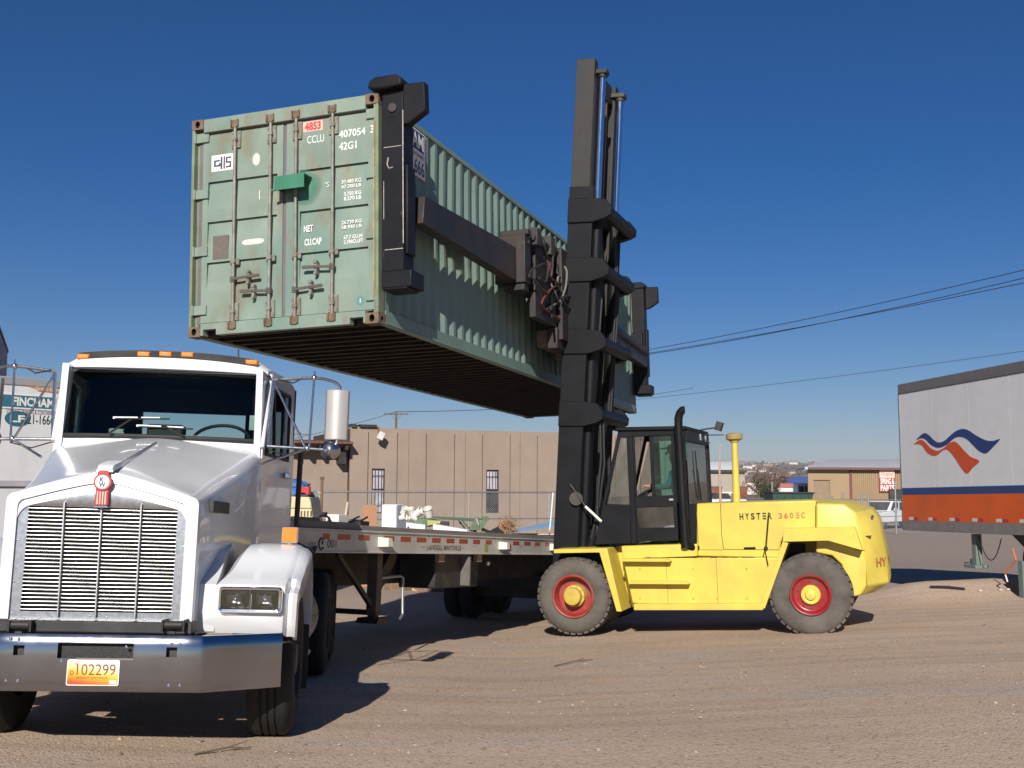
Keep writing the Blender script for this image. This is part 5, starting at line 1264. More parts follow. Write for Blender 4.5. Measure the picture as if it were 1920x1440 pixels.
# emblem: red shield with a round white badge
eu = U0-.004
em = MB(); rd = pmat("emblem red", (.42, .055, .05), .35, nv=.15, ns=40, coat=.4); 
em.prism([(eu-.036, .947), (eu+.036, .947), (eu+.042, .960), (eu+.040, 1.05), (eu+.043, 1.075), (eu+.036, 1.155), (eu+.026, 1.172), (eu-.026, 1.172), (eu-.036, 1.155), (eu-.043, 1.075), (eu-.040, 1.05), (eu-.042, .960)], 1, .160, .198)
eo = em.build("hood_emblem", rd, trk, bevel=.006)
b = MB(); b.cyl((eu, .152, 1.098), (eu, .170, 1.098), .056, n=28); b.build("badge_ring", rd, eo, bevel=.004)
b = MB(); b.cyl((eu, .149, 1.098), (eu, .153, 1.098), .043, n=28); b.build("badge", M['paper'], eo)
text(eo, "K", M['navy'], (eu-.016, .149, 1.098), XD, ZD, .030, .026, bold=.03, lift=.001); text(eo, "W", M['navy'], (eu-.020, .149, 1.066), XD, ZD, .030, .040, bold=.03, lift=.001)
rb = MB()
for k in (-.024, -.008, .008, .024): rb.box(eu+k-.004, eu+k+.004, .154, .1605, .958, 1.038)
rb.build("emblem_ribs", M['pink'], eo); MB().box(eu-.040, eu+.040, .156, .1995, .938, .9465).build("emblem_foot", M['chrome'], eo)
# raised centre panel running back from the emblem
rgp = []
for v, w, h, tp in ((.17, .052, .0, 1.178), (.20, .055, .020, 1.190), (.45, .058, .022, 1.236), (.9, .062, .018, 1.343), (1.4, .066, .008, 1.458)):
    rgp.append([(U0-w, v, tp-.016), (U0-w*.86, v, tp+h*.9), (U0, v, tp+h), (U0+w*.86, v, tp+h*.9), (U0+w, v, tp-.016)])
MB().loft(rgp, True).build("hood_ridge", Wp, trk, ang=50)
a, b = T(406, 938, .72), T(437, 962, .72)
bd = MB().prism([(U0+.600, .52), (U0+.634, .52), (U0+.680, .94), (U0+.646, .94)], 2, .935, 1.012).build("side_badge", M['dark'], trk, bevel=.004)
# --- front fenders with headlamps
FPROF = [(.415, .160, .548, 1.068), (.375, .225, .560, 1.072), (.360, .300, .585, 1.075), (.362, .400, .610, 1.076), (.375, .470, .632, 1.078), (.435, .500, .655, 1.082), (.56, .548, .690, 1.090), (.66, .600, .716, 1.098), (.78, .672, .742, 1.108), (.92, .722, .762, 1.114), (1.06, .738, .775, 1.116), (1.25, .722, .785, 1.112), (1.45, .648, .790, 1.105), (1.60, .52, .79, 1.10), (1.68, .36, .79, 1.10), (1.70, .2, .79, 1.10)]
_sm = smoothpts(FPROF[5:], 3, False)
FPROF = FPROF[:5] + [tuple(p) for p in _sm]
for s in (1, -1):
    rings = []
    for (v, w, ui, uo) in FPROF:
        d = Vector((0, 1.02-v, -.02-w)).normalized()      # towards the wheel centre
        ui_, uo_ = ui-U0 if False else ui+.07, uo+.07
        q = lambda u, dn: (U(s, u), v+d.y*dn, w+d.z*dn)
        rings.append([q(ui_-.05, .06), q(ui_, .008), q(ui_+(uo_-ui_)*.25, 0), q(ui_+(uo_-ui_)*.5, 0), q(ui_+(uo_-ui_)*.75, 0), q(uo_-.035, .003), q(uo_-.008, .012), q(uo_+.004, .045 if v < .5 and w > .1 else .022), q(uo_+.010, .085 if v < .5 else .024), q(uo_+.040, .075 if v < .5 else .034), q(uo_+.068, .095 if v < .5 else .065), q(uo_+.078, .14), q(uo_+.076, .185), q(uo_+.058, .185), q(uo_-.05, .14)])
    fo = MB().loft(rings, False, closed=False).build("fender", Wp, trk, ang=34)
    # inner splash panel closes the arch to the hood
    MB().prism([(.40, .17), (.36, .30), (.38, .47), (.56, .54), (.78, .66), (1.06, .73), (1.45, .64), (1.70, .2)], 0, *sorted((U(s, .52), U(s, .70)))).build("splash_panel", Wp if False else M['white'], trk)
    # lamp housing
    L0, L1 = sorted((U(s, .655+.07), U(s, 1.058+.07))); lz0, lz1 = .298, .462
    ou, inn = rrect(L0, L1, lz0, lz1, .028), rrect(L0+.020, L1-.020, lz0+.020, lz1-.020, .016); n = len(ou)
    hz = MB(); hz.add([(x, .316, z) for x, z in ou]+[(x, .300, z) for x, z in rrect(L0+.008, L1-.008, lz0+.008, lz1-.008, .022)]+[(x, .304, z) for x, z in inn]+[(x, .322, z) for x, z in inn]+[(x, .366, z) for x, z in ou],
        [(k*n+i, k*n+(i+1) % n, (k+1)*n+(i+1) % n, (k+1)*n+i) for k in range(3) for i in range(n)]+[(4*n+i, 4*n+(i+1) % n, (i+1) % n, i) for i in range(n)])
    hh = hz.build("headlamp_bezel", M['chrome'], trk, ang=30)
    mid = (L0+L1)/2
    MB().box(mid-.006, mid+.006, .302, .322, lz0+.020, lz1-.020).build("bezel_bar", M['dark'], hh)
    for a, b in ((L0+.024, mid-.010), (mid+.010, L1-.024)):
        rf = MB(); k = rrect(a, b, lz0+.025, lz1-.025, .010); c = ((a+b)/2, (lz0+lz1)/2); n = len(k)
        ring2 = [(c[0]+(x-c[0])*.72, c[1]+(z-c[1])*.78) for x, z in k]; ring3 = [(c[0]+(x-c[0])*.22, c[1]+(z-c[1])*.30) for x, z in k]
        rf.add([(x, .316, z) for x, z in k]+[(x, .338, z) for x, z in ring2]+[(x, .352, z) for x, z in ring3], [(q*n+i, q*n+(i+1) % n, (q+1)*n+(i+1) % n, (q+1)*n+i) for q in range(2) for i in range(n)]+[tuple(range(2*n, 3*n))])
        hl_ = rf.build("headlamp", M['reflector'], trk, ang=40)
        MB().ball((c[0], .342, c[1]), .017, n=10).build("bulb", M['chrome'], hl_)
        MB().prism(k, 1, .310, .3125).build("lens", M['lens'], hl_)
    # turn signal on top of the fender
    ts0, ts1 = sorted((U(s, 1.098-.055), U(s, 1.098+.055)))
    tsb = MB(); tsb.prism(rrect(ts0-.004, ts1+.004, .742, .858, .014), 1, 1.01, 1.06); tsb.box((ts0+ts1)/2-.015, (ts0+ts1)/2+.015, 1.02, 1.05, .70, .741)
    to_ = tsb.build("turn_signal", M['chrome'], trk, bevel=.003); MB().prism(rrect(ts0+.003, ts1-.003, .748, .852, .012), 1, .995, 1.0095).build("lens", M['amber'], to_, bevel=.004)
# --- wheels
def truck_wheel(u, v, rad, wid, s, nm="wheel", front=True):
    o = (u, v, GW+rad-.01); t = MB()
    t.lathe([(.27, .0), (.31, .004), (rad*.8, .012), (rad*.94, -.005), (rad*.985, -.03), (rad, -.05), (rad, -.085), (rad-.012, -.088), (rad-.012, -.10), (rad, -.103), (rad, -wid*.5+.008), (rad-.012, -wid*.5+.005), (rad-.012, -wid*.5-.005), (rad, -wid*.5-.008), (rad, -wid+.103), (rad-.012, -wid+.10), (rad-.012, -wid+.088), (rad, -wid+.085), (rad, -wid+.05), (rad*.985, -wid+.03), (rad*.94, -wid), (.27, -wid)], o, (s, 0, 0), 48)
    w = t.build(nm, M['tyre'], trk, ang=40, fix=False)
    r = MB(); r.lathe([(.285, .0), (.275, .01), (.26, -.02), (.25, -.09 if front else -.16), (.16, -.06 if front else -.17), (.13, -.02 if front else -.1), (.09, .0 if front else -.04), (.0, .0 if front else -.04)], o, (s, 0, 0), 32); r.build("rim", M['dark'], w)
for s in (1, -1):
    truck_wheel(U(s, 1.19) if s > 0 else -1.005, 1.02, .515, .285, s)
    for v in (4.55, 5.86):
        truck_wheel(U(s, 1.22), v, .51, .27, s, front=False); truck_wheel(U(s, .90), v, .51, .27, s, front=False)
MB().box(U0-.42, U0-.34, .3, 6.6, .02, .27).box(U0+.34, U0+.42, .3, 6.6, .02, .27).box(U0-.34, U0+.34, .5, .8, -.10, .12).box(U0-1.0, U0+1.0, .95, 1.09, -.12, .0).box(U0-.9, U0+.9, 4.48, 4.62, -.14, -.0).box(U0-.9, U0+.9, 5.8, 5.93, -.14, 0).box(U0-.33, U0+.33, .5, 2.4, -.12, .4).build("chassis", M['dark'], trk, bevel=.01)
MB().prism([(4.7, .28), (5.9, .28), (5.75, .40), (4.9, .40)], 0, U0-.46, U0+.46).build("fifth_wheel", M['dark'], trk)
# --- cab
def cabhw(v): return float(np.interp(v, [1.70, 1.95, 2.9], [.757, .778, .925]))
cb = MB()
MB().prism([(.42, 1.70), (1.50, 1.70), (1.53, 1.76), (1.53, 1.95), (.42, 1.95)][::1], 0, 0, 0) if False else None
# side walls (door with window opening), built per side
for s in (1, -1):
    def sw_(v, w, d=0.): return (U(s, cabhw(v)+.012*math.sin((w-.4)/1.7*math.pi)-d), v, w)
    vs_ = [1.76, 1.96, 2.68, 2.95]; ws2 = [.42, .9, 1.44, 1.995, 2.08]
    dr_ = MB().sheet(vs_, ws2, {(1, 2)}, sw_, (-s*.05, 0, 0)).build("cab_side", Wp, trk, ang=30)
    MB().sheet([1.965, 2.25, 2.675], [1.445, 1.99], set(), lambda v, w: sw_(v, w, .024), (-s*.004, 0, 0)).build("side_window", M['glassgreen'] if False else glassmat("door glass", (.45, .62, .60), .07), trk)
    gs = MB()
    for (v0, w0, v1, w1) in ((1.95, 1.44, 2.69, 1.44), (1.95, 1.995, 2.69, 1.995), (1.955, 1.44, 1.955, 1.995), (2.685, 1.44, 2.685, 1.995), (2.22, 1.45, 2.16, 1.99)):
        gs.bar(sw_(v0, w0, -.004), sw_(v1, w1, -.004), .022, .022)
    gs.build("window_seal", M['rubber'], trk)
    sm_ = MB()
    for (v0, w0, v1, w1) in ((1.90, .5, 1.90, 1.99), (2.76, .5, 2.76, 1.99), (1.90, .5, 2.76, .5)): sm_.bar(sw_(v0, w0, -.0005), sw_(v1, w1, -.0005), .010, .006)
    sm_.build("door_seam", pmat("door gap", (.06, .06, .065), .6), trk)
    MB().box(*sorted((U(s, .900), U(s, .940))), 2.55, 2.70, 1.28, 1.33).build("door_handle", M['chrome'], trk, bevel=.008)
    # steps and fuel tank
    MB().cyl((U(s, .90), 2.0, .10), (U(s, .90), 3.3, .10), .30, n=28).build("fuel_tank", M['alu'], trk, bevel=.02)
    MB().box(*sorted((U(s, .95), U(s, 1.20))), 2.02, 2.35, -.14, -.115).box(*sorted((U(s, .95), U(s, 1.20))), 2.02, 2.35, .22, .245).build("step", M['alu'], trk, bevel=.004)
    MB().box(*sorted((U(s, .80), U(s, 1.22))), 1.74, 1.76, -.35, .36).build("splash_flap", M['rubber'], trk)
# rear wall with window
rwx0, rwx1 = T(268, 780, 2.93)[0], T(461, 790, 2.93)[0]; rwz0, rwz1 = 1.615, 1.845
MB().sheet([U0-.93, rwx0, rwx1, U0+.93], [.42, rwz0, rwz1, 2.08], {(1, 1)}, lambda u, w: (u, 2.95, w), (0, -.05, 0)).build("cab_back", M['interior'], trk)
# cowl, windscreen frame, dash
def wsb(t): return Vector((U0+t*.790, 1.700+.10*t*t, 1.515-.004*t*t))
def wst_(t): return Vector((U0+t*.800, 1.935+.075*t*t, 2.075-.006*t*t))
TT = [-1, -.93, -.7, -.35, 0, .35, .7, .93, 1]
m = MB()
for i in range(len(TT)-1):
    a, b = TT[i], TT[i+1]
    m.quad(wsb(a)+Vector((0, -.02, -.12)), wsb(b)+Vector((0, -.02, -.12)), wsb(b)+Vector((0, .0, .012)), wsb(a)+Vector((0, .0, .012)))
m.build("cowl", Wp, trk, fix=False)
def wsp(t, k): return wsb(t).lerp(wst_(t), k)
m = MB()
for i in range(1, len(TT)-2):
    for j in range(4): m.quad(wsp(TT[i], .03+.94*j/4), wsp(TT[i+1], .03+.94*j/4), wsp(TT[i+1], .03+.94*(j+1)/4), wsp(TT[i], .03+.94*(j+1)/4))
m.build("windscreen", M['glass'], trk, fix=False, ang=60)
sr_ = MB(); ol = Vector((0, -.006, 0))
edge = [wsp(t, .015)+ol for t in (-.90, -.7, -.35, 0, .35, .7, .90)] + [wsp(.945, .06)+ol, wsp(.955, .5)+ol, wsp(.945, .95)+ol] + [wsp(t, .985)+ol for t in (.90, .7, .35, 0, -.35, -.7, -.90)] + [wsp(-.945, .95)+ol, wsp(-.955, .5)+ol, wsp(-.945, .06)+ol]
edge.append(edge[0]); edge.append(edge[1]); sr_.tube([tuple(p) for p in edge], .020, 8); sr_.build("windscreen_seal", M['rubber'], trk)
for s in (1, -1):
    pl = MB(); pl.bar(tuple(wsp(s*.997, -.08)), tuple(wsp(s*1.0, 1.02)), .07, .034, up=(1, 0, 0)); pl.build("pillar", Wp, trk, bevel=.012)
# roof cap with visor lip
rr_ = []
for v, top, side, hw in ((1.905, 2.072, 2.066, .780), (1.868, 2.080, 2.072, .786), (1.862, 2.150, 2.105, .786), (1.868, 2.176, 2.128, .784), (1.900, 2.212, 2.155, .782), (1.965, 2.236, 2.172, .785), (2.06, 2.246, 2.178, .80), (2.4, 2.250, 2.178, .86), (2.8, 2.225, 2.16, .91), (2.97, 2.19, 2.14, .918), (2.98, 2.09, 2.07, .918)):
    q = []
    for k in range(15):
        t = -1+2*k/14; q.append((U0+hw*t, v+.06*abs(t)**2.5*(1 if v < 2.0 else 0), side+(top-side)*(1-abs(t)**2.2)-(.05*max(0, (abs(t)-.86)/.14)**2)))
    rr_.append([(U0-hw, v+.06*(1 if v < 2 else 0), 2.062)]+q+[(U0+hw, v+.06*(1 if v < 2 else 0), 2.062)])
MB().loft(rr_, False, closed=False).build("roof_cap", Wp, trk, ang=50)
MB().sheet([U0-.80, U0+.80], [2.06, 2.072], set(), lambda u, w: (u, 1.90, w), (0, 1.0, 0)).build("roof_lining", M['interior'], trk)
# dark lamp channel and five amber marker lamps
chm = MB()
for i in range(14):
    a, b = -.87+1.74*i/14, -.87+1.74*(i+1)/14
    f = lambda t, z: (U0+.80*t, 1.858+.06*abs(t)**2.5+.60*z, 2.128+.048*(1-abs(t)**2.2)+z)
    chm.quad(f(a, -.004), f(b, -.004), f(b, .050), f(a, .050))
chm.build("lamp_channel", M['dark'], trk, fix=False)
for x, y in ((155, 667), (270, 664), (311, 664), (352, 665), (471, 678)):
    q = T(x, y, 1.88); t = (q[0]-U0)/.80; vv = 1.872+.06*abs(t)**2.5
    k = MB(); k.loft([[(q[0]-a, vv-d, q[2]-h), (q[0]+a, vv-d, q[2]-h), (q[0]+a, vv-d, q[2]+h*.8), (q[0]-a, vv-d, q[2]+h*.8)] for a, h, d in ((.050, .024, -.05), (.050, .024, .005), (.040, .017, .020))])
    k.build("marker_lamp", M['amber'], trk, bevel=.006)
# inside
MB().box(U0-.76, U0+.76, 1.80, 2.12, 1.30, 1.50).box(U0-.74, U0-.1, 1.80, 2.15, 1.50, 1.54).build("dashboard", M['interior'], trk, bevel=.03)
MB().box(U0+.16, U0+.66, 2.44, 2.86, .9, 1.30).box(U0+.16, U0+.66, 2.80, 2.90, 1.30, 1.62).box(U0-.66, U0-.16, 2.44, 2.86, .9, 1.30).box(U0-.66, U0-.16, 2.80, 2.90, 1.30, 1.60).build("seat", M['interior'], trk, bevel=.04)
swc = Vector((U0+.40, 2.22, 1.55)); rt3 = Matrix.Rotation(R(40), 3, 'X')
s2 = MB(); s2.tube([tuple(swc+rt3@Vector((.23*math.cos(t), .23*math.sin(t), 0))) for t in np.linspace(0, 2*math.pi, 29)], .014, 8); s2.tube([tuple(swc), (swc.x, 2.02, 1.38)], .03, 8); s2.build("steering_wheel", M['rubber'], trk)
pap = MB(); pap.obox((U0+.16, 1.93, 1.535), (.30, .12, .01), Matrix.Rotation(R(-20), 3, 'X')); pap.obox((U0+.58, 1.90, 1.53), (.17, .08, .03), Matrix.Rotation(R(10), 3, 'Z')); pap.obox((U0-.36, 1.92, 1.56), (.10, .06, .07), Matrix.Rotation(R(30), 3, 'Z')); pap.obox((U0+.70, 2.1, 1.70), (.13, .01, .12), Matrix.Rotation(R(-15), 3, 'Z'))
pap.build("dash_papers", pmat("pale papers", (.42, .46, .45), .6, nv=.3, ns=9), trk)
MB().box(U0-.12, U0+.16, 1.86, 2.02, 1.53, 1.64).build("dash_box", M['interior'], trk, bevel=.02)
# wipers
for pts, blade in (([T(203, 813, 1.665), T(248, 785, 1.71)], [T(212, 783, 1.74), T(322, 784, 1.74)]), ([T(345, 818, 1.665), T(305, 797, 1.70)], [T(256, 798, 1.72), T(366, 803, 1.72)])):
    w_ = MB(); w_.tube([tuple(p) for p in pts], .008, 6); a, b = [Vector(p) for p in blade]; w_.tube([tuple(a.lerp(b, .04)-Vector((0, .012, .008))), tuple(a.lerp(b, .97)-Vector((0, .012, .008)))], .006, 6); wo = w_.build("wiper", M['rubber'], trk)
    k = MB(); k.bar(tuple(a), tuple(a.lerp(b, .42)), .012, .016); k.bar(tuple(a.lerp(b, .48)), tuple(a.lerp(b, .8)), .012, .014); k.build("wiper_blade", M['steel'], wo)
# mirrors on tube brackets
for s in (1, -1):
    br = MB(); u_ = lambda u: U(s, u+.07)
    top = [(u_(.755), 1.86, 2.02), (u_(1.06), 1.88, 2.055), (u_(1.20), 1.90, 2.045), (u_(1.285), 1.90, 2.00), (u_(1.292), 1.90, 1.90), (u_(1.292), 1.90, 1.60), (u_(1.27), 1.90, 1.52), (u_(1.20), 1.90, 1.487), (u_(1.05), 1.88, 1.487), (u_(.745), 1.84, 1.492)]
    br.tube([tuple(p) for p in smoothpts(top, 4, False)], .0125, 8)
    br.tube([(u_(.765), 1.86, 2.02), (u_(1.045), 1.88, 1.49)], .010, 8); br.tube([(u_(1.085), 1.88, 2.05), (u_(1.07), 1.88, 1.49)], .009, 8)
    br.tube([(u_(1.05), 1.88, 1.485), (u_(.74), 1.58, 1.335)], .010, 8); br.tube([(u_(.77), 1.855, 2.0), (u_(.745), 1.84, 1.50)], .014, 8)
    br.ball((u_(1.055), 1.88, 1.487), .026, n=10); br.ball((u_(1.085), 1.88, 2.055), .024, n=10); br.cyl((u_(1.085), 1.88, 2.055), (u_(1.085), 1.88, 2.11), .009, n=8)
    bo = br.build("mirror_bracket", M['alu'], trk)
    wr = MB(); wr.tube([(u_(.80), 1.85, 2.03), (u_(.92), 1.86, 2.005), (u_(1.0), 1.87, 2.05), (u_(1.08), 1.88, 2.06)], .006, 6); wr.tube([(u_(.75), 1.84, 1.47), (u_(.9), 1.85, 1.42), (u_(1.07), 1.88, 1.46)], .005, 6); wr.build("mirror_wire", M['rubber'], bo)
    sh = [(-.095, .0), (-.085, -.045), (-.030, -.075), (.035, -.075), (.088, -.045), (.095, .0), (.095, .02), (-.095, .02)]
    mbx = MB(); c0 = u_(1.275)
    mbx.prism([(c0+s*a, 1.955+b) for a, b in sh], 2, 1.565, 1.970); mo = mbx.build("mirror", M['chrome'] if False else pmat("pale mirror shell", (.42, .40, .38), .38, .35, nv=.06), trk, bevel=.008)
    MB().box(c0-.085, c0+.085, 1.976, 1.980, 1.575, 1.96).build("mirror_glass", M['mirror'], mo)
    cvx = MB(); cvx.lathe([(.0, -.075), (.05, -.062), (.075, -.035), (.082, .0), (.078, .012), (.0, .012)], (u_(1.235), 1.94, 1.485), (0, 1, 0), 24); cvx.build("convex_mirror", pmat("worn steel shell", (.45, .44, .43), .25, 1., nv=.1), trk)
# aerial, hose post behind the cab, rear deck bits
MB().cyl(tuple(T(447, 672, 2.4)), tuple(T(447, 655, 2.4)), .007, n=6).build("aerial", M['dark'], trk)
a = T(556, 985, 3.25); hp_ = MB(); hp_.tube([(a[0], 3.25, .25), (a[0], 3.25, 1.0), (a[0]+.005, 3.25, 1.55)], .024, 8); hp_.build("hose_post", pmat("rusty post", (.075, .05, .04), .7, nv=.3), trk)
hz2 = MB(); hz2.tube([(a[0]-.2, 3.3, .35), (a[0]-.05, 3.6, .75), (a[0]+.1, 4.2, .65), (a[0]+.1, 4.7, .72)], .022, 8); hz2.tube([(a[0]-.3, 3.3, .35), (a[0]-.2, 3.7, .65), (a[0]-.1, 4.3, .60), (a[0]+.0, 4.8, .7)], .022, 8); hz2.build("air_hoses", M['rubber'], trk)
# ================================================================== flatbed trailer behind the truck
o_ = at(525, 991, 10.85)
FT_ = Frame(o_, rotf(R(21.19), R(3.465), 0))
flb = thing("flatbed_trailer", FT_.mat(), "long flatbed trailer with red reflective tape, coupled behind the white truck", "trailer")
FLEN, FWD = 14.6, 2.55
def S_(x, y): q = FT_.on(x, y, 0, 0.0); return q[1], q[2]
railm = pmat("dull white rail", (.50, .48, .44), .5, nv=.08, ns=3, dirt=(.26, .23, .20), da=.6, ds=1.6, stretch=(1, .4, 1), dirt2=(.14, .1, .07), d2a=.4, d2s=7)
RH = .215
rl = MB(); rl.box(-.012, 0, 0, FLEN, -RH, 0).box(-.07, .018, 0, FLEN, -RH-.012, -RH+.006).box(-.07, .012, 0, FLEN, .0005, .02); rl.build("side_rail", railm, flb, bevel=.003)
MB().box(-FWD, -FWD+.012, 0, FLEN, -RH, .02).build("side_rail", railm, flb)
pk_ = MB()
for k in range(9):
    u1 = -.072-k*(FWD-.09)/9; pk_.box(u1-(FWD-.09)/9+.012, u1, .02, FLEN-.05, -.03, .008+.003*(k % 2))
pk_.build("deck_planks", pmat("grey deck wood", (.24, .215, .19), .85, nv=.18, ns=3, dirt=(.13, .11, .095), da=.6, ds=1.2, stretch=(6, .5, 1)), flb)
MB().box(-FWD+.02, -.02, .0, .05, -.5, .0).box(-FWD+.02, -.02, FLEN-.05, FLEN, -.4, .0).build("end_sill", M['dark'], flb)
fr = MB(); fr.box(-1.85, -1.70, .1, FLEN-.3, -.62, -.04).box(-.85, -.70, .1, FLEN-.3, -.62, -.04)
for k in range(22): fr.box(-FWD+.05, -.05, .4+k*.64, .47+k*.64, -.20, -.032)
fr.box(-1.9, -.65, .2, 1.6, -.48, -.35); fr.build("under_frame", pmat("under frame", (.04, .032, .026), .75, nv=.3, dirt=(.10, .07, .045), da=.5, ds=2), flb)
tpm = pmat("red tape", (.33, .055, .035), .45, nv=.2, ns=20)
for a, b in ((605, 618), (633, 657), (672, 693), (719, 739), (751, 770), (781, 799), (810, 826), (837, 852), (861, 877), (887, 900), (911, 922), (962, 974), (983, 995), (1003, 1013), (1022, 1030)):
    y = 1010; s0, s1 = S_(a, y)[0], S_(b, y)[0]; MB().box(.0005, .002, s0, s1, -.088, -.030).build("reflective_strip", tpm, flb)
for x0, x1, y0, y1 in ((707, 721, 1010, 1024), (930, 946, 1019, 1031), (1026, 1040, 1023, 1036)):
    s0, z0 = S_(x0, y1); s1, z1 = S_(x1, y0); sm = (s0+s1)/2
    MB().loft([[(0.0005, sm-.07, -.155), (0.0005, sm+.09, -.155), (0.0005, sm+.09, -.045), (0.0005, sm-.07, -.045)], [(.13, sm-.06, -.150), (.13, sm+.06, -.150), (.12, sm+.05, -.055), (.12, sm-.05, -.055)]]).build("stake_block", pmat("cream paint", (.68, .64, .52), .5, nv=.06), flb, bevel=.004)
ink = pmat("faded black lettering", (.06, .055, .06), .6, nv=.3, ns=30)
YD = (0, 1, 0)
s0, z0 = S_(613, 1025); s1, _z = S_(630, 1025); text(flb, "001", ink, (.0005, s0, -.175), YD, ZD, .085, s1-s0, bold=.0)
s0, z0 = S_(597, 1024); s1, _z = S_(607, 1024); em = MB(); em.tube([(.003, (s0+s1)/2+(s1-s0)*.5*math.cos(t), -.135+.055*math.sin(t)) for t in np.linspace(R(50), R(320), 18)], .011, 6); em.ball((.003, (s0+s1)/2+.02, -.125), .022, (.2, 1, 1), 8); em.build("company_emblem", ink, flb)
text(flb, "TRK", pmat("pale red lettering", (.30, .12, .09), .6), (.0005, S_(578, 1018)[0], -.15), YD, ZD, .03, .16)
s0, _z = S_(801, 1030); s1, _z = S_(864, 1030); text(flb, "LANDOLL MARYSVILLE", pmat("bronze lettering", (.16, .12, .06), .6, nv=.3, ns=20), (.0005, s0, -.178), YD, ZD, .062, s1-s0, bold=.01)
for q in (793, 868):
    s0, _z = S_(q, 1030); MB().box(.001, .002, s0-.07, s0+.07, -.150, -.145).build("lettering_rule", pmat("thin rule", (.3, .26, .18), .6), flb)
s0, _z = S_(908, 1028); s1, _z = S_(915, 1028); MB().box(.0005, .002, s0, s1, -.19, -.07).build("sticker", pmat("olive sticker", (.30, .28, .08), .6), flb)
s0, _z = S_(951, 1030); s1, _z = S_(957, 1030); MB().box(.0005, .010, s0, s1, -.165, -.08).build("side_lamp", pmat("red lens", (.30, .05, .03), .3, coat=.4), flb, bevel=.003)
# landing gear
for u in (-.32, -2.2):
    q = FT_.on(701, 1120, 0, u); s = q[1]; zf = FT_.on(701, 1164, 0, u)[2]
    lg = MB(); lg.box(u-.065, u+.065, s-.065, s+.065, -.95, -.2); lg.box(u-.05, u+.05, s-.05, s+.05, zf+.04, -.951); lg.build("landing_leg", pmat("dull leg paint", (.10, .085, .07), .7, nv=.25, dirt=(.05, .03, .02), da=.5, ds=5), flb, bevel=.006)
    MB().prism([(s-.17, zf-.02), (s+.17, zf-.02), (s+.12, zf+.039), (s-.12, zf+.039)], 0, u-.14, u+.14).build("landing_foot", M['dark'], flb)
q = FT_.on(701, 1120, 0, -.32); s = q[1]
br = MB(); br.bar((-.32, s+.02, -.9), (-.32, s-.9, -.25), .05, .05); br.bar((-.32, s, -.92), (-2.2, s, -.92), .06, .06); br.bar((-.33, s+.05, -.6), (-.33, s+.42, -.22), .16, .10, up=(1, 0, 0)); br.build("leg_brace", M['dark'], flb)
ck = MB(); ck.tube([(-.28, s+.06, -.52), (-.20, s+.42, -.50), (-.18, s+.46, -.52), (-.17, s+.46, -.84), (-.16, s+.45, -.95), (-.15, s+.36, -1.0)], .017, 8); ck.build("crank_handle", M['steel'], flb)
# wheels near the back, flaps, tool boxes, lamps under the bed
def fb_wheel(u, s, sg):
    G_ = FT_.w((u, s, 0)); r_ = .42; zc = gz(G_[0], G_[1]) - G_[2] + r_; t = MB()
    t.lathe([(.22, 0), (r_*.8, .01), (r_*.95, -.01), (r_, -.05), (r_, -.2), (r_*.95, -.24), (.22, -.25)], (u, s, zc), (sg, 0, 0), 36); w = t.build("wheel", M['tyre'], flb)
    m = MB(); m.lathe([(.225, .0), (.21, -.02), (.19, -.09), (.08, -.05), (.0, -.05)], (u, s, zc), (sg, 0, 0), 24); m.build("rim", M['dark'], w)
for s in (9.6, 10.85):
    for u, sg in ((-.10, 1), (-.40, 1), (-FWD+.10, -1), (-FWD+.40, -1)): fb_wheel(u, s, sg)
MB().box(-2.2, -.4, 9.5, 9.7, -1.0, -.8).box(-2.2, -.4, 10.75, 10.95, -1.0, -.8).box(-1.9, -.6, 9.0, 11.6, -.8, -.6).build("bogie", M['dark'], flb)
a = FT_.on(812, 1042, 1, 4.6); b = FT_.on(880, 1098, 1, 4.6)
MB().box(a[0], b[0], 4.6, 4.63, b[2], min(a[2], -.2)).build("mud_flap", pmat("grey flap", (.085, .085, .085), .7, nv=.15, dirt=(.15, .12, .10), da=.6, ds=4), flb)
a = FT_.on(748, 1052, 1, 3.8); b = FT_.on(815, 1104, 1, 3.8); MB().box(a[0], b[0], 3.8, 5.2, b[2], -.2).build("tool_box", M['dark'], flb, bevel=.02)
a = FT_.on(600, 1060, 1, .9); MB().box(-1.9, -.6, .6, 2.2, -.64, -.5).build("kingpin_plate", M['dark'], flb)
MB().ball(tuple(FT_.on(915, 1056, 0, -.2)), .035, n=10).build("marker_lamp", pmat("clear lamp", (.8, .8, .8), .1, .5), flb)
for x in (826, 897): q = FT_.on(x, 1045, 0, -.05); MB().box(-.09, -.03, q[1]-.08, q[1]+.08, -.33, -RH-.013).build("side_bracket", pmat("tan bracket", (.26, .20, .15), .7), flb)

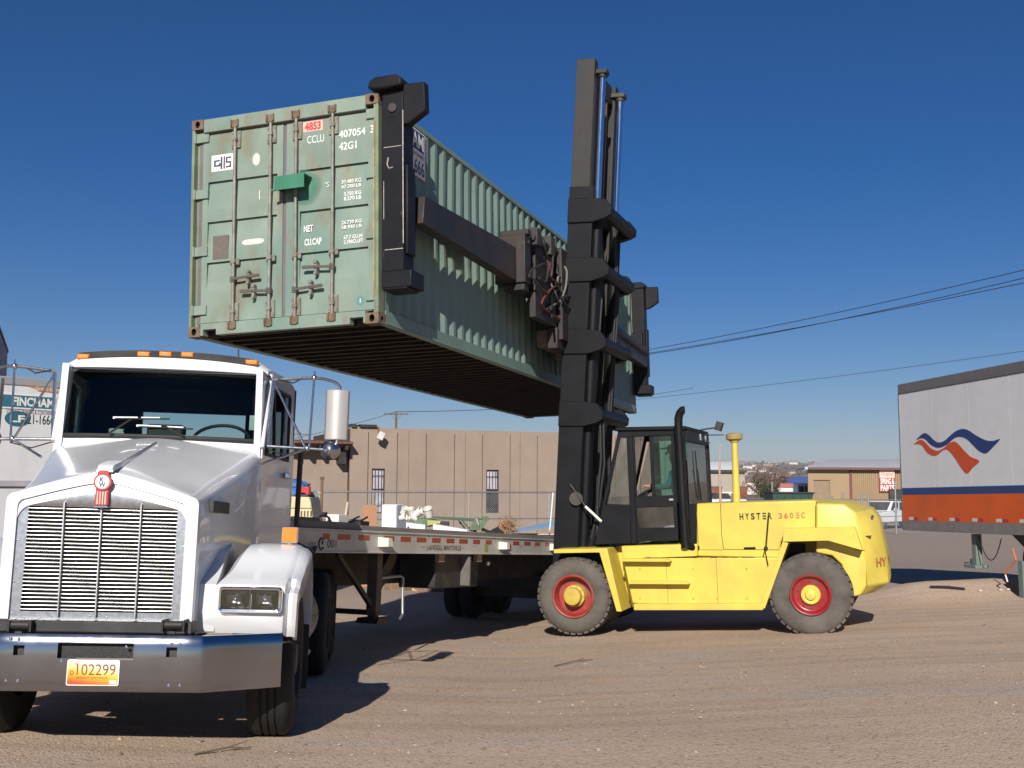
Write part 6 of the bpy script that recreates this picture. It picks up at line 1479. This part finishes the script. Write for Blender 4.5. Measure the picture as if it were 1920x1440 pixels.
# --- things lying on the far edge of the deck
def fbm(u, s, w, rz=0): return FT_.mat() @ Matrix.Translation((u, s, w)) @ Matrix.Rotation(rz, 4, 'Z')
UD = -1.3
def deck(px, py): q = FT_.on(px, py, 0, UD); return q[1], q[2]
s, h = deck(632, 965); wb = thing("white_tub", fbm(UD, s, .012), "small white plastic tub on a black tray at the deck edge", "tub"); h -= .012
MB().box(-.17, .16, -.21, .17, 0, h-.13).build("tray", M['rubber'], wb); MB().loft([[(-.09, -.11, h-.129), (.09, -.11, h-.129), (.09, .12, h-.129), (-.09, .12, h-.129)], [(-.10, -.13, h), (.10, -.13, h), (.10, .14, h), (-.10, .14, h)]]).build("tub", M['paper'], wb, bevel=.006)
s, h = deck(608, 962); hb = thing("black_handle_frame", fbm(UD, s, .012), "bent black handle frame left of the white tub", "handle frame")
k = MB(); k.tube([tuple(p) for p in smoothpts([(0, -.13, 0), (0, -.13, h-.10), (0, -.08, h-.05), (0, .10, h-.06), (0, .15, h-.11), (0, .15, 0)], 4, False)], .014, 8); k.build("hoop", M['rubber'], hb); MB().box(-.02, .02, -.03, .05, h-.045, h).build("grip", M['rubber'], hb, bevel=.006)
s, h = deck(648, 943); s2, h2 = deck(641, 976); sk_ = tag(MB().tube([(0, 0, 0), (.0, (s-s2)*.5, h*.5), (.0, s-s2, h)], [.020, .017, .015], 8).ball((-.01, -.02, h2), .035).build("wooden_stick", pmat("pale stick", (.55, .45, .33), .7, nv=.2)), "pale stick standing at the deck edge beside the white tub", "stick"); sk_.matrix_world = fbm(UD, s2+.05, .012)
s, h = deck(672, 977); cl2 = tag(MB().bar((0, -.17, h), (0, .17, h-.02), .03, .02).bar((0, .06, h-.01), (.05, .16, h+.05), .02, .02).bar((-.03, -.15, h-.01), (.03, -.03, h+.05), .02, .02).box(-.1, .1, -.12, .12, 0, h-.012).build("chain_binder", M['rubber']), "dark chain binder lying on the deck left of the brown board", "binder"); cl2.matrix_world = fbm(UD, s, .012)
s, h = deck(570, 972); ob = tag(MB().box(-.15, .15, -.22, .22, 0, h*.7).cyl((-.05, -.2, h*.8), (.05, .25, h*.8), h*.25, n=10).build("hose_bundle", M['rubber'], bevel=.01), "black bundle of hoses on the front corner of the flatbed", "hoses"); ob.matrix_world = fbm(UD, s, .012)
sbm = pmat("grey side board", (.20, .18, .16), .8, nv=.12, ns=2, dirt=(.13, .115, .10), da=.5, ds=1.5, stretch=(1, .3, 1))
sx1 = FT_.on(676, 985, 0, -.03)[1]
MB().box(-.065, -.030, .35, sx1, .0201, .098).build("side_board", sbm, flb, bevel=.004); MB().box(-.060, -.025, sx1+.005, FLEN-.1, .0201, .074).build("side_board", sbm, flb, bevel=.004)

# ================================================================== scrap behind the flatbed
def G(px, Y): P_ = at(px, 905, Y); return P_[0], gz(P_[0], Y)
def spot(px, Y, rz=0): x, z = G(px, Y); return mloc(x, Y, z, rz)
def span(px0, px1, py, Y): a, b = at(px0, py, Y), at(px1, py, Y); x = (a[0]+b[0])/2; return b[0]-a[0], a[2]-gz(x, Y), x
w, h, x = span(680, 706.5, 947, 27.2)
bb = thing("brown_board", mloc(x, 27.2, gz(x, 27.2)), "upright brown board leaning at the white appliance", "board")
MB().box(-w/2, w/2, 0, .03, .0, h).build("sheet", pmat("brown board", (.36, .18, .095), .7, nv=.06), bb); MB().box(-w/2+.02, -w/2+.06, .031, .07, 0, h-.04).box(w/2-.06, w/2-.02, .031, .07, 0, h-.04).build("batten", pmat("batten wood", (.3, .2, .12), .8), bb)
w, h, x = span(716, 745, 946, 27.7)
fg = thing("white_appliance", mloc(x, 27.7, gz(x, 27.7), R(-14)), "upright white appliance cabinet behind the flatbed", "appliance")
am = pmat("appliance enamel", (.78, .79, .80), .3, nv=.02)
MB().box(-w/2, w/2, .0, .72, .06, h).build("cabinet", am, fg, bevel=.015); MB().box(-w/2+.005, w/2-.005, -.045, -.003, .1, h-.01).build("door", am, fg, bevel=.012); MB().box(-w/2+.02, -w/2+.05, -.075, -.046, h*.45, h*.7).build("handle", M['steel'], fg); MB().box(-w/2+.03, w/2-.03, .03, .7, 0, .058).build("plinth", M['dark'], fg)
# long white troughs
for px0, px1, py0, py1, Y, lab in ((718, 800, 975, 983, 33.0, "long white trough nearest the white appliance"), (812, 878, 983, 992, 32.4, "white trough under the green implement")):
    a, b = at(px0, py0, Y), at(px1, py1, Y+.6); xm = (a[0]+b[0])/2; L_ = b[0]-a[0]; ht = (a[2]+b[2])/2
    o = thing("white_trough", mloc(xm, Y, gz(xm, Y)), lab, "trough", "white troughs behind the flatbed"); hh = ht-gz(xm, Y); dz = (b[2]-a[2])/2
    MB().loft([[(sx*L_/2, y, hh+sx*dz+zz) for y, zz in ((0, 0), (.5, 0), (.44, -.42), (.06, -.42))] for sx in (-1, 1)]).build("shell", am, o, bevel=.01)
    lg = MB()
    for sx in (-.8, .8):
        lg.box(sx*L_/2-.04, sx*L_/2+.04, .1, .4, 0, hh+sx*dz-.40)
    lg.build("trestle", M['oldsteel'], o)
    MB().cyl((L_*.1, -.012, hh-.14), (L_*.1, .02, hh-.14), .03, n=8).build("drain", M['rubber'], o)
# heap with white buckets
x, z = G(780, 26.8); hp = MB(); r4 = random.Random(8)
for k in range(80):
    a = r4.uniform(-.55, .55); b = r4.uniform(-.3, .3); zz = r4.uniform(0, 1.32)*(1-abs(a)*.35); d = Vector((r4.gauss(0, 1), r4.gauss(0, 1), r4.gauss(0, .6))).normalized()*r4.uniform(.12, .4)
    hp.bar((a, b, zz), (a+d.x, b+d.y, min(zz+d.z, 1.38)), .07, .05, mi=r4.choice((0, 0, 1)))
hp.prism([(-.7, 0), (.7, 0), (.5, .75), (.1, 1.15), (-.5, 1.0)], 1, -.3, .35)
hpo = tag(hp.build("scrap_heap", [pmat("brown scrap", (.16, .10, .06), .8, nv=.4, ns=8), pmat("tan scrap", (.42, .33, .22), .8, nv=.3, ns=8)]), "heap of brown and tan scrap behind the flatbed, topped with white buckets", "scrap"); hpo.matrix_world = mloc(x, 26.8, z)
bk = MB(); 
bkt = None; whm = pmat("bucket white", (.70, .69, .64), .5, nv=.05)
blab = ["leftmost white bucket, lying tilted on the scrap heap", "white bucket second from left on the scrap heap", "white bucket at the middle top of the scrap heap", "white bucket leaning right of the middle of the scrap heap", "large white bucket at the right end of the scrap heap", "white bucket low on the left of the scrap heap", "white bucket low in the middle of the scrap heap"]
for i, (px, py, r_, t) in enumerate(((758, 957, .11, .5), (771, 959, .11, -.3), (785, 961, .13, .9), (790, 959, .09, 1.2), (803, 960, .14, -.2), (756, 970, .10, 1.3), (774, 971, .10, -1.1))):
    P_ = at(px, py, 26.35); m_ = Matrix.Translation(P_) @ Matrix.Rotation(t, 4, 'Y') @ Matrix.Rotation(.4, 4, 'X') @ Matrix.Scale(r_/.14, 4)
    if bkt is None:
        bkt = thing("white_bucket", m_, blab[0], "bucket", "white buckets on the scrap heap")
        MB().lathe([(.0, -.12), (.085, -.12), (.11, .11), (.102, .11), (.08, -.1), (.0, -.1)], (0, 0, 0), (0, 0, 1), 16).build("tub", whm, bkt); MB().lathe([(.108, .075), (.118, .08), (.118, .10), (.110, .105)], (0, 0, 0), (0, 0, 1), 16).build("rim", whm, bkt)
    else:
        c = copy_tree(bkt); c.matrix_world = m_; c["label"] = blab[i]
# green implement
gi = MB(); Yg = 33.6
gx, gz_ = G(850, Yg); gimp = thing("green_implement", mloc(gx, Yg, gz_), "old green farm implement with angled arms behind the flatbed", "implement")
def gl(px, py, dy=0.): P_ = at(px, py, Yg+dy); return (P_[0]-gx, dy, P_[2]-gz_)
gmt = pmat("old implement green", (.085, .14, .075), .6, nv=.25, ns=6, dirt=(.12, .09, .05), da=.4, ds=5)
m = MB()
poly_ = [gl(767, 973), gl(800, 972), (gl(828, 978)), gl(806, 988), gl(770, 984)]
m.prism([(p[0], p[2]) for p in poly_], 1, -.1, .5); m.build("body", gmt, gimp, bevel=.02)
m = MB(); p4 = [gl(803, 985), gl(826, 980), gl(828, 976), gl(802, 975)]; m.prism([(p[0], p[2]) for p in p4], 1, -.25, -.11); m.build("blade", pmat("lime edge", (.34, .38, .12), .6, nv=.15), gimp)
m = MB(); m.bar(gl(795, 969), gl(905, 974), .06, .05); m.bar(gl(830, 972, .4), gl(895, 977, .4), .05, .05); m.bar(gl(866, 976), gl(885, 996), .06, .05); m.bar(gl(860, 976, .3), gl(872, 992, .3), .05, .05); m.build("frame_bars", pmat("dark green bars", (.05, .075, .045), .6, nv=.2), gimp)
m = MB(); p5 = [gl(880, 994), gl(891, 970), gl(898, 970), gl(900, 994)]; m.prism([(p[0], p[2]) for p in p5], 1, -.1, .12); m.bar(gl(900, 990), gl(914, 969), .12, .14); m.bar(gl(907, 974), gl(904, 968), .1, .06); m.build("arms", gmt, gimp, bevel=.01)
m = MB(); m.bar(gl(893, 972, -.12), gl(898, 985, -.12), .05, .03); m.build("ram", M['steel'], gimp)
m = MB(); m.box(gl(826, 978)[0], gl(842, 978)[0], -.2, .2, gl(826, 986)[2], gl(826, 978)[2]); m.build("engine_block", M['dark'], gimp)
m = MB()
for px in (780, 818, 890): q = gl(px, 985); m.box(q[0]-.06, q[0]+.06, .0, .14, 0, q[2]+.1)
m.build("legs", M['oldsteel'], gimp)
q = gl(903, 992); m = MB(); m.tube([(q[0], .1, q[2]), (q[0]+.25, .1, q[2]-.1), (q[0]+.5, .2, q[2]+.03)], .05, 8); m.cyl((gl(933, 996)[0], -.1, gl(933, 999)[2]-.1), (gl(933, 996)[0], .12, gl(933, 999)[2]-.1), .22, n=20); m.build("wheel", M['tyre'], gimp)
# blue sheet leaning at the right
Yb = 35.0; a, b, c, d = at(938, 1000, Yb-1.0), at(1046, 985, Yb+.6), at(1046, 974, Yb+1.6), at(946, 997.5, Yb+1.2)
bs_ = MB(); n_ = Vector((0, .0, -.03)); P4 = [Vector(p) for p in (a, b, c, d)]
bs_.add([tuple(p) for p in P4]+[tuple(p+n_) for p in P4], [(0,1,2,3),(7,6,5,4),(0,4,5,1),(1,5,6,2),(2,6,7,3),(3,7,4,0)])
tag(bs_.build("blue_sheet", pmat("sky blue sheet", (.20, .33, .47), .6, nv=.08, ns=2)), "pale blue corrugated sheet propped at a slope beside the mast", "sheet")
x, z = G(1010, 35.6); pl_ = MB(); pa = at(992, 999, 35.6); hh = pa[2]-z
for k in range(5): pl_.obox((k*.05-.3, -.2+k*.12, hh-.04*k-.03), (1.9-k*.2, .11, .04), Matrix.Rotation(R(4*k-6), 3, 'Z'))
pl_.box(-1.0, -.8, -.3, .4, 0, hh-.22).box(.3, .5, -.3, .4, 0, hh-.22)
plo = tag(pl_.build("timber_stack", pmat("pale boards", (.45, .37, .28), .8, nv=.2, ns=6)), "stack of pale boards under the blue sheet", "timber"); plo.matrix_world = mloc(x, 35.6, z)
# tumbleweed
x, z = G(952, 34.0); zt2 = at(952, 984, 34)[2]-z
tw = MB(); r5 = random.Random(2)
for k in range(260):
    d = Vector((r5.gauss(0, 1), r5.gauss(0, 1), r5.gauss(0, .9))).normalized()*r5.uniform(.1, .3); c0 = Vector((r5.gauss(0, .12), r5.gauss(0, .1), zt2+r5.gauss(0, .1))); tw.tube([tuple(c0), tuple(c0+d*.5+Vector((r5.gauss(0, .03), 0, r5.gauss(0, .03)))), tuple(c0+d)], [.008, .006, .003], 3)
for k in range(14): tw.tube([(r5.gauss(0, .05), r5.gauss(0, .05), 0), (r5.gauss(0, .06), 0, zt2*.6), (r5.gauss(0, .1), r5.gauss(0, .1), zt2)], .012, 4)
two = tag(tw.build("dry_bush", pmat("dry bush twigs", (.34, .20, .10), .9, nv=.3), fix=False), "dry orange-brown bush left of the blue sheet", "bush"); two.matrix_world = mloc(x, 34, z)
# cream machine with a blue tarp and a red can
Yc = 24.0; x, z = G(566, Yc); cmn = thing("cream_machine", mloc(x, Yc, z), "cream coloured machine housing with dark vents between cab and flatbed", "machine")
def cl3(px, py): P_ = at(px, py, Yc); return (P_[0]-x, P_[2]-z)
crm = pmat("cream paint old", (.58, .50, .30), .5, nv=.06, dirt=(.4, .32, .18), da=.4, ds=3)
MB().prism([cl3(520, 970)[:1]+(0.2,), cl3(587, 970)[:1]+(0.2,), cl3(586, 968), cl3(583, 942), cl3(580, 932), cl3(520, 930)], 1, 0, 1.2).build("housing", crm, cmn, bevel=.03)
vt = MB()
for k in range(5):
    a, b = cl3(558+k*6, 968), cl3(560.5+k*6, 958); vt.box(a[0], b[0], -.012, -.002, a[1], b[1])
vt.build("vents", M['dark'], cmn); a, b = cl3(530, 952), cl3(583, 951); MB().box(a[0], b[0], -.01, -.001, a[1]-.012, a[1]).build("seam", M['dark'], cmn)
a, b = cl3(548, 932), cl3(579, 923); MB().prism([(a[0], a[1]), (b[0], a[1]), (b[0]-.08, b[1]), (a[0]+.1, b[1]+.03)], 1, .1, .9).build("dark_lid", M['dark'], cmn, bevel=.02)
MB().cyl((-.6, .2, .28), (-.6, .45, .28), .28, n=20).cyl((.1, .2, .28), (.1, .45, .28), .28, n=20).build("wheels", M['tyre'], cmn)
zt3 = cl3(560, 922)[1]
tv = MB(); r6 = random.Random(5)
for k in range(9): tv.ball((cl3(553+r6.uniform(-7, 9), 915)[0], .45+r6.uniform(-.2, .2), zt3+r6.uniform(-.10, .16)), r6.uniform(.10, .17), (1, 1, .8), 10)
tb = tag(tv.build("blue_tarp", pmat("blue tarp", (.035, .13, .34), .5, nv=.35, ns=5), smooth=False), "crumpled blue tarp on top of the cream machine", "tarp"); tb.matrix_world = mloc(x, Yc, z)
a = at(573, 915, Yc+.2); rc_ = thing("red_can", mloc(a[0], Yc+.2, a[2]-.15), "small red fuel can beside the blue tarp", "can")
MB().box(-.09, .10, -.1, .1, 0, .18).build("body", pmat("can red", (.45, .03, .03), .4), rc_, bevel=.02); MB().cyl((.05, 0, .18), (.09, 0, .24), .025, n=8).build("spout", M['rubber'], rc_)
for px, y0, lab, col in ((602.5, 897, "tall brown rusty pipe standing left of the white tub", (.17, .10, .05)), (592, 940, "short dark pipe stub beside the cream machine", (.05, .045, .045)), (597, 925, "short galvanised pole right of the cream machine", (.3, .3, .31))):
    a = at(px, y0, 27.5); z = gz(a[0], 27.5); h = a[2]-z
    o = thing("standing_pipe", mloc(a[0], 27.5, z), lab, "pipe", "pipes standing behind the flatbed"); cm_m = pmat("pipe "+lab[:12], col, .7, nv=.3)
    MB().cyl((0, 0, 0), (.02, 0, h), .035, n=8).build("shaft", cm_m, o); MB().cyl((.02, 0, h-.02), (.02, 0, h+.04), .055, n=8).build("pipe_cap", cm_m, o)
a, b = at(1037, 926, 33), at(1024, 978, 33); tag(MB().tube([tuple(at(1037, 924, 34)), (b[0], 33, gz(b[0], 33))], .02, 6).build("leaning_rod", M['paper']), "thin pale rod leaning against the far fence by the mast", "rod")

# ================================================================== white trailer with the wave emblem, right
WT = Frame(at(1693.5, 994, 23.1), rotf(R(78.5), 0, 0))
_c, _s = math.cos(R(1.1)), math.sin(R(1.1)); WT.A = np.stack([WT.A[:, 0]*_c+WT.A[:, 2]*_s, WT.A[:, 1], WT.A[:, 2]*_c-WT.A[:, 0]*_s], 1)
wtr = thing("wave_trailer", WT.mat(), "white box trailer with orange and blue stripe and wave emblem at right", "trailer")
def wq(x, y): q = WT.on(x, y, 1, 0.0); return (q[0], q[2])
LT = 12.0
z_top = wq(1691, 720)[1]; z_bt, z_bb, z_ob, z_b0 = wq(1697, 915)[1], wq(1697, 928)[1], wq(1697, 976)[1], 0.0
gsk = WT.w((3, 0, 0)); GZT = gz(gsk[0], gsk[1]) - gsk[2]
MB().box(0, LT, 0.02, 2.55, z_b0+.02, z_top-.02).build("box", M['white2'], wtr, bevel=.02)
sd_ = MB()
for k in range(10): x0 = k*LT/10; sd_.box(x0+.004, x0+LT/10-.004, .0, .019, z_bt, z_top-.20)
sd_.build("side_panels", M['white2'], wtr)
MB().box(.0, LT, -.003, .019, z_bb, z_bt-.001).build("blue_stripe", pmat("blue stripe", (.022, .05, .17), .45, nv=.08), wtr)
MB().box(.0, LT, -.003, .019, z_ob, z_bb-.001).build("orange_panel", pmat("orange stripe", (.62, .10, .012), .45, nv=.08, ns=2, dirt=(.4, .09, .03), da=.4, ds=2, stretch=(1, 1, .2)), wtr)
MB().box(-.012, LT, -.014, .05, z_top-.205, z_top).build("top_rail", pmat("grey top rail", (.17, .16, .16), .5, .2, nv=.1), wtr, bevel=.012)
MB().box(-.01, LT, -.012, .05, z_b0, z_ob-.001).build("bottom_rail", pmat("grey bottom rail", (.22, .20, .195), .6, .2, nv=.12, ns=6), wtr, bevel=.006)
MB().cyl((.0, .0, z_b0+.02), (.0, .0, z_top-.2), .018, n=10).build("corner_post", M['alu'], wtr)
rv = MB()
for k in range(60): rv.ball((.1+k*.2, -.012, z_b0+.10), .010, (1, .5, 1), 6)
rv.build("rivets", M['steel'], wtr)
for a, b in ((1705, 1722), (1741, 1757), (1781, 1800), (1823, 1844), (1868, 1891), (1912, 1935)):
    x0, x1 = wq(a, 972)[0], wq(b, 972)[0]; xm = (x0+x1)/2; o = MB().box(x0, xm, -.006, -.003, z_ob+.015, z_ob+.075).build("reflector", pmat("white reflector", (.6, .55, .52), .3), wtr); MB().box(xm+.001, x1, -.006, -.003, z_ob+.015, z_ob+.075).build("red_half", pmat("red reflector", (.38, .03, .03), .3), o)
def zq(p): return (1300+p[0]/2.824, 620+p[1]/2.824)
blue_ = [(1180,580),(1200,558),(1225,542),(1250,555),(1275,580),(1300,592),(1330,583),(1358,558),(1390,532),(1425,520),(1458,528),(1500,556),(1550,580),(1590,583),(1625,574),(1590,614),(1550,650),(1510,634),(1478,602),(1445,572),(1412,562),(1382,570),(1350,598),(1315,617),(1285,618),(1255,602),(1228,575),(1205,570)]
oran_ = [(1168,603),(1188,585),(1207,577),(1230,592),(1258,622),(1290,636),(1322,625),(1350,600),(1378,587),(1400,596),(1432,632),(1470,668),(1515,690),(1482,724),(1450,757),(1418,725),(1390,682),(1362,645),(1338,628),(1315,640),(1290,660),(1265,661),(1238,645),(1215,612),(1192,600)]
def shape(pp, nm, mm):
    pts = smoothpts([(*wq(*zq(p)),) for p in pp], 4); 
    MB().prism([(p[0], p[1]) for p in pts], 1, -.004, -.001).build(nm, mm, wtr, smooth=False)
shape(blue_, "wave_emblem", pmat("emblem blue", (.018, .04, .17), .45, nv=.05)); shape(oran_, "wave_emblem", pmat("emblem orange", (.56, .075, .015), .45, nv=.05))
# running gear
lgm = pmat("green-grey leg", (.14, .19, .17), .6, nv=.15, dirt=(.12, .09, .07), da=.4, ds=4)
x = wq(1815, 1030)[0]; zf = max(wq(1815, 1062)[1], GZT+.0)
for y in (.12, 2.3):
    L1 = MB(); L1.box(x-.065, x+.065, y, y+.13, zf+.03, -.02); L1.box(x-.15, x+.15, y-.08, y+.21, zf-.03, zf+.029); L1.build("landing_leg", lgm, wtr, bevel=.006)
cr2 = MB(); cr2.tube([(x-.066, .05, -.55), (x-.12, .0, -.55), (x-.12, .0, -.62), (x-.04, -.02, -.62)], .014, 6); cr2.box(x-.10, x-.066, .1, .2, -.62, -.48); cr2.build("crank", M['dark'], wtr)
xr_ = wq(1868, 1003)[0]
MB().prism([(xr_, -.001), (xr_+.55, -.36), (xr_+.8, -.45), (xr_+6, -.45), (xr_+6, -.001)], 1, .3, 2.3).build("slide_frame", M['dark'], wtr)
xw = wq(1918, 1060)[0]  # wheels brought into view; their dark tyres stand in for ground shade
for y, sg in ((.04, -1), (2.5, 1)):
    for dx in (.42, 1.65):
        m = MB(); m.lathe([(.26, 0), (.42, .012), (.49, -.01), (.51, -.05), (.51, -.22), (.49, -.26), (.26, -.27)], (xw+dx, y, GZT+.50), (0, sg, 0), 40); w_ = m.build("wheel", M['tyre'], wtr); MB().lathe([(.265, 0), (.25, -.02), (.22, -.1), (.1, -.04), (.0, -.04)], (xw+dx, y, GZT+.5), (0, sg, 0), 28).build("rim", M['steel'], w_)
xs2 = wq(1912, 1100)[0]; zs2 = wq(1912, 1127)[1]
MB().box(xs2-.03, xs2+.10, .0, .14, zs2+.04, -.44).box(xs2-.12, xs2+.18, -.06, .2, zs2, zs2+.039).build("support_stand", lgm, wtr, bevel=.006)
cd2 = MB(); a = wq(1901, 1028); b = wq(1909, 1050); c = wq(1890, 1070); d = wq(1889, 1078); cd2.tube([(a[0], -.02, a[1]), (b[0], -.04, b[1]), (c[0]+.03, -.05, c[1]), (d[0], -.05, d[1])], .014, 6); cd2.build("orange_cord", pmat("orange cord", (.6, .13, .03), .5), wtr)
a = wq(1890, 1078); b = wq(1894, 1091); MB().tube([(a[0], -.05, a[1]), (b[0], -.05, b[1])], .013, 6).build("cord_plug", M['paper'], wtr)
ch_ = MB(); a, b = wq(1825, 1003), wq(1868, 1010); ch_.tube([(a[0]+(b[0]-a[0])*t, .1, a[1]+(b[1]-a[1])*t-.42*4*t*(1-t)) for t in np.linspace(0, 1, 14)], .010, 6); ch_.build("hanging_chain", M['oldsteel'], wtr)
a = at(1742, 1050, 20.3); b = at(1808, 1063, 20.1)  # thin dark tube laid along the dirt up to the leg
tag(MB().tube([(a[0], a[1], gz(a[0], a[1])+.03), ((a[0]+b[0])/2, (a[1]+b[1])/2, gz((a[0]+b[0])/2, 20.2)+.045), (b[0], b[1], gz(b[0], b[1])+.03)], .022, 6).build("dark_line", M['rubber']), "thin dark line along the dirt left of the trailer's leg", "bar")
r7 = random.Random(6); rockm = pmat('pale rock', (.5, .45, .38), .9, nv=.2)
for k, (px, py) in enumerate(((1828, 1063), (1866, 1066), (1880, 1065))):
    a = at(px, py, 20.2); s = .032; m = MB().ball((0, 0, s*.6), s, (1.3, 1, .7), 7).build("pale_rock", rockm, smooth=False); m.location = (a[0], 20.0, gz(a[0], 20.0)); tag(m, ["pale rock at the foot of the landing leg", "pale rock midway between leg and support stand", "pale rock just left of the support stand"][k], "rock", "pale rocks by the orange trailer")

# ================================================================== trailers at the left edge
LW = Frame(at(60, 709.4, 22.0), rotf(R(38)-R(90), 0, 0))
LW.A = rotf(R(38)-R(90), 0, 0)
lt = thing("storage_trailer", LW.mat(), "white storage trailer with blue name board and phone number, behind the truck's left mirror", "trailer")
def lq(x, y): q = LW.on(x, y, 1, 0.0); return (q[0], q[2])
gl_ = gz(LW.O[0], 22)-LW.O[2]; x0, x1 = lq(-60, 700)[0], lq(150, 716)[0]+1.5
MB().box(x0, x1, .01, 2.5, gl_+.9, -.02).build("box", M['white2'], lt, bevel=.02)
zr = lq(60, 724)[1]; MB().box(x0-.01, x1+.01, -.012, .05, zr, .0).build("top_rail", pmat("grey rail", (.36, .36, .38), .5, .2, nv=.06), lt, bevel=.01)
z1_, z0_ = lq(10, 901)[1], lq(10, 912)[1]; MB().box(x0, x1, -.01, .009, z0_, z1_).build("rub_rail", pmat("lavender grey rail", (.40, .39, .43), .5), lt)
MB().box(x0, x1, -.012, .009, z0_-.02, z0_-.001).build("rail_dark_line", M['dark'], lt)  # thin dark strip along the foot of the rub rail
ofr, otr = lq(25, 767), lq(105.5, 745)
tz1, tz0 = lq(106, 746)[1], lq(106, 768)[1]
nb = MB().box(ofr[0]-.35, otr[0], -.006, .008, tz0, tz1).build("name_board", pmat("teal blue board", (.035, .15, .22), .5), lt)
MB().box(ofr[0]-.38, otr[0]+.03, -.004, .008, tz0-.03, tz1+.03).build("board_edge", M['paper'], nb)
text(nb, "FINCHAM", M['paper'], (otr[0]-.05, -.006, tz0+.03), XD, ZD, tz1-tz0-.06, otr[0]-ofr[0]-.02, bold=.035, align='R')
zz = lq(103, 779)[1]; text(lt, "STORAGE TRAILERS & CONTAINERS", pmat("mauve ink", (.20, .16, .22), .6), (otr[0], .008, zz), XD, ZD, .085, (otr[0]-ofr[0])*1.15, align='R', lift=.004)
zz0, zz1 = lq(101, 797)[1], lq(101, 779.5)[1]; text(lt, "821-1666", M['blackink'], (lq(101, 790)[0], .008, zz0), XD, ZD, zz1-zz0, lq(101, 790)[0]-lq(44, 790)[0], align='R', lift=.004)
c = lq(33, 785); MB().add([(c[0]+.26*math.cos(t), .004, c[1]+.15*math.sin(t)) for t in np.linspace(0, 2*math.pi, 28, endpoint=False)], [tuple(range(28))]).build("logo_oval", pmat("teal oval", (.03, .13, .17), .5), lt, fix=False)
text(lt, "LF", M['paper'], (c[0], .004, c[1]-.07), XD, ZD, .14, .30, align='C', bold=.03)
s_ = [lq(50, 723), lq(108, 728), lq(108, 737), lq(84, 734), lq(72, 733), lq(62, 727)]
MB().prism([(p[0], p[1]) for p in s_], 1, -.004, .008).build("maker_badge", pmat("orange badge", (.52, .24, .08), .5, nv=.1), lt)
text(lt, "Great Dane", M['paper'], (lq(66, 730)[0], -.004, lq(70, 731.5)[1]), XD, ZD, .07, .55, lift=.003)
ug = MB(); ug.box(x0+.1, x1-.1, .4, 2.1, gl_+.65, gl_+.89); ug.build("chassis", M['dark'], lt)
for xx in (x0+.9, x1-.9):
    for y in (.15, 2.1): MB().cyl((xx, y, gl_+.5), (xx, y+.26, gl_+.5), .5, n=24).build("wheel", M['tyre'], lt)
MB().box(x0+1.9, x0+2.05, .1, .25, gl_, gl_+.9).build("landing_leg", lgm, lt)
# grey box nearest the left edge
a, b = at(-4, 612, 31.0), at(14, 664, 37.5)
gb_ = thing("grey_box_trailer", mloc(a[0], a[1], gz(a[0], a[1]), math.atan2(b[1]-a[1], b[0]-a[0])), "grey corrugated box trailer cut off at the left edge", "trailer")
Lg = math.hypot(b[0]-a[0], b[1]-a[1]); hg = a[2]-gz(a[0], a[1])
gm2 = pmat("lavender grey steel", (.33, .30, .33), .55, nv=.12, ns=3, dirt=(.22, .17, .17), da=.5, ds=2, stretch=(1, 1, .3))
pts = []; nn = int(Lg/.28)
for k in range(nn):
    q0 = k*Lg/nn; w0 = Lg/nn; pts += [(q0, 0), (q0+w0*.3, 0), (q0+w0*.45, .035), (q0+w0*.8, .035)]
pts.append((Lg, 0)); k = len(pts); m = MB(); m.add([(x_, y_, .9) for x_, y_ in pts]+[(x_, y_, hg) for x_, y_ in pts], [(i, i+1, k+i+1, k+i) for i in range(k-1)]); m.build("side_wall", gm2, gb_, fix=False, ang=15)
MB().box(0, Lg, .04, 2.4, .9, hg-.03).build("box", gm2, gb_); MB().box(-.02, Lg+.02, -.03, .06, hg, hg+.10).build("top_rail", M['oldsteel'], gb_, bevel=.01); MB().box(-.02, Lg+.02, -.03, .06, .8, .898).build("bottom_rail", M['oldsteel'], gb_)
MB().box(.2, Lg-.2, .4, 2.0, .55, .79).build("chassis", M['dark'], gb_)
for xx in (.6, Lg-.6): MB().cyl((xx, .1, .5), (xx, .4, .5), .5, n=24).build("wheel", M['tyre'], gb_)

# small litter on the dirt
rt8 = random.Random(12)
def gp(px, py):
    d = ray(px, py); t = 4.
    for _ in range(80):
        q = CAM+d*t; t += (q[2]-gz(q[0], q[1]))/max(.03, -d[2])*.7
    return CAM+d*t
for k, (p0, p1, lab) in enumerate((((1040, 1250), (1112, 1238), "thin dark twig on the dirt in front of the drive wheel"), ((365, 1416), (470, 1405), "thin dark twig on the dirt below the truck's licence plate side"))):
    a, b = gp(*p0), gp(*p1); m = (a+b)/2+np.array([.02, .05, .02])
    tag(MB().tube([tuple(a+[0, 0, .008]), tuple(m), tuple(b+[0, 0, .008])], [.008, .007, .004], 5).bar(tuple(m), tuple(m+np.array([.10, .08, .02])), .006, .006).build("dry_twig", wood, fix=False), lab, "twig", "twigs lying on the dirt")

# ================================================================== the air over the valley
hz_ = MB().box(-3300, 3300, -70, 4600, -14, 150).build("haze", pmat("haze", (1, 1, 1)), smooth=False)
hm = bpy.data.materials.new("haze air"); hm.use_nodes = True; hn = hm.node_tree; hn.nodes.remove(hn.nodes["Principled BSDF"])
pv = _n(hn, "ShaderNodeVolumePrincipled"); pv.inputs["Color"].default_value = (.86, .86, .92, 1); pv.inputs["Density"].default_value = .00016
hn.links.new(pv.outputs[0], hn.nodes["Material Output"].inputs["Volume"])
hz_.data.materials.clear(); hz_.data.materials.append(hm)
hz_["kind"] = "stuff"
tag(hz_, "pale haze over the far valley", "haze", kind="stuff")
